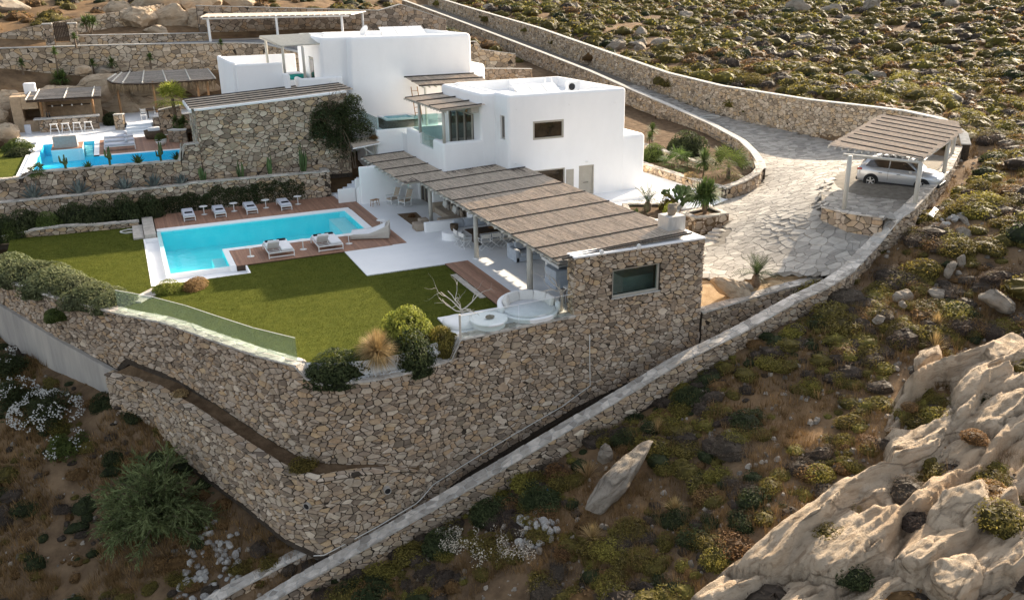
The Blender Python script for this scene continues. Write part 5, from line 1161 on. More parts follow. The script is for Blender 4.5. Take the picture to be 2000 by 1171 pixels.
br = wempty('bar_counter', (18.3,35,0), 'grey topped bar counter with pale cabinet under the pergola', 'bar')
boxpart('worktop', M['basalt'], br, (17.9,20.6,34.6,36.45,1.0,1.08), bevel=.01); boxpart('cabinet', M['bluefab'], br, (17.65,18.95,34.45,35.65,0,.88), bevel=.02); boxpart('worktop_edge', M['paintwhite'], br, (17.86,17.897,34.6,36.45,.94,1.081)); boxpart('bracket', M['paintwhite'], br, (17.9,18.05,35.9,36.1,.7,.998)); boxpart('back_cabinet', M['frame'], br, (20.0,22.5,32.2,34.4,0,.9))
tag(boxpart('bar_ledge', M['paintwhite'], None, (16.75,18.6,31.62,32.0,1.0,1.05)), 'white bar ledge on the inside of the stone end wall', 'shelf')
bs_ = empty('bar_stool', (16.95,32.35,0), 0, 'tall dark wooden bar stool behind the stone end wall', 'stool')
MB().cyl((0,0,.72),(0,0,.76),.17,n=14).build('seat', M['darkwood'], bs_)
for a in range(4): MB().cyl((.1*math.cos(a*1.57+.7),.1*math.sin(a*1.57+.7),.72),(.2*math.cos(a*1.57+.7),.2*math.sin(a*1.57+.7),0),.018,n=6).build('leg', M['darkwood'], bs_)
pl = wempty('pendant_lamp', (16.9,42.9,2.1), 'woven pendant lamp hanging from the pergola beam', 'lamp')
MB().lathe([(.05,2.42),(.13,2.36),(.16,2.2),(.15,2.12),(.13,2.12),(.13,2.2)],16,(16.95,42.6,0)).build('shade', M['wicker'], pl, smooth=True); MB().cyl((16.95,42.6,2.4),(16.95,42.6,2.6),.008,n=5).build('cord', M['blackplastic'], pl)
# ================================================================ white corner seating
cs = wempty('round_sofa', (15.0,32.0,0), 'round white outdoor sofa with cream cushions in the terrace corner', 'sofa')
MB().lathe([(1.25,.0),(1.3,.22),(1.24,.26),(.001,.26)],36,(15.05,32.0,0)).build('base', M['white'], cs)
MB().lathe([(1.14,.262),(1.17,.32),(1.12,.38),(.001,.38)],36,(15.05,32.0,0)).build('seat_cushion', M['cushionw'], cs, smooth=True)
bkp = MB(); vs_ = []; n_ = 22
for k in range(n_+1):
    a = R(-25)+R(205)*k/n_; c_, s_ = math.cos(a), math.sin(a); hh = .34+.36*math.sin(math.pi*min(1,max(0,.08+.84*k/n_)))**.5
    for r_, z in ((1.18,.3),(1.16,hh-.03),(1.22,hh),(1.34,hh),(1.40,hh-.04),(1.36,0)): vs_.append((15.05+r_*c_,32.0+r_*s_,z))
bkp.add(vs_, [(i*6+j,i*6+(j+1)%6,(i+1)*6+(j+1)%6,(i+1)*6+j) for i in range(n_) for j in range(6)]+[tuple(range(5,-1,-1)),tuple(range(n_*6,n_*6+6))]).build('backrest', M['white'], cs, smooth=True)
for k in range(5):
    a = R(-5+38*k); o = carve('cushion', bm_box_round((-.33,.33,-.1,.1,-.23,.23), .07, 3, False), [], M['canvas'], cs); o.matrix_parent_inverse = Matrix.Identity(4); o.location = (.05+1.0*math.cos(a),1.0*math.sin(a),.56); o.rotation_euler = (-.25,0,a-R(90))
rp = wempty('round_platform', (12.9,31.35,0), 'round white concrete coffee table in the terrace corner', 'table')
MB().lathe([(.70,0),(.70,.26),(.80,.28),(.82,.33),(.79,.37),(.001,.37)],40,(12.9,31.45,0)).build('slab', M['white'], rp)
rm = wempty('plastered_stool', (11.7,32.6,0), 'low round white plastered seat beside the flowering bush', 'seat')
MB().lathe([(.80,0),(.80,.12),(.72,.19),(.4,.22),(.001,.225)],30,(11.95,32.3,0)).build('mound', M['white'], rm, smooth=True)
# ================================================================ hoses and odds
def coil(name, label, c, r, n, m, rad=.03):
    pts = [(c[0]+(r-.02*k/18)*math.cos(k*.35),c[1]+(r*.8-.02*k/18)*math.sin(k*.35),c[2]+.03+.004*k%.06+.01*math.sin(k)) for k in range(n)]
    tag(MB().tube(pts, rad, 6).build(name, m, smooth=True), label, 'hose')
coil('garden_hose', 'coiled pale garden hose on the lawn by the stone steps', (-.75,55.8,-.05), .5, 60, M['cable'], .035)
coil('garden_hose', 'coiled white hose lying on the driveway', (50.3,66.5,2.0), 1.0, 40, M['cable'], .05)
tag(boxpart('stepping_stone', M['capstone'], None, (-.4,.4,-.95,.95,-.09,.01), bevel=.03, m=Matrix.Translation((-.3,42.6,0)) @ Matrix.Rotation(R(-38),4,'Z')), 'pale stone slab path between the two lawns', 'stone slab')
tag(boxpart('white_board', M['paintwhite'], None, (-.9,.9,-.14,.14,0,.06), m=Matrix.Translation((39.2,31.75,1.85)) @ Matrix.Rotation(R(32),4,'Z') @ Matrix.Rotation(R(30),4,'X')), 'white board leaning outside the boundary wall by the carport', 'board')
# ================================================================ car
car = empty('silver_car', (41.3,36.05,2.2), R(-62.2), 'silver crossover car parked under the reed carport', 'car')
SC = 1.07
def cp(x, y, z): return (x*SC, y*SC, (z if z < .5 else .5+(z-.5)*1.12)*SC)
def loft(name, secs_, m, parent=car, smooth=True, bev=0):
    b = MB(); n_ = len(secs_[0]); vs_ = [cp(*p) for s_ in secs_ for p in s_]
    b.add(vs_, [(i*n_+j,i*n_+(j+1)%n_,(i+1)*n_+(j+1)%n_,(i+1)*n_+j) for i in range(len(secs_)-1) for j in range(n_)]+[tuple(range(n_-1,-1,-1)),tuple(range((len(secs_)-1)*n_,len(secs_)*n_))])
    o = b.build(name, m, parent, smooth=smooth); return o
# x forward; rows: (x, z_low, z_belt, half width)
body_s = []
for x, zl, zb, hw in ((-2.16,.42,.80,.66),(-2.10,.36,1.0,.80),(-1.9,.30,1.08,.87),(-1.3,.28,1.06,.90),(-.3,.26,1.02,.90),(.6,.26,.99,.90),(1.1,.28,.98,.89),(1.6,.30,.92,.86),(1.95,.32,.84,.78),(2.12,.38,.72,.62)):
    body_s.append([(x,-hw*.94,zl),(x,-hw,zl+.12),(x,-hw,zb-.22),(x,-hw*.96,zb-.05),(x,-hw*.84,zb),(x,hw*.84,zb),(x,hw*.96,zb-.05),(x,hw,zb-.22),(x,hw,zl+.12),(x,hw*.94,zl)])
loft('body', body_s, M['carpaint'])
gh = []
for x, zt, hwb, hwt in ((-2.02,1.05,.78,.76),(-1.75,1.38,.78,.62),(-1.45,1.53,.79,.60),(-.6,1.585,.80,.60),(.1,1.56,.80,.59),(.45,1.46,.80,.58),(1.12,.99,.80,.72)):
    gh.append([(x,-hwb,.96),(x,-hwt,zt-.04),(x,-hwt*.8,zt),(x,hwt*.8,zt),(x,hwt,zt-.04),(x,hwb,.96)])
loft('cabin', gh, M['carpaint'])
for sy in (-1,1):
    ww = MB(); P1 = [(-1.72,1.06),(-1.50,1.36),(-.5,1.47),(-.5,1.05)]; P2 = [(-.44,1.05),(-.44,1.47),(.12,1.45),(.42,1.36),(.98,1.02)]
    for PP in (P1, P2):
        bl = lambda z: .80-(z-.96)/.6*.2+.012
        b_ = MB(); b_.add([cp(x, sy*bl(z), z) for x, z in (PP if sy < 0 else PP[::-1])], [tuple(range(len(PP)))]); b_.build('side_window', M['glassdark'], car)
    b_ = MB(); b_.add([cp(x, sy*(.905), z) for x, z in ((-.47,.5),(-.47,.96))]+[cp(x, sy*.905, z) for x, z in ((-.455,.96),(-.455,.5))], [(0,1,2,3)]); b_.build('door_seam', M['blackplastic'], car)
    boxpart('sill', M['blackplastic'], car, (-1.0*SC,1.0*SC,sy*.905*SC-.02,sy*.905*SC+.02,.24*SC,.36*SC))
    boxpart('mirror', M['carpaint'], car, (.62*SC,.78*SC,sy*.92*SC-.07,sy*.92*SC+.07,.98*SC,1.12*SC), bevel=.02)
    for hx in (-.95,.0): boxpart('door_handle', M['blackplastic'], car, (hx*SC,(hx+.18)*SC,sy*.9*SC-.025,sy*.9*SC+.025,.83*SC,.86*SC))
    boxpart('tail_lamp', M['redlamp'], car, (-2.12*SC,-1.86*SC,sy*.80*SC-.08,sy*.80*SC+.08,.90*SC,1.03*SC), bevel=.02); boxpart('head_lamp', M['clearlamp'], car, (1.72*SC,2.04*SC,sy*.70*SC-.10,sy*.70*SC+.10,.70*SC,.84*SC), bevel=.03)
    for wx in (-1.31,1.32):
        MB().cyl(cp(wx,sy*.80,.36),cp(wx,sy*.912,.36),.41*SC,n=24).build('wheel_arch', M['blackplastic'], car)
        wl = MB().lathe([(.2,-.11),(.33,-.11),(.355,-.07),(.355,.07),(.33,.11),(.2,.11)],26).build('wheel', M['tyre'], car, smooth=True); wl.location = cp(wx,sy*.84,.355); wl.rotation_euler = (R(90),0,0); wl.scale = (SC,SC,SC)
        MB().lathe([(.22,-.02),(.24,.10),(.21,.115),(.2,.0)],24).build('rim', M['alloy'], wl, smooth=True)
        for k in range(5):
            for zz_ in (-.112,.112): MB().box(-.032,.032,0,.21,-.012,.012,m=Matrix.Translation((0,0,zz_)) @ Matrix.Rotation(R(72*k+10),4,'Z')).build('spoke', M['alloy'], wl)
b_ = MB(); b_.add([cp(*p) for p in ((.52,-.55,1.42),(.52,.55,1.42),(1.08,.70,1.03),(1.08,-.70,1.03))],[(3,2,1,0)]); o = b_.build('windscreen', M['glassdark'], car); o.location.z += .02; o.location.x += .012
b_ = MB(); b_.add([cp(*p) for p in ((-1.78,-.55,1.40),(-1.78,.55,1.40),(-2.03,.68,1.08),(-2.03,-.68,1.08))],[(0,1,2,3)]); o = b_.build('rear_window', M['glassdark'], car); o.location.x -= .02; o.location.z += .015
for x0, x1, lab in ((-2.2,-2.0,'rear_bumper'),(1.98,2.17,'front_bumper')): boxpart(lab, M['blackplastic'], car, (x0*SC,x1*SC,-.72*SC,.72*SC,.3*SC,.5*SC), bevel=.05)
for sy in (-.55,.55): MB().tube([cp(-1.4,sy,1.60),cp(0,sy,1.63)],.02).build('roof_rail', M['blackplastic'], car)
MB().tube([cp(-2.1,0,.42),cp(-2.32,0,.42),cp(-2.34,0,.5)],.03).build('tow_bar', M['metal'], car)
rb = carve('roof_box', bm_box_round((-.75,.75,-.40,.40,0,.36), .12, 4, False), [], M['blackplastic'], None)
rb.location = Vector((41.3,36.05,2.2+1.80*SC))+Matrix.Rotation(R(-62.2),3,'Z')@Vector((-.55,0,0)); rb.rotation_euler = (0,0,R(-62.2)); tag(rb, 'dark roof box on top of the silver car', 'roof box')
# ================================================================ upper pool terrace
tag(MB().prism([(-6.4,75.6),(-8,76),(-8,86.5),(4.2,86.5),(4.2,74.2),(-6.4,74.2)], 2, 3.0).build('upper_patio', M['whitefloor']), kind='structure')
lw2 = MB(); flat(lw2, [(-14,61.3),(-6.75,61.3),(-6.75,73),(-14,78)], 2.85); tag(lw2.build('upper_lawn', M['lawn']), kind='structure')
up = wempty('swimming_pool', (0,66,2), 'bright blue upper pool behind the rubble wall with cacti', 'pool')
b = MB(); b.add([(-5.89,61.51,2.1),(4.19,61.51,2.1),(4.19,66.59,2.1),(-2.31,66.59,2.1),(-2.31,74.19,2.1),(-5.89,74.19,2.1)]+[(-5.89,61.51,2.97),(4.19,61.51,2.97),(4.19,66.59,2.97),(-2.31,66.59,2.97),(-2.31,74.19,2.97),(-5.89,74.19,2.97)], [(0,1,2,3,4,5)]+[(i,(i+1)%6,6+(i+1)%6,6+i) for i in range(6)]); b.build('basin', M['basin2'], up)
b = MB(); b.add([(-5.9,61.5,2.93),(4.2,61.5,2.93),(4.2,66.6,2.93),(-2.3,66.6,2.93),(-2.3,74.2,2.93),(-5.9,74.2,2.93)],[(0,1,2,3,4,5)]); b.build('water', M['water2'], up)
b = MB()
for q in ((-6.45,-5.9,61.3,74.2,2.4,3.01),(-2.3,-1.95,66.6,74.2,2.4,3.01),(-2.3,4.2,66.6,66.95,2.4,3.01),(-5.9,4.2,61.28,61.5,2.4,3.0)): b.box(*q)
b.build('coping', M['white'], up)
b = MB(); b.box(-6.75,-6.45,61.3,73,2.4,2.95); b.build('edging', M['white'], up)
for k in range(3): boxpart('step', M['basinstep'], up, (-3.0,-2.5,73.2-k*.5,73.7-k*.5,1.9,2.75-k*.25))
pf = wempty('timber_platform', (-4.1,72.6,2), 'small timber platform in the upper pool carrying a sofa', 'platform')
boxpart('base', M['white'], pf, (-5.2,-3.1,71.0,74.15,2.05,2.98))
for k in range(13): boxpart('board', M['deck'], pf, (-5.2,-3.1,71.0+k*.246,71.0+k*.246+.236,2.98,3.01))
s2 = wempty('grey_sofa', (-4.2,72,3.0), 'grey sofa seen from behind on the platform in the upper pool', 'sofa')
carve('base', bm_box_round((-5.0,-3.4,71.5,72.5,3.02,3.4), .05, 3), [], M['bluefab'], s2); carve('backrest', bm_box_round((-5.0,-3.4,71.4,71.75,3.02,3.9), .07, 3), [], M['taupefab'], s2)
for x in (-4.98,-4.2): carve('seat_cushion', bm_box_round((x,x+.77,71.6,72.5,3.4,3.55), .05, 3, False), [], M['bluefab'], s2)
boards('brown timber deck beside the upper pool loungers', -1.95, 4.2, 66.95, 74.2, seed=9, z=3.02)
for k, (y, lab) in enumerate(((68.2,'nearest white lounger beside the upper pool'),(70.2,'middle white lounger beside the upper pool'),(72.2,'farthest white lounger beside the upper pool'))):
    o = copy_tree(lg, None, (-1.6,y+.4,3.03), R(-90), lab); o['group'] = 'white loungers on the upper deck'; o['category'] = 'sun lounger'; o.scale = (1.2,1.05,1.15)
    r_ = MB().cyl((-.05,y+.05,3.66),(-.05,y+.75,3.66),.13,n=12).build('bolster', M['cushion'], smooth=True); tag(r_, 'grey bolster pillow on the '+lab.split()[0]+' upper lounger', 'pillow')
bar = wempty('outdoor_bar', (-4.5,82,3), 'stone outdoor bar with reed roof and white chimney behind the upper pool', 'outdoor bar')
boxpart('counter_core', M['mortar'], bar, (-6.45,-1.95,81.05,81.7,2.9,4.05)); boxpart('worktop', M['basalt'], bar, (-6.75,-1.8,80.8,81.8,4.05,4.16), bevel=.01)
lay(bar, cells(0,4.5,2.95,4.05,.4,.26,301), lambda s, z, d: (-6.45+s,81.03-d,z), M['stone'], 'stone', 'stone_facing', nsep=0)
boxpart('back_wall', M['stone'], bar, (-7.9,-1.6,85.0,85.5,2.9,5.9)); boxpart('shelf', M['darkwood'], bar, (-5.8,-2.2,84.7,84.98,4.7,4.76))
for q in ((-8.3,-7.5,82.0,85,2.9,5.9),(-6.3,-5.9,82.6,85,2.9,5.6),(-7.5,-6.3,82.0,85,4.85,5.9),(-7.5,-6.3,82.0,85,2.9,3.9)): boxpart('fireplace', M['stone'], bar, q, bevel=.04)
carve('chimney', bm_box_round((-7.3,-6.4,84.2,85.0,5.7,6.75), .1, 3), [], M['white'], bar)
zbar = lambda x, y: 5.72+(y-80.5)*.075
b = MB(); b.add([(-7.1,80.5,zbar(0,80.5)),(-1.45,80.5,zbar(0,80.5)),(-1.35,85.2,zbar(0,85.2)),(-6.7,85.2,zbar(0,85.2))],[(0,1,2,3)]); b.build('mat_backing', M['reedgrey'], bar)
reed_roof(bar, -7.0, -1.45, 80.5, 85.2, lambda x, y: zbar(0,y)+.01, 'X', seed=15, pitch=.06, rad=.03, m='reedgrey')['kind'] = 'stuff'
for x in (-7.0,-6.4,-4.2,-2.1): MB().cyl((x,80.4,zbar(0,80.4)+.05),(x+.2,85.2,zbar(0,85.2)+.05),.06,n=6).build('batten', M['post'], bar)
MB().cyl((-7.0,80.7,5.6),(-1.4,80.7,5.6),.09,n=8).build('beam', M['darkwood'], bar)
for x in (-6.1,-2.2): MB().cyl((x,82.0,4.1),(x,82.0,5.75),.11,n=10).build('post', M['wood'], bar)
for k in range(5):
    MB().lathe([(.001,-.09),(.06,-.06),(.075,0),(.04,.06),(.03,.1)],10,(-5.3+k*.75,82.4,4.95)).build('hanging_bulb', M['paintwhite'], bar, smooth=True)
for k, x in enumerate((-5.75,-5.55)): tag(MB().lathe([(.06,0),(.06,.28),(.03,.36),(.025,.5)],10,(x,81.4,4.16)).build('bottle', M['glassdark'], smooth=True), ('left','right')[k]+' dark bottle standing on the bar counter', 'bottle')
def make_barstool():
    t = empty('bar_stool', (0,0,0)); boxpart('seat', M['paintwhite'], t, (-.3,.3,-.18,.18,.74,.80), bevel=.02)
    for sx in (-1,1):
        for sy in (-1,1): MB().cyl((sx*.2,sy*.12,.75),(sx*.34,sy*.18,0),.03,n=6).build('leg', M['paintwhite'], t)
        MB().cyl((sx*.29,-.15,.3),(sx*.29,.15,.3),.02,n=5).build('stretcher', M['paintwhite'], t)
    MB().cyl((-.28,.15,.36),(.28,.15,.36),.022,n=5).build('stretcher', M['paintwhite'], t); return t
bst = make_barstool()
for k, x in enumerate((-5.3,-4.45,-3.6,-2.75)):
    o = bst if k == 0 else copy_tree(bst); o.location = (x,79.85,3.0); o['label'] = ords[k]+' of the four white stools at the outdoor bar'; o['category'] = 'stool'; o['group'] = 'white stools at the outdoor bar'
tag(carve('blue_bin', bm_box_round((-7.5,-7.05,80.6,81.0,3,3.75), .04, 2), [], M['cushion'], None), 'blue grey bin at the left end of the bar', 'bin')
# dining pavilion
pv = wempty('thatch_pavilion', (4,86,3.4), 'round ended reed pavilion with hanging dry fringe behind the palm', 'pavilion')
front = [(-.75,85.5,6.60),(-.4,84.6,6.45),(.4,84.1,6.34),(2.0,83.9,6.28),(4,83.9,6.30),(6,83.9,6.32),(8.2,84.0,6.34)]; back = [(.0,86.6,6.95),(.5,87.6,6.98),(1.2,88.1,7.0),(2.4,88.2,6.98),(4,88.2,6.95),(6,88.2,6.92),(8.0,88.2,6.9)]
b = MB(); b.add(front+back, [(i,i+1,i+8,i+7) for i in range(6)]); b.build('reed_mat', M['reedgrey'], pv)
reed_roof(pv, .6, 8.1, 84.1, 88.1, lambda x, y: 6.33+(y-84)*.152, 'X', seed=16, pitch=.07, rad=.035, m='reedgrey')['kind'] = 'stuff'
for i in range(7): MB().tube([Vector(front[i])+Vector((0,0,.05)),Vector(back[i])+Vector((0,0,.05))],.07,6).build('batten', M['post'], pv)
MB().tube([Vector(p)-Vector((0,-.15,.1)) for p in front],.08,6).build('beam', M['darkwood'], pv)
rnd = random.Random(12); fr = MB()
for k in range(520):
    f = rnd.random()*5.999; i = int(f); p = Vector(front[i]).lerp(Vector(front[i+1]), f-i)+Vector((0,rnd.uniform(.05,.5),-.1)); fr.cur = rnd.random(); L_ = rnd.uniform(.35,1.0); w_ = rnd.uniform(.02,.05); dx = rnd.uniform(-.12,.12)
    fr.add([p+Vector((-w_,0,0)),p+Vector((w_,0,0)),p+Vector((dx,rnd.uniform(-.05,.05),-L_))],[(0,1,2)])
fr.build('fringe', M['straw'], pv)['kind'] = 'stuff'
for (x, y, z0) in ((-.1,84.9,3.2),(2.85,84.2,3.4),(7.45,84.3,3.4),(6.6,84.4,3.6)): MB().cyl((x,y,z0),(x,y,6.4),.11,n=9).build('post', M['wood'], pv)
tag(MB().prism([(.2,79.2),(2.2,78.6),(9,78.6),(9,89),(-.5,89),(-.4,82)], 2.5, 3.55).build('dining_floor', M['whitefloor']), kind='structure')
ss = wempty('curved_steps', (1,78,3), 'curved white steps up to the dining pavilion', 'steps')
for k in range(3): boxpart('step', M['whitestep'], ss, (.0+.1*k,2.1,77.0+k*.6,79.4,3.0,3.18+k*.18), bevel=.03)
for k, (x, y, a, lab) in enumerate(((1.6,80.2,0,'left white dining chair under the reed pavilion'),(2.75,80.9,90,'right white dining chair under the reed pavilion'))):
    t = empty('dining_chair', (x,y,3.55), R(a), lab, 'chair', 'white pavilion chairs')
    boxpart('seat', M['paintwhite'], t, (-.24,.24,-.24,.24,.42,.46))
    for q in range(3): boxpart('back_slat', M['paintwhite'], t, (-.22,.22,.2,.23,.58+q*.13,.65+q*.13))
    for sx in (-.22,.18):
        for sy in (-.22,.2): boxpart('leg', M['paintwhite'], t, (sx,sx+.04,sy,sy+.04,0,.42 if sy < 0 else .98))
dt = wempty('pavilion_table', (2.4,81.5,3.55), 'dark table under the reed pavilion', 'table'); boxpart('table_top', M['darkwood'], dt, (1.9,3.2,81.0,82.2,4.25,4.32))
for x in (1.95,3.05): boxpart('leg', M['darkwood'], dt, (x,x+.1,81.5,81.7,3.55,4.25))
stone_wall('low rubble wall of the pavilion terrace beside the steps', [(2.2,78.0,2.9,4.0),(6.0,77.5,2.9,4.2)], thick=.5, cell=(.4,.28), seed=311, nsep=0, cap='plain')
stone_wall('stacked stone pier left of the pavilion steps', [(-.75,79.4,2.9,4.25),(.0,79.2,2.9,4.25)], thick=.5, cell=(.35,.28), seed=312, nsep=0, cap='plain')
stone_wall('low planter wall right of the upper pool deck', [(2.9,70.4,2.9,3.9),(3.5,69.8,2.9,3.9),(4.2,69.7,2.9,3.9)], thick=.6, cell=(.35,.28), seed=313, nsep=0, cap='plain')
stone_wall('dark rubble wall behind the yuccas next to the slatted roof', [(2.6,74.8,2.9,4.9),(4.3,74.6,2.9,5.2)], thick=.4, cell=(.4,.28), seed=314, nsep=0, cap='plain')
pot = empty('white_pot', (2.3,69.2,3.02), 0, 'white round pot with a dense green bush on the upper deck', 'plant pot')
MB().lathe([(.22,0),(.36,.2),(.42,.48),(.38,.48),(.3,.3)],20).build('pot', M['paintwhite'], pot, smooth=True)
d3 = wempty('grey_armchair', (1.9,73,3), 'round grey wicker armchair with white cushions on the upper deck', 'armchair')
MB().lathe([(.6,3.02),(.7,3.3),(.72,3.65),(.62,3.66),(.58,3.35),(.001,3.35)],24,(2.0,73.0,0)).build('shell', M['basket'], d3, smooth=True); carve('cushion', bm_box_round((1.6,2.5,72.8,73.5,3.4,3.85), .12, 3, False), [], M['cushionw'], d3)
# ================================================================ plants
def rdir(rnd):
    z = rnd.uniform(-1,1); a = rnd.uniform(0,2*math.pi); r = math.sqrt(1-z*z); return Vector((r*math.cos(a), r*math.sin(a), z))
def leaf(b, p, n, size, rnd, asp=.55, along=None):
    """one small leaf face"""
    t = (along or rdir(rnd)); t = (t-n*t.dot(n)); 
    if t.length < 1e-3: t = n.orthogonal()
    t.normalize(); s = n.cross(t); a = t*size; c = s*size*asp
    b.add([p-a, p+c*.9-a*.1, p+a, p-c*.9-a*.1], [(0,1,2,3)])
def cloud(b, c, rad, n, size, rnd, up=.25, inner=.55, asp=.55, floor=None, tone=(.15,.95)):
    c = Vector(c); rad = Vector(rad) if not isinstance(rad, (int,float)) else Vector((rad,rad,rad))
    for _ in range(n):
        d = rdir(rnd)
        if d.z < -.25 and rnd.random() < .7: d.z = -d.z
        k = inner+(1-inner)*rnd.random()**.45
        p = c+Vector((d.x*rad.x, d.y*rad.y, d.z*rad.z))*k
        if floor is not None and p.z < floor: p.z = floor+rnd.random()*.1
        nn = (d*.9+rdir(rnd)*.8+Vector((0,0,up))).normalized()
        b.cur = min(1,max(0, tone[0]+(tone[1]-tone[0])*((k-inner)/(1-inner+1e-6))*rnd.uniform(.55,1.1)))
        leaf(b, p, nn, size*rnd.uniform(.6,1.3), rnd, asp)
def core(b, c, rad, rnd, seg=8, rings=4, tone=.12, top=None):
    """dark heart filling a bush; with top, rim light painted as a lighter crown"""
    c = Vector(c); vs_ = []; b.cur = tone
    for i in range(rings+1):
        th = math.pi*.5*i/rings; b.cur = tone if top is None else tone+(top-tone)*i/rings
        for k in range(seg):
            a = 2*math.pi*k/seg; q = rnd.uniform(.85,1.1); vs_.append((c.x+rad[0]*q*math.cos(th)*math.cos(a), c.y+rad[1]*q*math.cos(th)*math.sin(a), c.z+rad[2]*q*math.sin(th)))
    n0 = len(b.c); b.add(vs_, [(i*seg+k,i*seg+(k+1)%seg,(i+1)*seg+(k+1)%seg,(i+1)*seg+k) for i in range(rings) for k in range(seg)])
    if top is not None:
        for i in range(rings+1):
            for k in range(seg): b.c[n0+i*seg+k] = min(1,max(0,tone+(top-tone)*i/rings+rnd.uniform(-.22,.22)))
def bush_mesh(name, seed, n=1400, size=.055, lumps=5, flat=.62, spread=.55, asp=.5):
    """unit bush: radius about 1, base at z=0, several uneven domes"""
    rnd = random.Random(seed); b = MB(); L_ = [((0,0,.12),.78)]
    for k in range(lumps): a = rnd.uniform(0,6.28); q = rnd.uniform(.3,spread); L_.append(((q*math.cos(a),q*math.sin(a),rnd.uniform(0,.2)), rnd.uniform(.38,.62)))
    tot = sum(r*r for _, r in L_)
    for c, r in L_:
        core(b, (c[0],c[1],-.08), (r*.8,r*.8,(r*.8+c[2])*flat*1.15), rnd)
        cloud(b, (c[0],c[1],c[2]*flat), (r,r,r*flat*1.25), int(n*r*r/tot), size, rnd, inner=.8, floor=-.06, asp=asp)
    return b.mesh(name)
def put(name, me, loc, s, rz, m, label, cat, group=None, parent=None):
    o = bpy.data.objects.new(name, me); col.objects.link(o); o.location = loc; o.scale = s if isinstance(s, tuple) else (s,s,s); o.rotation_euler = (0,0,rz)
    if len(me.materials) == 0: me.materials.append(m)
    elif me.materials[0] is not m: o.material_slots[0].link = 'OBJECT'; o.material_slots[0].material = m
    if m and len(o.material_slots): o.material_slots[0].link = 'OBJECT'; o.material_slots[0].material = m
    return tag(o, label, cat, group)
BUSH = [bush_mesh(f'bush_leaves_{k}', 200+k, 1500, .052, 5) for k in range(6)]
DENSE = [bush_mesh(f'hedge_leaves_{k}', 230+k, 6500, .048, 8, flat=.78) for k in range(3)]
def spike_ball(n, L_, w_, rnd, el=(-20,88), curve=.15, c=(0,0,0), b=None, tone=(.2,.95)):
    b = b or MB(); c = Vector(c)
    for _ in range(n):
        a = rnd.uniform(0,6.28); e = R(rnd.uniform(*el)); d = Vector((math.cos(e)*math.cos(a),math.cos(e)*math.sin(a),math.sin(e))); l_ = L_*rnd.uniform(.75,1.1)
        s = d.cross(Vector((0,0,1))); s = s.normalized() if s.length > .01 else Vector((1,0,0)); m_ = c+d*l_*.55; t = c+d*l_-Vector((0,0,curve*l_*math.cos(e)))
        b.cur = tone[0]+(tone[1]-tone[0])*rnd.random()
        b.add([c+d*.03-s*w_*.6,c+d*.03+s*w_*.6,m_+s*w_,m_-s*w_,t],[(0,1,2,3),(3,2,4)])
    return b
def yucca(name, loc, h, L_, label, heads=1, m='leaf_spiky', n=110, w_=.03, group=None, el=(-35,85), cat='yucca'):
    rnd = random.Random(int(loc[0]*100+loc[1]*10)); t = empty(name, loc, rnd.uniform(0,6), label, cat, group)
    tr = MB(); cr = MB()
    for k in range(heads):
        a = 6.28*k/heads+.5; q = 0 if heads == 1 else rnd.uniform(.15,.5); hz = h*rnd.uniform(.6,1.05) if heads > 1 else h
        tr.tube([(0,0,-.1),(q*.5*math.cos(a),q*.5*math.sin(a),hz*.55),(q*math.cos(a),q*math.sin(a),hz)],[.09,.07,.06]); spike_ball(n,L_,w_,rnd,el,.2,(q*math.cos(a),q*math.sin(a),hz),cr)
    tr.build('trunk', M['bark'], t); cr.build('crown', M[m], t); return t
def cycad(name, loc, L_, label, n=30):
    rnd = random.Random(int(loc[0]*77)); t = empty(name, loc, rnd.random(), label, 'cycad')
    MB().lathe([(.2,-.1),(.24,.1),(.22,.35),(.14,.5),(.001,.55)],12).build('trunk', M['bark'], t); b = MB()
    for k in range(n):
        a = k*2.4; e = R(rnd.uniform(8,72)); l_ = L_*rnd.uniform(.85,1.08); pts = []
        for q in range(9):
            f = q/8; r_ = l_*f*math.cos(e); z = .45+l_*math.sin(e)*f-.55*l_*f*f*math.cos(e); pts.append(Vector((r_*math.cos(a),r_*math.sin(a),z)))
        s = Vector((-math.sin(a),math.cos(a),0)); b.cur = rnd.random()
        for q in range(8):
            for u in (0,.5):
                p = pts[q].lerp(pts[q+1],u); d = (pts[q+1]-pts[q]).normalized(); w_ = .21*math.sin(math.pi*min(.98,(q+u+1.2)/9.6)); up_ = s.cross(d)
                for sg in (-1,1): b.add([p-d*.022,p+d*.022,p+s*sg*w_+d*.09+Vector((0,0,.05))],[(0,1,2)])
    b.build('crown', M['leaf_cycad'], t); return t
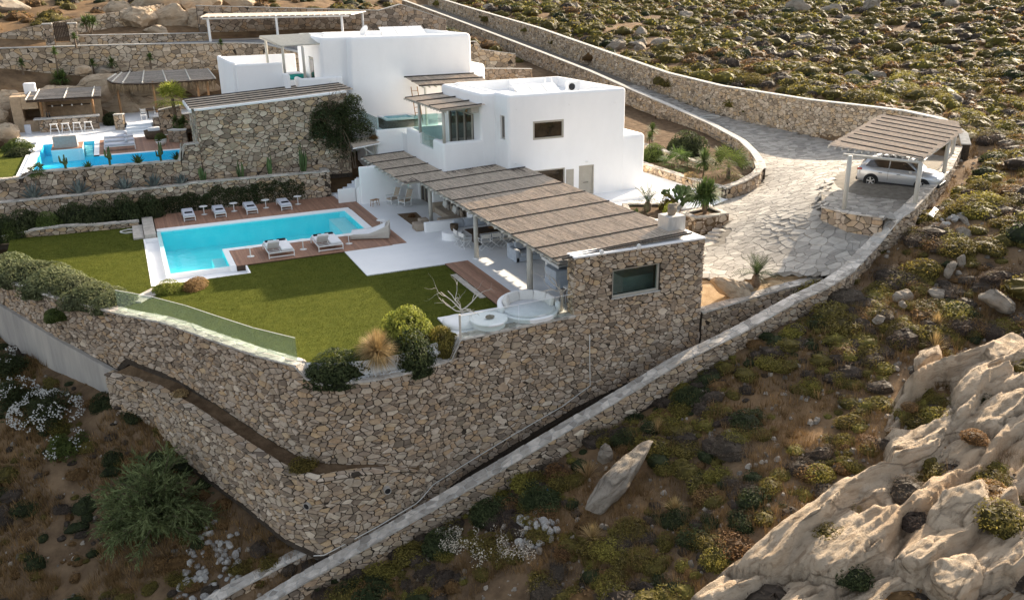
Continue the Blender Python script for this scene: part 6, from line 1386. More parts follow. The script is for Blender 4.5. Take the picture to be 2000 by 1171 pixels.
def fan_palm(name, loc, h, label, nl=26, L_=.75, R_=.5, m='leaf_green', cat='palm', group=None, trunk=.13):
    rnd = random.Random(int(loc[0]*31+loc[1]*7)); t = empty(name, loc, rnd.random()*6, label, cat, group)
    MB().cyl((0,0,-.1),(0,0,h),trunk*1.25,trunk,n=9).build('trunk', M['bark'], t); b = MB()
    for k in range(nl):
        a = k*2.4; e = R(rnd.uniform(-25,80)); d = Vector((math.cos(e)*math.cos(a),math.cos(e)*math.sin(a),math.sin(e))); hub = Vector((0,0,h))+d*L_*rnd.uniform(.7,1); s = d.cross(Vector((0,0,1))).normalized(); n_ = s.cross(d); b.cur = rnd.uniform(.2,1)
        b.add([Vector((0,0,h))-s*.012,Vector((0,0,h))+s*.012,hub],[(0,1,2)])
        for q in range(13):
            f = R(-115+230*q/12); dd = d*math.cos(f)+s*math.sin(f)+n_*rnd.uniform(-.1,.1)-Vector((0,0,.18)); w2 = (d*-math.sin(f)+s*math.cos(f))*.034; b.add([hub,hub+dd*R_*.6+w2,hub+dd*R_*rnd.uniform(.9,1.1)-Vector((0,0,.08)),hub+dd*R_*.6-w2],[(0,1,2,3)])
    b.build('crown', M[m], t); return t
def agave(name, loc, L_, label, group=None, m='leaf_agave', n=26, w_=.09):
    rnd = random.Random(int(loc[0]*100)); b = MB()
    for k in range(n):
        a = k*2.4; e = R(30+55*(k/n)+rnd.uniform(-8,8)); d = Vector((math.cos(e)*math.cos(a),math.cos(e)*math.sin(a),math.sin(e))); s = Vector((-math.sin(a),math.cos(a),0)); n_ = s.cross(d); l_ = L_*rnd.uniform(.8,1.05); b.cur = rnd.uniform(.2,.9)
        p = [d*.05,d*l_*.45,d*l_]
        b.add([p[0]-s*w_*.7,p[0]+s*w_*.7,p[1]+s*w_+n_*-.03,p[1]-s*w_+n_*-.03,p[2],p[1]+n_*.03],[(0,1,5),(1,2,5),(2,4,5),(4,3,5),(3,0,5)])
    return put(name, b.mesh('agave_leaves'), loc, 1.0, rnd.random()*6, M[m], label, 'agave', group)
def cactus_col(name, loc, h, n, label, group=None, spread=.28, r=.055):
    rnd = random.Random(int(loc[0]*50+loc[1])); b = MB()
    for k in range(n):
        a = rnd.uniform(0,6.28); q = spread*math.sqrt(rnd.random()); x, y = q*math.cos(a), q*math.sin(a); hh = h*rnd.uniform(.55,1.0)*(1-.35*q/spread); b.cur = rnd.uniform(.3,1)
        b.tube([(x*.3,y*.3,-.05),(x*.7,y*.7,hh*.3),(x,y,hh*.7),(x*1.05,y*1.05,hh)],[r*.8,r,r,r*.35],7)
    return put(name, b.mesh('cactus_stems'), loc, 1.0, 0, M['cactus'], label, 'cactus', group)
def candelabra(name, loc, h, label, group=None):
    rnd = random.Random(int(loc[0]*50+3)); b = MB(); b.cur = .5; b.tube([(0,0,-.05),(0,0,h*.5),(.02,0,h)],[.07,.08,.04],7)
    for k in range(5):
        a = rnd.uniform(0,6.28); z = h*rnd.uniform(.15,.5); q = rnd.uniform(.2,.4); b.cur = rnd.uniform(.3,.9); b.tube([(0,0,z),(q*math.cos(a),q*math.sin(a),z+.12),(q*1.15*math.cos(a),q*1.15*math.sin(a),z+h*rnd.uniform(.3,.55))],[.05,.065,.035],7)
    return put(name, b.mesh('cactus_stems'), loc, 1.0, 0, M['cactus'], label, 'cactus', group)
def prickly(name, loc, label):
    rnd = random.Random(9); b = MB()
    def pad(p, d, n_, s, lv):
        t = d.orthogonal().normalized() if n_ is None else n_; c = p+d*s; side = d.cross(t).normalized(); vs_ = [c+(d*math.cos(2*math.pi*k/12)*s+side*math.sin(2*math.pi*k/12)*s*.68) for k in range(12)]
        b.cur = rnd.uniform(.3,1); th = t*.02
        b.add([v+th for v in vs_]+[v-th for v in vs_],[tuple(range(12)),tuple(range(23,11,-1))]+[(k,(k+1)%12,12+(k+1)%12,12+k) for k in range(12)])
        if lv:
            for q in range(rnd.choice((2,2,3))):
                dd = (d+side*rnd.uniform(-.9,.9)+t*rnd.uniform(-.5,.5)+Vector((0,0,.3))).normalized(); pad(c+dd*s*.75, dd, (t+rdir(rnd)*.5-dd*(t+rdir(rnd)*.0).dot(dd)).normalized(), s*rnd.uniform(.75,.95), lv-1)
    for k in range(4): a = k*1.6; pad(Vector((.25*math.cos(a),.25*math.sin(a),-.02)), Vector((.3*math.cos(a),.3*math.sin(a),1)).normalized(), None, .2, 4)
    return put(name, b.mesh('cactus_pads'), loc, 1.0, 0, M['cactus'], label, 'cactus')
def twigs(b, p, d, l_, r, lv, rnd, k=3, bend=.35):
    pts = [Vector(p)]; rr = [r]; dd = Vector(d).normalized()
    for q in range(4): dd = (dd+rdir(rnd)*bend).normalized(); pts.append(pts[-1]+dd*l_/4); rr.append(r*(1-.14*(q+1)))
    b.tube(pts, rr, 5)
    if lv:
        for q in range(k): i = rnd.choice((2,3,4)); twigs(b, pts[i], (dd+rdir(rnd)*.9).normalized(), l_*rnd.uniform(.55,.85), rr[i]*.7, lv-1, rnd, k, bend)
# ---- hedge on the retaining wall
for k, (x, y, s, sz) in enumerate(((-7.0,49.6,1.7,1.0),(-5.9,47.7,1.65,1.0),(-4.9,46.0,1.6,1.0),(-3.9,44.4,1.5,1.0),(-3.0,43.0,1.4,1.0),(-2.2,41.7,1.15,1.0))):
    put('hedge_shrub', DENSE[k%3], (x+.45,y+.25,-.2), (s*.9,s*1.1,s*sz*.85), k*1.1, M['leaf_sage'], ('farthest','second farthest','third farthest','fourth','fifth','nearest')[k]+' of the sage green hedge shrubs on the retaining wall', 'shrub', 'hedge on the retaining wall')
put('green_shrub', DENSE[1], (-4.35,43.9,-.95), (.75,.75,.6), 2, M['leaf_green'], 'brighter green shrub spilling over the wall below the sage hedge', 'shrub')
# ---- lawn corner
put('round_shrub', DENSE[0], (6.15,31.1,-.85), (1.5,1.1,1.45), 0, M['leaf_dark'], 'clipped dark green mound at the rounded lawn corner', 'shrub')
yucca('grass_tree', (7.75,30.65,-.75), .85, 1.05, 'grass tree with a ball of fine golden green leaves at the lawn corner', n=1500, w_=.008, m='leaf_straw', el=(-40,89), cat='grass tree')
put('flowering_bush', DENSE[2], (9.3,30.95,-.9), (1.5,1.15,1.9), 1, M['leaf_dark'], 'big dark bush at the right of the white pebble corner', 'shrub')
put('flowering_bush', DENSE[1], (9.5,31.9,-.4), (1.35,1.2,2.1), 2.2, M['leaf_lime'], 'tall yellow green bush behind the dark corner bush', 'shrub')
put('green_shrub', DENSE[0], (10.6,31.1,-.7), (.95,.7,1.5), 2.9, M['leaf_olive'], 'thin olive bush against the end of the glass rail', 'shrub')
rnd = random.Random(31); pb = MB()
corner = [(5.0,31.3),(5.9,30.6),(7.2,30.25),(8.8,30.25),(11.1,31.0),(11.0,31.4),(8.8,31.0),(7.2,31.05),(6.0,31.3),(5.2,31.8)]
MB_ = MB(); MB_.prism([(4.7,31.35),(5.1,30.85),(5.9,30.5),(7.2,30.2),(8.8,30.2),(11.1,30.85),(11.24,31.24),(8.8,30.44),(7.2,30.44),(6.0,30.8),(4.82,31.46)], -1.4, -.7, ztop=[-.4,-.68,-.7,-.7,-.7,-.7,-.06,-.06,-.06,-.06,-.06]); tag(MB_.build('pebble_bed', M['pebble']), kind='structure')
for k in range(1300):
    x = rnd.uniform(5.0,11.0); y = 30.15+max(0,(6-x)*.8)+max(0,(x-8.8)*.3)+rnd.uniform(0,.55); r = rnd.uniform(.03,.06); pb.cur = rnd.random(); v = [Vector((x,y,-.70))+rdir(rnd)*r for _ in range(4)]; pb.add(v,[(0,1,2),(0,2,3),(0,3,1),(1,3,2)])
tag(pb.build('pebbles', M['pebble']), 'loose white pebbles in the rounded lawn corner', 'pebbles', kind='stuff')
put('lawn_shrub', DENSE[0], (.75,42.95,-.12), (.85,.75,.75), 0, M['leaf_lime'], 'yellow green clipped mound at the corner of the pool tray', 'shrub')
put('lawn_shrub', DENSE[2], (2.0,42.9,-.12), (1.15,.7,.65), 1, M['leaf_brown'], 'russet brown clipped mound beside the yellow green one', 'shrub')
# ---- dark hedges and ivy behind the pool
for k, (x, y, sx, sz, mm) in enumerate(((-8.0,58.4,1.3,1.5,'leaf_dark'),(-6.6,58.3,1.4,1.6,'leaf_dark'),(-5.2,58.2,1.1,1.3,'leaf_green'),(-3.7,58.3,1.5,1.65,'leaf_dark'),(-2.2,58.5,1.3,1.6,'leaf_dark'),(-.8,58.7,1.3,1.75,'leaf_dark'),(.6,59.2,1.0,1.6,'leaf_dark'),(-7.2,57.9,.8,1.0,'leaf_green'))):
    put('hedge_shrub', DENSE[k%3], (x,y,-.15), (sx*1.1,.95,sz*1.28), k, M[mm], ('leftmost dark hedge shrub under the agave terrace','second dark hedge shrub under the agave terrace','small greener hedge shrub under the agave terrace','tall middle hedge shrub under the agave terrace','fifth dark hedge shrub left of the stone steps','sixth dark hedge shrub left of the stone steps','dark hedge shrub next to the far deck corner','low green hedge shrub at the far left kerb')[k], 'shrub', 'dark hedge behind the lawn')
rnd = random.Random(17)
for k, (x0, x1, zt) in enumerate(((.9,4.2,1.5),(4.0,7.6,1.75),(7.2,10.8,1.9))):
    b = MB()
    for _ in range(2600):
        x = rnd.uniform(x0,x1); z = zt*rnd.random()**.7*(.75+.35*noise.noise((x*1.1,0,3))); b.cur = rnd.uniform(.1,.9); leaf(b, Vector((x,59.62-rnd.uniform(.02,.24),z)), (Vector((0,-1,.3))+rdir(rnd)*.7).normalized(), rnd.uniform(.035,.07), rnd)
    tag(b.build('ivy', M['leaf_dark']), ('left','middle','right')[k]+' sheet of dark ivy on the wall behind the loungers', 'ivy', 'ivy on the pool wall')
# ---- agaves and columnar cacti
for k, (x, y, s) in enumerate(((-5.9,60.4,1.25),(-3.3,60.4,1.15),(-.6,60.4,1.05),(1.15,60.35,1.1),(2.9,60.35,.95))): agave('agave', (x,y,1.55), s, ('leftmost','second','middle','fourth','rightmost')[k]+' of the five blue agaves on the planting ledge', 'agaves on the ledge')
tag(MB().prism([(-8.3,59.9),(12.4,59.7),(12.4,61.0),(-8.3,61.0)], .5, 1.6).build('planting_ledge', M['soil']), kind='structure')
for k, (x, h, n) in enumerate(((4.3,1.7,7),(6.75,1.8,9),(8.7,2.1,10),(11.0,2.5,14))): cactus_col('column_cactus', (x,60.45,1.55), h, n, ('leftmost','second','third','tallest rightmost')[k]+' columnar cactus against the tall rubble wall', 'columnar cacti at the rubble wall')
for k in range(5): put('ledge_shrub', BUSH[k], (-5+k*2.2,60.2,1.55), (.7,.3,.25), k, M['leaf_brown'], ('first','second','third','fourth','fifth')[k]+' low russet plant from the left between the agaves', 'plant', 'russet plants on the ledge')
# ---- plants along the upper pool wall
fan_palm('dwarf_palm', (-5.5,61.25,3.0), .25, 'dwarf palm at the left end of the upper pool wall', 16,.35,.42,'leaf_spiky')
candelabra('candelabra_cactus', (-3.85,61.25,3.1), 1.0, 'branching cactus at the left of the upper pool wall', 'cacti on the upper pool wall')
agave('green_agave', (-2.55,61.25,3.1), .55, 'small green agave on the upper pool wall', None, 'leaf_spiky', 20, .06)
candelabra('candelabra_cactus', (-1.25,61.25,3.1), 1.25, 'branching cactus at the middle of the upper pool wall', 'cacti on the upper pool wall')
agave('green_agave', (.45,61.25,3.1), .75, 'spreading green agave right of the middle cactus', None, 'leaf_spiky', 24, .07)
candelabra('candelabra_cactus', (1.85,61.25,3.1), 1.35, 'branching cactus at the right of the upper pool wall', 'cacti on the upper pool wall')
agave('dark_agave', (2.9,61.3,3.1), .7, 'dark agave at the right end of the upper pool wall', None, 'leaf_cycad', 26, .06)
put('garden_bush', DENSE[0], (-7.5,73.5,2.7), (1.25,1.1,1.2), 0, M['leaf_green'], 'leafy green bush at the left of the upper pool', 'shrub'); put('garden_bush', DENSE[1], (-7.3,70.5,2.7), (1.1,1.0,.95), 1, M['leaf_dark'], 'lower dark bush on the upper lawn edge', 'shrub')
put('pot_bush', DENSE[2], (2.3,69.2,3.42), (.55,.55,.6), 0, M['leaf_green'], 'dense green bush growing in the white pot', 'shrub')
put('garden_bush', DENSE[1], (-.9,83.2,3.0), (1.3,.9,1.3), 2, M['leaf_dark'], 'dark bush between the bar and the pavilion pier', 'shrub')
fan_palm('fan_palm', (3.75,73.6,3.3), 2.6, 'fan palm in front of the reed pavilion', 44, .95, .85, 'leaf_lime')
yucca('yucca', (4.0,72.2,3.2), 1.1, .6, 'yucca with several heads beside the slatted roof', 4); yucca('yucca', (3.6,71.6,3.2), .5, .5, 'small yucca below the fan palm', 2)
for k, (x, y, z, h, s, lab) in enumerate(((-7.5,89.2,7.2,.9,.55,'yucca at the far left of the upper wall'),(-4.7,89.0,7.3,1.7,.5,'tall thin yucca in front of the timber gate'),(-4.6,88.6,6.2,.5,.95,'broad yucca clump below the timber gate'),(-2.9,89.4,9.3,.9,.45,'small yucca at the end of the gate wall'),(-1.8,89.0,7.0,.8,.6,'yucca at the left middle of the upper wall'),(-.2,88.9,6.9,.9,.75,'yucca at the middle of the upper wall'),(3.1,88.9,7.2,.9,.6,'yucca at the right middle of the upper wall'),(9.6,89.2,8.6,.6,.45,'yucca at the right end of the upper wall'),(-6.9,87.6,5.3,.6,.6,'yucca beside the bar boulder'),(-1.6,94.5,10.0,1.6,.85,'yucca tree beside the hillside rocks'))):
    yucca('yucca', (x,y,z), h, s, lab, 1 if k not in (2,9) else 3, n=120, w_=.035, group='yuccas along the upper wall')
put('garden_bush', DENSE[0], (-2.6,94.3,9.3), (1.0,.8,.9), 0, M['leaf_green'], 'sunlit bush behind the right gate pillar', 'shrub')
for k, (x, y, s) in enumerate(((4.0,96.8,1.2),(7.4,96.4,1.0),(27.5,96.0,1.3),(31,95.5,1.2),(33.5,94,1.0),(29,79.9,1.0))): put('garden_bush', BUSH[k], (x,y,[9.2,9.2,9.0,8.2,7.6,6.5][k]), s, k, M['leaf_dark'], ('dark mound shrub below the hillside rocks','second dark mound shrub below the hillside rocks','dark shrub at the end of the parking shelter','dark shrub beyond the parking shelter','small dark shrub above the upper house roof','dark shrub on the garden terrace by the upper house')[k], 'shrub')
yucca('papyrus', (28.6,77.6,4.6), .3, 1.5, 'tall reed like plant right of the upper house', 1, n=90, w_=.03, el=(45,89), cat='plant')
# ---- climbing shrub on the rubble block
b = MB(); rnd = random.Random(44)
for (c, r, n) in (((13.3,60.7,5.0),(1.6,.55,1.5),3000),((14.6,60.5,5.2),(1.3,.7,1.2),2400),((15.2,60.3,4.3),(1.1,.7,1.0),1600),((13.9,60.5,3.4),(1.2,.5,1.2),1800),((12.5,60.7,4.1),(.9,.4,1.1),1200),((14.9,60.5,6.3),(.7,.5,.6),700)): cloud(b, c, r, n, .075, rnd, inner=.35)
cl = wempty('climbing_shrub', (14,60.6,1.6), 'big dark climbing shrub over the end of the tall rubble wall', 'shrub'); b.build('crown', M['leaf_dark'], cl)
b = MB()
for k in range(9): twigs(b, (14+rnd.uniform(-.6,1),60.5,1.6), (rnd.uniform(-.2,.2),0,1), 3.2, .035, 0, rnd)
for k in range(7): twigs(b, (13.6+rnd.uniform(-.5,1.6),60.5,5.9), (rnd.uniform(-.3,.3),0,1), 1.3, .02, 1, rnd, 2)
b.build('stems', M['bark'], cl)
put('creeper', BUSH[3], (16.2,60.2,3.7), (.55,.4,.45), 0, M['leaf_brown'], 'reddish creeper at the corner of the hot tub terrace', 'creeper')
# ---- garden by the plaza
cycad('cycad', (28.95,44.0,.5), 1.6, 'cycad in the planter in front of the white patio')
cycad('cycad', (27.45,31.75,-.42), 1.45, 'cycad in the gravel bed beside the big bed rock')
prickly('prickly_pear', (31.3,44.0,.5), 'prickly pear cactus behind the stone pedestal')
yucca('yucca', (31.3,41.3,.6), 1.4, 1.0, 'bushy yucca in the stone planter by the steps', 5, 'leaf_spiky', 130, .04)
put('planter_shrub', BUSH[1], (30.2,43.6,.5), (.7,.7,1.4), 0, M['leaf_olive'], 'thin olive shrub between cycad and prickly pear', 'shrub'); put('planter_shrub', BUSH[2], (29.5,42.4,.4), (.6,.5,1.3), 0, M['leaf_lime'], 'yellow green shrub behind the stone pedestal', 'shrub')
yucca('grass_clump', (27.6,43.2,.45), .0, .6, 'low grassy clump at the pergola edge of the planter', n=70, w_=.02, el=(20,80), cat='plant')
put('garden_bush', DENSE[0], (40.4,56.3,1.0), (1.9,1.7,2.3), 0, M['leaf_dark'], 'large dark round bush below the driveway wall', 'shrub'); put('garden_bush', DENSE[1], (37.2,56.0,.8), (1.2,1.1,1.7), 1, M['leaf_green'], 'green bush next to the white house corner', 'shrub'); put('garden_bush', DENSE[2], (38.9,55.2,.9), (1.3,1.2,1.3), 2, M['leaf_dark'], 'low dark bush in front of the large round bush', 'shrub')
fan_palm('dwarf_palm', (36.9,52.4,.8), .5, 'dwarf palm left in the bed below the driveway wall', 30,1.0,.8,'leaf_spiky'); fan_palm('dwarf_palm', (37.7,47.4,1.0), .7, 'dwarf palm nearest the rounded wall end', 44,1.25,.95,'leaf_green'); yucca('yucca', (36.8,49.0,.8), 1.2, 1.1, 'single stemmed yucca between the two dwarf palms', 1, n=170, w_=.04); yucca('yucca', (38.3,58.3,1.0), 1.2, .6, 'yucca in front of the large round bush', 1); yucca('yucca', (40.3,61,1.4), .9, .8, 'yucca on the upper garden terrace by the driveway wall', 1)
put('dry_tuft', BUSH[4], (35.7,48.9,.9), (.6,.9,.7), 0, M['leaf_straw'], 'straw coloured dry tuft on the low patio wall', 'grass tuft')
for k, (x,y) in enumerate(((18.7,47.05),(19.3,47.05),(19.9,47.05))): put('herb_bush', BUSH[k], (x,y,.72), (.4,.3,.4), k, M['leaf_olive'], ('left','middle','right')[k]+' dark herb in the white planter box under the pergola', 'plant', 'herbs in the white planter')
put('dried_flowers', BUSH[5], (15.8,51.0,.02), (.3,.3,.4), 0, M['leaf_brown'], 'bowl of dried flowers on the dark rug', 'plant')
# ---- turf blades
rg = np.random.default_rng(4); B_ = rg.uniform((-7.3,30.3),(14.3,57.5),(300000,2)); LP = [[(-7.3,57.5),(-7.0,49.2),(-4.15,44.6),(-1.3,40.6),(.03,39.0),(.03,57.0)],[(0,43.99),(0,39.0),(.55,38.45),(2.05,35.8),(3.7,32.9),(4.85,31.4),(6.0,30.75),(7.2,30.4),(8.8,30.4),(11.2,31.2),(11.25,33.42),(14.28,33.42),(14.28,40.72),(10.07,40.72),(10.07,43.99)],[(4.82,43.98),(10.07,43.98),(10.07,45.4),(4.82,45.4)]]
kp = in_poly(B_, LP[0])|in_poly(B_, LP[1])|in_poly(B_, LP[2]); B_ = B_[kp][:130000]; nB = len(B_); hh = rg.uniform(.02,.055,nB); aa = rg.uniform(0,6.28,nB); ww = .009; ln = rg.uniform(0,.03,(nB,2))
V_ = np.zeros((nB,3,3)); V_[:,0,:2] = B_+np.stack([np.cos(aa),np.sin(aa)],1)*ww; V_[:,1,:2] = B_-np.stack([np.cos(aa),np.sin(aa)],1)*ww; V_[:,2,:2] = B_+ln-.015; V_[:,:2,2] = -.055; V_[:,2,2] = -.05+hh
tb_ = MB(); tb_.v = V_.reshape(-1,3).tolist(); tb_.f = np.arange(nB*3).reshape(-1,3).tolist(); tb_.c = np.repeat(rg.uniform(0,1,nB),3).tolist()
M['blade'] = mat('grass blade', (.075,.092,.016), (.14,.148,.028), .45, .9, tone=True, toneamt=.45, transl=.3, spec=.05)
tag(tb_.build('turf_blades', M['blade']), 'short green turf covering the lawn around the pool', 'grass', kind='stuff')
# ---- driftwood trees
for loc, lab, h, sd, q_ in (((12.25,33.0,-.05),'bleached twisted driftwood spreading low at the edge of the lawn',.42,5,1.25),((16.55,31.75,0),'bleached bare driftwood tree beside the stone end wall',1.0,8,.95)):
    b = MB(); rnd = random.Random(sd); b.cur = .5; b.tube([(0,0,-.05),(.05,.03,h*.5),(.0,.0,h)],[.075,.06,.05],6)
    for k in range(6): a = k*1.05+.3; twigs(b, (0,0,h*rnd.uniform(.7,1)), (math.cos(a),math.sin(a)*.7,.42), q_, .034, 2, rnd, 2, .38)
    put('driftwood_tree', b.mesh('driftwood'), loc, 1.0, 0, M['deadwood'], lab, 'driftwood')
# ---- slope plants at lower left
def tamarisk(loc, label):
    t = empty('tamarisk', loc, 0, label, 'tree'); rnd = random.Random(3); st_ = MB(); b = MB()
    for k in range(84):
        a = rnd.uniform(0,6.28); e = R(rnd.uniform(10,88)); l_ = rnd.uniform(2.0,3.3)*(.7+.3*math.sin(e)); d = Vector((math.cos(e)*math.cos(a),math.cos(e)*math.sin(a),math.sin(e)*.9)); p = Vector((0,0,.1)); pts = [p.copy()]
        for q in range(5): d = (d+rdir(rnd)*.18-Vector((0,0,.07*q))).normalized(); p = p+d*l_/5; pts.append(p.copy())
        st_.tube(pts, [.05,.04,.03,.022,.015,.008], 5)
        for q in range(1,6):
            for _ in range(11):
                base = pts[q-1].lerp(pts[q], rnd.random()); dd = (d+rdir(rnd)*.9).normalized(); L_ = rnd.uniform(.35,.7); tn = rnd.uniform(.15,1)
                for w_ in range(9):
                    f = (w_+rnd.random())/9; c = base+dd*L_*f-Vector((0,0,.12*f*f)); ax = (dd+rdir(rnd)*.55).normalized(); s = ax.cross(rdir(rnd)).normalized()*.026; b.cur = min(1,max(0,tn+rnd.uniform(-.15,.15))); h_ = ax*rnd.uniform(.12,.24); b.add([c-s,c+s,c+h_],[(0,1,2)])
    st_.build('trunk', M['bark'], t); b.build('crown', M['leaf_tam'], t); return t
tamarisk((-1.2,34.4,-7.5), 'large feathery grey green tamarisk below the lower tier wall')
def oleander(loc, s, label, seed, m='leaf_dark', nf=260):
    t = empty('oleander', loc, 0, label, 'shrub', None); rnd = random.Random(seed); b = MB()
    for k in range(9): a = rnd.uniform(0,6.28); q = rnd.uniform(0,.8)*s; cloud(b, (q*math.cos(a),q*math.sin(a),rnd.uniform(.5,1.1)*s), (s*.55,s*.55,s*.6), 420, .085, rnd, inner=.3, asp=.25)
    b.build('foliage', M[m], t); f = MB()
    for k in range(nf//6):
        d = rdir(rnd); d.z = abs(d.z); c = Vector((0,0,.8*s))+Vector((d.x*1.15*s,d.y*1.15*s,d.z*.8*s))
        for _ in range(9): leaf(f, c+rdir(rnd)*.13, (rdir(rnd)+Vector((0,-.6,.8))).normalized(), rnd.uniform(.03,.055), rnd, .9)
    if nf: f.build('flowers', M['flower'], t)
    return t
oleander((-5.4,41.6,-5.9), 1.35, 'big oleander covered in white flowers below the concrete wall', 1, nf=620); oleander((-6.9,43.6,-5.4), 1.1, 'oleander with scattered white flowers at the far left edge', 2, nf=170); oleander((-7.4,46.0,-4.6), 1.1, 'dark oleander with a few white flowers under the hedge', 4, nf=90); oleander((-4.6,40.0,-6.6), .9, 'small oleander in front of the big flowering one', 5, 'leaf_green', 120)
put('dark_shrub', DENSE[1], (-2.9,41.3,-4.9), (.9,.8,1.0), 0, M['leaf_dark'], 'dark evergreen shrub at the end of the grey pipe', 'shrub')
yucca('spurge', (1.5,34.6,-6.3), .5, .35, 'yellow flowering spurge stems at the foot of the tier wall', 3, 'leaf_lime', 60, .012, cat='plant')
put('tier_bush', BUSH[2], (4.35,30.4,-4.1), (.75,.6,.7), 0, M['leaf_olive'], 'olive bush on the ledge at the corner of the tier wall', 'shrub'); put('tier_bush', BUSH[0], (.4,37.0,-3.0), (.5,.4,.4), 0, M['leaf_straw'], 'straw tuft on the lip of the tier wall', 'grass tuft')
# ================================================================ rocks
def rock_mesh(name, seed, sub=4, dims=(1,1,1), cuts=9, rough=.10, strat=.0, fine=.03):
    """angular weathered rock: icosphere trimmed by planes, then roughened"""
    rnd = random.Random(seed); bm = bmesh.new(); bmesh.ops.create_icosphere(bm, subdivisions=sub, radius=1)
    pl_ = []
    for _ in range(cuts):
        d = rdir(rnd); d.z = d.z*.8+.1; d.normalize(); pl_.append((d, rnd.uniform(.52,.86)))
    off = Vector((seed*3.1, seed*1.7, seed*.9)); dm = Vector(dims); mx_ = max(dims)
    sdir = Vector((rnd.uniform(-.3,.3), rnd.uniform(-.3,.3), 1)).normalized()
    for v in bm.verts:
        p = v.co.copy()
        for d, h in pl_:
            q = p.dot(d)
            if q > h: p -= d*(q-h)*.93
        w_ = Vector((p.x*dm.x, p.y*dm.y, p.z*dm.z))
        nrm_ = v.co.normalized()
        n1 = noise.fractal(w_*(1.6/mx_*1.4)+off, 1, 2, 4); n2 = noise.ridged_multi_fractal(w_*(2.6/mx_*1.4)+off, 1, 2.1, 4, 1, 2)*.35 if rough else 0
        n3 = noise.fractal(w_*3.2+off, 1, 2.1, 3)
        s_ = math.sin(w_.dot(sdir)*5.2+n1*3.0)*strat
        amp = min(dims)
        w_ += nrm_*(amp*rough*(n1*1.1-n2*.7)+fine*n3+amp*s_)
        v.co = w_
    me = bpy.data.meshes.new(name); bm.to_mesh(me); bm.free()
    me.polygons.foreach_set('use_smooth', [True]*len(me.polygons))
    b2 = bmesh.new(); b2.from_mesh(me)
    for e in b2.edges: e.smooth = e.calc_face_angle(0) < R(28)
    b2.to_mesh(me); b2.free(); return me
def rock(name, loc, dims, rot, seed, label, sub=4, m='rock', cuts=9, rough=.12, strat=.02, cat='rock', group=None, fine=.03):
    me = rock_mesh(name, seed, sub, dims, cuts, rough, strat, fine); o = link(name, me, M[m]); o.location = loc; o.rotation_euler = [R(a) for a in rot]; return tag(o, label, cat, group)
# foreground outcrop: one continuous mass of layered granite slabs
def outcrop():
    xs = np.arange(12.2, 35.5, .095); ys = np.arange(8.0, 23.2, .095); n1, n2_ = len(xs), len(ys)
    A = np.array([(x, y) for y in ys for x in xs]); gz_ = ground_z(A, False); vs_ = []
    for (x, y), g in zip(A, gz_):
        far = float(np.interp(x, [12,14,17,20.2,22.5,24,26,28,30,33,36], [17.2,18.5,19.0,19.4,19.0,20.6,21.9,22.3,22.0,21.0,20])); u = x*.985+y*.17; v = -x*.17+y*.985
        wob = noise.fractal((x*.22,y*.22,3),1,2,3)*.55; e = (far-y+.5*wob)
        env = 0 if e < 0 else min(1, e/.9); env = env*env*(3-2*env)
        left = min(1,max(0,(x-12.4-.35*max(0,18.5-y)+.6*wob)/1.2)); env *= left
        q = Vector((u*.13+wob*.3, v*.42+wob*.4, 1.7)); d_, p_ = noise.voronoi(q); crack = d_[1]-d_[0]; cid = noise.cell_vector((p_[0].x*9.1,p_[0].y*7.3,4.0))
        vv = v/1.75+.55*wob+.22*noise.noise((x*.45,y*.45,1)); fr_ = vv-math.floor(vv); v2 = v/.52+.9*wob+.5*noise.noise((x*.5,y*.9,6)); f2 = v2-math.floor(v2)
        step_ = .62*(1-fr_) if fr_ > .07 else .62*fr_/.07; st2 = .13*(1-f2) if f2 > .15 else .13*f2/.15
        hgt = .42+.22*(cid.x-.5)+.28*noise.fractal((x*.17,y*.17,8),1,2,2)
        tilt = -(q.x-p_[0].x)/.13*(.05+.05*cid.z)
        gap = math.exp(-(crack/.03)**2)*.22
        fine = .10*noise.fractal((u*.55,v*2.8,2),1,2.1,6)-.07*noise.ridged_multi_fractal((u*.5,v*3.2,5),1,2.1,5,1,2)+.03*noise.fractal((x*5,y*5,1),1,2,3)
        dome = step_+st2; lay_ = 0
        soil = min(1,max(0,(noise.fractal((x*.30+4,y*.42,11),1,2,3)-.2)*2.2))
        h = env*(hgt+tilt+dome-gap+lay_+fine)*(1-soil)-.35*(1-env)-.25*soil
        vs_.append((x, y, float(g)+h))
    ix = np.arange(n1*n2_).reshape(n2_, n1); f_ = np.stack([ix[:-1,:-1].ravel(),ix[:-1,1:].ravel(),ix[1:,1:].ravel(),ix[1:,:-1].ravel()],1)
    me = bpy.data.meshes.new('granite_outcrop'); me.from_pydata(vs_, [], f_.tolist()); me.polygons.foreach_set('use_smooth',[True]*len(me.polygons)); me.update()
    return tag(link('granite_outcrop', me, M['rock']), 'long pale granite outcrop filling the lower right foreground', 'rock outcrop')
outcrop()
rock('granite_boulder', (22.6,15.4,-2.1), (1.9,.9,.75), (6,-12,14), 5, 'boulder with a bush on its left at the right edge', 5, 'rock')
rock('granite_boulder', (19.9,14.6,-2.9), (1.3,.8,.7), (5,-12,14), 6, 'grey cracked boulder at the bottom right', 5, 'rock', 12)
rock('granite_boulder', (19.9,13.6,-2.8), (1.3,.9,.8), (4,-14,24), 8, 'grey boulder cut by the bottom edge at the right', 5, 'rock', 12)
rock('granite_boulder', (30.8,20.9,-.8), (1.9,1.0,.7), (10,-12,20), 10, 'dark grey boulder at the right edge above the outcrop', 5, 'rock')
rock('granite_boulder', (28.9,22.6,-1.2), (1.3,.5,.5), (5,-12,30), 11, 'low ledge of granite above the big rounded slab', 4)
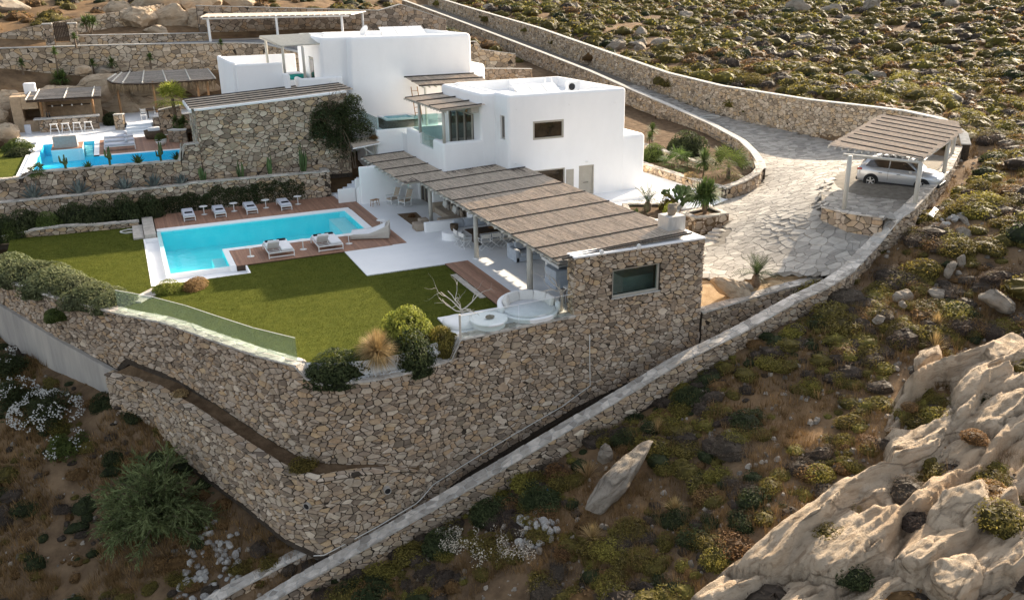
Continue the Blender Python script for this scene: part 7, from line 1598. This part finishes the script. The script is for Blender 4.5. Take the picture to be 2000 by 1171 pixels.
rock('standing_slab', (15.4,24.5,-4.35), (2.25,.62,.5), (12,-22,20), 12, 'long leaning granite slab standing out of the scrub below the boundary wall', 5, 'rockgrey', 10, .12, .03)
rock('standing_slab', (15.9,26.6,-4.6), (.35,.3,.85), (5,8,0), 13, 'small upright grey stone next to the leaning slab', 4, 'rockgrey', 10)
rock('bed_rock', (25.7,31.55,-.35), (1.15,.5,.62), (0,22,-18), 20, 'big tan landscape boulder in the gravel bed', 5, 'rock', 14)
rock('bed_rock', (26.7,31.7,-.45), (.55,.35,.3), (0,10,-30), 21, 'smaller grey boulder behind the tan one in the gravel bed', 4, 'rockgrey', 12)
rock('pedestal_stone', (22.68,32.4,3.85), (.36,.2,.42), (0,0,30), 22, 'upright round stone on the grey pedestal', 4, 'rockgrey', 4)
rock('driftstone', (12.95,31.4,.45), (.22,.14,.1), (0,0,10), 23, 'grey driftwood like stone on the round white table', 3, 'rockgrey', 8, cat='stone')
# slope stones beyond the boundary wall
for k, (x, y, z, d, lab) in enumerate(((31.8,26.7,-.15,(.62,.36,.32),'pale long stone on the slope right of the boundary wall'),(35.0,26.9,.7,(.42,.3,.6),'tall pale stone on the right slope'),(35.9,27.1,.8,(.22,.2,.55),'thin upright pale stone on the right slope'),(38.2,29.0,1.5,(.45,.3,.35),'grey stone near the white board'),(29.0,25.4,-.35,(.3,.24,.24),'rounded white stone on the right slope'),(30.7,25.7,-.05,(.28,.22,.18),'flat white stone on the right slope'),(39.6,30.2,1.75,(1.0,.2,.18),'long pale fallen stone on the right slope'),(34.0,23.5,.3,(.9,.5,.5),'large grey boulder at the right edge slope'),(33.1,26.0,-.05,(.5,.4,.35),'brownish stone between the cushion shrubs at right'))):
    rock('slope_stone', (x,y,z), d, (k*13%20,k*7%15,k*40), 30+k, lab, 4, 'rockgrey', 10, cat='stone')
# hillside boulders, upper right
for k, (x, y, d, lab) in enumerate(((57.5,96.0,(2.6,1.6,1.5),'large boulder beside the driveway wall at the top'),(58.8,92.5,(2.0,1.2,1.3),'second large boulder beside the driveway wall'),(60.5,95.5,(2.2,1.2,1.2),'third boulder of the cluster above the driveway wall'),(62.2,92.4,(1.5,1.0,1.0),'fourth boulder of the cluster above the driveway wall'),(63.5,95.5,(1.7,1.2,.9),'flat boulder behind the driveway boulder cluster'),(66,104,(2.6,1.2,1.2),'ledge of rock above the boulder cluster'),(104,116,(3.6,2.4,2.2),'big boulder on the top edge hillside left'),(106,110,(3.0,2.2,2.3),'big boulder on the top edge hillside middle'),(111,107,(3.2,2.0,2.6),'big boulder on the top edge hillside right'),(98,99,(2.2,1.5,1.3),'boulder below the top edge boulders'),(95,90,(1.6,1.2,1.0),'pale boulder on the upper slope'),(81,88.5,(2.2,1.6,1.6),'pale pointed boulder in the middle of the upper slope'),(83,86,(1.3,1.0,.9),'smaller pale boulder beside the pointed one'),(74,75.5,(1.6,1.0,.7),'flat rock in the scrub above the driveway wall'),(87,78,(1.8,1.2,1.2),'dark boulder on the upper right slope'),(72.5,63.5,(1.7,1.0,1.0),'boulder on the slope behind the carport'),(63.9,51.5,(1.2,.9,.7),'rock right behind the carport roof'),(68,66.5,(1.6,1.0,.8),'dark rock on the slope above the carport'),(69.8,65.5,(1.4,.9,.9),'rounded rock on the slope above the carport'),(67.3,60.4,(1.6,.8,.7),'flat dark rock on the slope above the carport'),(89,67,(1.4,1.0,.8),'rock at the right edge of the upper slope'),(79,104,(2.2,1.4,1.0),'weathered rock high on the upper slope'),(84,119,(2.4,1.6,1.4),'weathered rock near the top edge'),(57,136,(2.4,1.6,1.3),'rock beside the far end of the driveway'),(70,130,(2.8,1.8,1.3),'rock near the top edge above the driveway'),(93,118,(2.2,1.6,1.2),'rock on the skyline slope'),(120,100,(2.4,1.8,1.4),'rock on the far right slope'),(76,93,(1.2,.9,.7),'small rock in the upper scrub'))):
    d = tuple(q*.8 for q in d)
    rock('hillside_boulder', (x,y,gz1(x,y)+d[2]*.05), d, (k*17%14-7,k*11%12-6,k*50), 60+k, lab, 4, 'rockgrey', 11, rough=.14, cat='boulder', group='boulders on the upper hillside')
# rocky hill behind the upper pool and the upper road
for k, (x, y, z, d, rz, lab, m_) in enumerate(((-4.7,86.8,5.2,(2.7,1.2,1.5),5,'tan boulder rising behind the bar roof','rock'),(-8.6,85.6,4.4,(1.8,1.4,1.9),20,'brown boulder left of the bar fireplace','rock'),(-1.0,87.6,5.4,(2.6,1.2,1.6),-8,'broad tan boulder between bar and pavilion','rock'),(2.6,89.0,6.0,(3.4,1.3,1.3),0,'large smooth boulder behind the pavilion roof','rock'),(6.6,89.0,5.6,(2.6,1.2,1.4),-6,'tan boulder at the right of the pavilion roof','rock'),(-.1,86.9,4.1,(1.8,.8,1.7),-15,'slanting boulder beside the pavilion pier','rock'),(-2.8,88.6,7.3,(.9,.6,.5),0,'small boulder below the gate','rock'),(-.9,88.9,7.1,(1.2,.6,.6),0,'grey boulder under the upper wall','rockgrey'),(3.2,86.9,4.3,(2.8,.8,1.6),0,'dark rock face inside the pavilion','rock'),(9.8,78.4,5.6,(1.3,1.2,1.8),0,'stacked rock beside the upper house terrace','rock'),(10.9,82.5,7.0,(1.6,1.2,1.2),20,'rock behind the upper house terrace','rock'),(-8.9,79.5,3.4,(1.2,1.0,.9),0,'low rock at the left edge of the upper patio','rock'),(-10.5,83,3.8,(2.2,1.6,1.8),0,'large rock at the far left of the upper patio','rock'),
    (3.0,100.5,10.9,(2.2,1.6,1.7),10,'brown boulder at the left of the hilltop outcrop','rock'),(6.0,101.5,11.2,(2.6,1.6,2.0),0,'central brown boulder of the hilltop outcrop','rock'),(8.9,100.5,10.8,(2.2,1.6,1.6),-10,'rounded boulder of the hilltop outcrop near the shelter','rock'),(5.0,105,12.4,(3.6,1.6,1.7),0,'long boulder along the top of the hilltop outcrop','rock'),(9.6,105.5,12.3,(3.0,1.6,1.5),8,'boulder at the top edge beside the shelter','rock'),(1.0,104.5,12.2,(1.6,1.2,1.2),0,'left upper boulder of the hilltop outcrop','rock'),(4.3,98.2,10.0,(1.3,.8,.9),0,'low boulder in front of the hilltop outcrop','rock'),(-11,110,12.7,(4.2,2.0,1.4),15,'pale cliff at the top left corner','rockgrey'),(-14,112,12.9,(3.5,2.0,1.8),0,'second pale cliff rock at the top left corner','rockgrey'),(13.5,108,12.8,(2.6,1.5,1.1),0,'rock above the parking shelter','rock'))):
    rock('brown_boulder', (x,y,z), d, (0,k*5%14-6,rz), 110+k, lab, 5 if d[0] > 2 else 4, m_, 10, .13, .02, cat='boulder', group='boulders around the upper terrace')
# rubble heaps
LS = [rock_mesh(f'loose_stone_{k}', 150+k, 2, (1,.75,.65), 8, .10, 0, .02) for k in range(6)]
rnd = random.Random(66); nL = 0
def heap(cx_, cy_, rx, ry, n, smin, smax, label, group, pile=.0):
    for k in range(n):
        a = rnd.uniform(0,6.28); q = math.sqrt(rnd.random()); x = cx_+rx*q*math.cos(a); y = cy_+ry*q*math.sin(a); s = rnd.uniform(smin,smax); o = bpy.data.objects.new('loose_stone', LS[k%6]); col.objects.link(o)
        if not LS[k%6].materials: LS[k%6].materials.append(M['loosestone'])
        o.location = (x,y,gz1(x,y)+s*.35+pile*(1-q)*rnd.random()); o.scale = (s,s,s); o.rotation_euler = (rnd.uniform(-.5,.5),rnd.uniform(-.5,.5),rnd.uniform(0,6)); tag(o, label, 'stone', group)
heap(.3,31.2,1.35,1.5,75,.10,.26,'pale grey stone of the loose heap at the bottom left', 'rubble heap at the bottom left', .15)
heap(1.0,32.6,1.0,1.0,14,.10,.2,'pale stone scattered above the bottom left heap', 'stones above the bottom left heap')
heap(11.9,24.9,.9,1.0,55,.10,.24,'pale stone of the loose heap left of the leaning slab', 'rubble heap left of the leaning slab', .2)
heap(38.3,30.7,2.4,.45,22,.12,.3,'grey stone dumped outside the boundary wall by the carport', 'stones along the outside of the carport wall')
for x, y, s, lab in ((13.2,26.5,.12,'blue plastic scrap in the scrub left of the leaning slab'),(27.5,24.6,.14,'blue plastic scrap on the right slope')):
    tag(rock('plastic_scrap', (x,y,gz1(x,y)+.12), (s*1.5,s,s*.6), (10,20,40), int(x), None, 2, 'blue', 6), lab, 'scrap')
# ================================================================ hillside scrub
def project(p):
    v = Vector(p)-CAM_LOC; z = v.dot(fwd); return (1000+1666*v.dot(r2)/z, 585.5+1666*v.dot(d2)/z, z) if z > 1 else (-9999,0,1)
OUTC = [(13,17),(14.5,18.6),(20,19.4),(22.5,19.2),(24.2,20.8),(27,22.3),(31,21.8),(34,20),(34,8),(20,8),(17,12)]
rocks_xy = [(o.location.x,o.location.y,max(o.dimensions.x,o.dimensions.y)*.36) for o in bpy.data.objects if o.name.split('.')[0] in ('granite_boulder','standing_slab','hillside_boulder','brown_boulder','slope_stone')]
OUT = ESTATE
WALLB = [(1.2,28.2),(2.9,28.4),(29.2,28.6),(31.2,29.3),(36,31.9),(38.9,32.6),(48,37.9),(55,42.5),(55,44),(53,47),(53,152),(47,152)]
rnd = random.Random(2024); cand = []
def try_add(x, y, r, kind, pad=.9):
    for rx, ry, rr in rocks_xy:
        if abs(x-rx) < rr+r*.5 and abs(y-ry) < rr+r*.5: return
    cand.append((x, y, r, kind))
def scatter(x0, x1, y0, y1, n, rmin, rmax, mix, jit=.0, tight=.62):
    cell = (rmin+rmax)*tight; grid = {}; X_ = []
    for _ in range(n*4):
        x = rnd.uniform(x0,x1); y = rnd.uniform(y0,y1); r = rmin+(rmax-rmin)*rnd.random()**2.2
        k = (int(x/cell),int(y/cell))
        if k in grid: continue
        X_.append((x,y,r)); grid[k] = 1
        if len(X_) >= n: break
    A = np.array([(a,b_) for a,b_,_ in X_]); ins = in_poly(A, OUT+[]); zz_ = ground_z(A, False)
    for (x,y,r), i_, z in zip(X_, ins, zz_):
        if i_: continue
        if y < 47 and x > 1 and y > 27.9 and x < 55 and y < 28.0+max(0,(x-29.5)*.58) and y > 27.0+max(0,(x-29.5)*.5): continue
        px, py, d = project((x,y,z))
        if px < -90 or px > 2090 or py < -60 or py > 1260: continue
        if rnd.random() < .55*max(0,-.1-noise.fractal((x*.16,y*.16,21),1,2,2))*3: continue
        u = rnd.random()+.22*noise.noise((x*.15,y*.15,5)); acc = 0
        for kk_, w_ in mix:
            acc += w_
            if u <= acc: break
        try_add(x, y, r, kk_)
mixR = (('olive',.40),('yellow',.16),('grey',.26),('brown',.12),('dark',.06)); mixU = (('olive',.52),('yellow',.17),('grey',.13),('brown',.14),('dark',.04)); mixF = (('olive',.34),('yellow',.16),('grey',.28),('brown',.10),('dark',.12))
scatter(4,34,9,28.3,2300,.2,.85,mixF,tight=.42); cand = [c for c in cand if not in_poly([(c[0],c[1])], OUTC)[0] or noise.fractal((c[0]*.30+4,c[1]*.42,11),1,2,3) > .22]; scatter(28,64,16,46,1700,.28,1.3,mixR,tight=.42); scatter(52.8,135,42,150,5200,.4,1.5,mixU,tight=.5); scatter(55,110,20,60,600,.6,1.3,mixR); scatter(52.8,110,42,120,5000,.2,.5,mixU,tight=.7); scatter(-24,6,27,50,900,.15,.4,(('olive',.4),('brown',.4),('grey',.2)))
scatter(-24,6,27,50,800,.2,.75,(('olive',.25),('grey',.3),('brown',.25),('dark',.2))); scatter(-45,46,99,150,1100,.6,1.3,(('olive',.45),('grey',.2),('brown',.25),('dark',.1)))
KM = {'olive':'leaf_olive','yellow':'leaf_yellow','grey':'leaf_grey','brown':'leaf_brown','dark':'leaf_dark'}
KW = {'olive':'olive green','yellow':'yellow green','grey':'grey twiggy','brown':'russet brown','dark':'dark green'}
TW = [bush_mesh(f'twig_leaves_{k}', 260+k, 1700, .06, 5, asp=.12) for k in range(3)]
cz_ = ground_z(np.array([(c[0],c[1]) for c in cand])); items = []
for (x,y,r,kd), z in zip(cand, cz_):
    px,py,d = project((x,y,z)); vis = 0 < px < 2000 and 0 < py < 1171
    items.append((2*r*1666/d if vis else 0, x, y, float(z), r, kd))
items.sort(key=lambda q: -q[0])
LAND = [('the leaning granite slab',15.2,24.2),('the small upright grey stone',15.9,26.6),('the stone heap at the bottom middle',11.9,24.9),('the large spread of pale seed heads',10,25.5),('the middle of the boundary wall',20.5,28),('the bed wall end of the boundary wall',28,28),('the low end of the boundary wall',5,28),('the left tip of the granite outcrop',14.2,18.8),('the middle of the granite outcrop edge',20,19.8),('the top of the granite outcrop',27.5,22.6),('the rounded white stone on the right slope',29,25.4),('the pale long stone on the right slope',31.8,26.7),('the tall pale stone on the right slope',35,26.9),('the long fallen stone on the right slope',39.6,30.7),('the white board by the carport',39.2,31.75),('the far corner of the carport wall',54,42),('the rock behind the carport roof',63.9,51.5),('the flat dark rock above the carport',67.3,60.4),('the large grey boulder at the right edge',34,23.5),('the right edge of the middle slope',46,31),('the right edge behind the carport',60,43),('the boulder cluster above the driveway wall',60,94),('the flat rock above the driveway wall',74,75.5),('the bend of the driveway wall',55,60),('the pointed boulder of the upper slope',81,88.5),('the tamarisk',-1.2,34.4),('the bottom left stone heap',.3,31.2),('the big flowering oleander',-5.4,41.6),('the foot of the tier wall',2,34.5),('the bottom left corner',-6,33),('the hilltop outcrop',6,101.5),('the parking shelter',17,100),('the far end of the driveway',50,140),('the top left cliff',-11,108)]
ORD = 'nearest,second nearest,third nearest,fourth nearest,fifth nearest,sixth nearest,seventh nearest,eighth nearest,ninth nearest,tenth nearest,eleventh nearest,twelfth nearest,thirteenth nearest,fourteenth nearest,fifteenth nearest,sixteenth nearest'.split(',')
grp = {}
for k, it in enumerate(items[:300]):
    dl_ = sorted((math.hypot(it[1]-lx,it[2]-ly), ln) for ln, lx, ly in LAND); grp.setdefault((it[5], dl_[0][1]), []).append((dl_[0][0], k))
SLAB = {}
for (kd, ln), l_ in grp.items():
    for q, (_, k) in enumerate(sorted(l_)): SLAB[k] = (f'{ORD[min(q,15)]} {KW[kd]} cushion shrub to {ln}', f'{KW[kd]} cushion shrubs of the slopes')
rest = MB(); mi = []; kinds = list(KM)
for k, (px, x, y, z, r, kd) in enumerate(items):
    if k < 300:
        me = TW[k%3] if kd == 'grey' else BUSH[k%6]
        put('cushion_shrub', me, (x,y,z-.04), (r*rnd.uniform(.8,1.5),r*rnd.uniform(.8,1.3),r*rnd.uniform(.7,1.1)), rnd.uniform(0,6.28), M[KM[kd]], SLAB[k][0], 'shrub', SLAB[k][1])
    else:
        d = max(20, (Vector((x,y,z))-CAM_LOC).length); nf = len(rest.f); q = 14 if r < .45 and d > 60 else 30 if d > 110 else (64 if d > 75 else 120); sz = .16 if d > 110 else (.13 if d > 75 else .10)
        rx_, ry_ = r*rnd.uniform(.8,1.35), r*rnd.uniform(.8,1.3); core(rest, (x,y,z-.05), (rx_*.95,ry_*.95,r*.66), rnd, 9, 4, .05, .5 if kd != 'grey' else .3)  # dome tone painted darker at the foot, lighter on top, like rim light
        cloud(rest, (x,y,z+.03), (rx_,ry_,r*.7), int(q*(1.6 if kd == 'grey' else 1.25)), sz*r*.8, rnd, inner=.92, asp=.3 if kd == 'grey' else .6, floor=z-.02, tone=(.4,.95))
        mi += [kinds.index(kd)]*(len(rest.f)-nf)
me = rest.mesh('hillside_scrub')
for kd in kinds: me.materials.append(M[KM[kd]])
me.polygons.foreach_set('material_index', mi)
o = bpy.data.objects.new('hillside_scrub', me); col.objects.link(o); tag(o, 'mass of small dry cushion shrubs covering the far hillside', 'scrub', kind='stuff')
# ---- dry grass between the shrubs
gr = MB(); pts = []
for (x0,x1,y0,y1,n) in ((3,36,8,28.2,12000),(28,60,16,46,7500),(-14,5,27,47,12000),(53,80,44,80,3000)):
    for _ in range(n): pts.append((rnd.uniform(x0,x1), rnd.uniform(y0,y1)))
A = np.array(pts); ins = in_poly(A, OUT); gzz = ground_z(A)
for (x,y), i_, z in zip(pts, ins, gzz):
    if i_ or noise.noise((x*.35,y*.35,2)) < -.12: continue
    if 27.8 < y < 28.6 and x > 1: continue
    px,py,d = project((x,y,float(z)))
    if not (-60 < px < 2060 and -40 < py < 1220): continue
    tn = rnd.uniform(.0,.75); h = rnd.uniform(.18,.55); nb = 13 if d < 35 else 6
    for _ in range(nb):
        a = rnd.uniform(0,6.28); q = rnd.uniform(0,.16); ln = rnd.uniform(.1,.5)*h; w_ = .008 if d < 35 else .016; gr.cur = min(1,max(0,tn+rnd.uniform(-.2,.2))); bx, by = x+q*math.cos(a), y+q*math.sin(a)
        gr.add([(bx-w_,by,z-.02),(bx+w_,by,z-.02),(bx+ln*math.cos(a),by+ln*math.sin(a),z+h*rnd.uniform(.6,1.1))],[(0,1,2)])
M['grassdry'] = mat('dry grass', (.20,.125,.055), (.34,.22,.105), .8, .95, tone=True, toneamt=.55, transl=.3, spec=.05)
tag(gr.build('dry_grass', M['grassdry']), 'brown dry grass between the shrubs of the slopes', 'grass', kind='stuff')
gv = MB(); pts = []
for (x0,x1,y0,y1,n) in ((3,36,9,28.2,2600),(28,60,18,46,1700),(-14,5,27,47,900),(53,100,44,100,350)):
    for _ in range(n): pts.append((rnd.uniform(x0,x1), rnd.uniform(y0,y1)))
A = np.array(pts); ins = in_poly(A, OUT); gzz = ground_z(A)
for (x,y), i_, z in zip(pts, ins, gzz):
    if i_ or (27.8 < y < 28.7 and x > 1): continue
    r = .03+.14*rnd.random()**3.2; gv.cur = rnd.random(); c = Vector((x,y,float(z)+r*.3)); vs_ = []
    for k in range(6): a = k*1.047; vs_.append(c+Vector((r*math.cos(a)*rnd.uniform(.7,1.2),r*math.sin(a)*rnd.uniform(.7,1.2),-r*.4)))
    for k in range(4): a = k*1.57+.4; vs_.append(c+Vector((r*.6*math.cos(a)*rnd.uniform(.7,1.2),r*.6*math.sin(a)*rnd.uniform(.7,1.2),r*rnd.uniform(.3,.7))))
    gv.add(vs_, [(6,7,8,9),(0,1,6),(1,7,6),(1,2,7),(2,3,7),(3,8,7),(3,4,8),(4,9,8),(4,5,9),(5,0,9),(0,6,9)])
M['gravel'] = mat('field stone', (.20,.17,.135), (.34,.30,.25), 3, .9, .5, 12, tone=True, toneamt=.5, spec=.1)
tag(gv.build('field_stones', M['gravel']), 'small loose stones strewn over the dry slopes', 'stones', kind='stuff')
# ---- special tufts of the foreground
for k, (x, y, s, mm, lab) in enumerate(((10.0,25.5,1.2,'leaf_silver','large spread of pale dry seed heads at the bottom middle'),(11.0,24.3,.9,'leaf_silver','smaller spread of pale dry seed heads at the bottom middle'),(9.2,27.0,.7,'leaf_silver','pale dry seed heads close under the boundary wall'))):
    b = MB(); rr_ = random.Random(k); z0_ = gz1(x,y)
    for _ in range(1300):
        a = rr_.uniform(0,6.28); q = s*math.sqrt(rr_.random()); px_, py_ = x+q*math.cos(a), y+q*math.sin(a)
        if noise.noise((px_*1.6,py_*1.6,9)) < -.05: continue
        b.cur = rr_.random(); leaf(b, Vector((px_,py_,z0_+.15+.35*rr_.random())), (rdir(rr_)+Vector((0,-.4,.6))).normalized(), rr_.uniform(.02,.045), rr_, .7)
    tag(b.build('seed_heads', M[mm]), lab, 'dry plant', kind='stuff')
for k, (x, y, s, lab) in enumerate(((14.9,26.2,.9,'tall straw grass clump left of the leaning slab'),(18.3,26.4,.8,'pale straw grass clump right of the leaning slab'),(13.3,23.0,.8,'tall straw grass clump at the foot of the leaning slab'),(16.3,22.2,.7,'straw grass clump beside the leaning slab'),(30.0,23.2,.9,'golden grass clump above the rounded granite slab'),(31.3,24.3,.8,'golden grass clump on the right slope'))):
    o = put('straw_clump', spike_ball(170, s, .007, random.Random(k+5), (30,88), .25).mesh('straw_blades'), (x,y,gz1(x,y)), 1.0, 0, M['leaf_straw'], lab, 'grass clump', 'straw grass clumps')
for k, (x, y, s, lab) in enumerate(((9.0,27.3,1.0,'dark green bush under the lower end of the boundary wall'),(17.2,27.0,.8,'dark green bush under the middle of the boundary wall'),(11.2,27.2,1.1,'wide dark bush below the boundary wall near the heap'),(12.8,26.0,1.0,'dark green bush left of the straw clump'),(6.0,26.6,.9,'dark bush at the bottom edge left of the seed heads'),(20.5,27.2,.9,'dark brown bush under the boundary wall'))):
    put('slope_bush', DENSE[k%3], (x,y,gz1(x,y)-.05), (s,s,s*.85), k, M['leaf_dark'], lab, 'shrub', 'dark bushes under the boundary wall')
for k, (x, y, s, mm, lab) in enumerate(((18.6,16.9,.8,'leaf_olive','olive bush growing in the gap of the long foreground slab'),(20.9,15.9,.75,'leaf_grey','grey bush between the foreground boulders'),(21.9,17.0,.9,'leaf_grey','grey bush above the grey boulders'),(22.6,14.3,1.1,'leaf_olive','large olive bush at the bottom right corner'),(17.9,15.3,.8,'leaf_dark','dark bush at the bottom edge of the outcrop'),(23.6,15.4,.8,'leaf_brown','russet bush at the right edge by the boulder'),(25.4,17.5,.6,'leaf_brown','russet tuft on the granite at the right'),(25.4,20.3,.4,'leaf_brown','small brown tuft on the rounded slab'),(20.3,17.8,.45,'leaf_yellow','small yellow green tuft in the slab crack'))):
    put('rock_bush', (TW[k%3] if mm == 'leaf_grey' else BUSH[k%6]), (x,y,gz1(x,y)+.5), (s,s,s*.9), k*2, M[mm], lab, 'shrub', 'bushes among the foreground rocks')
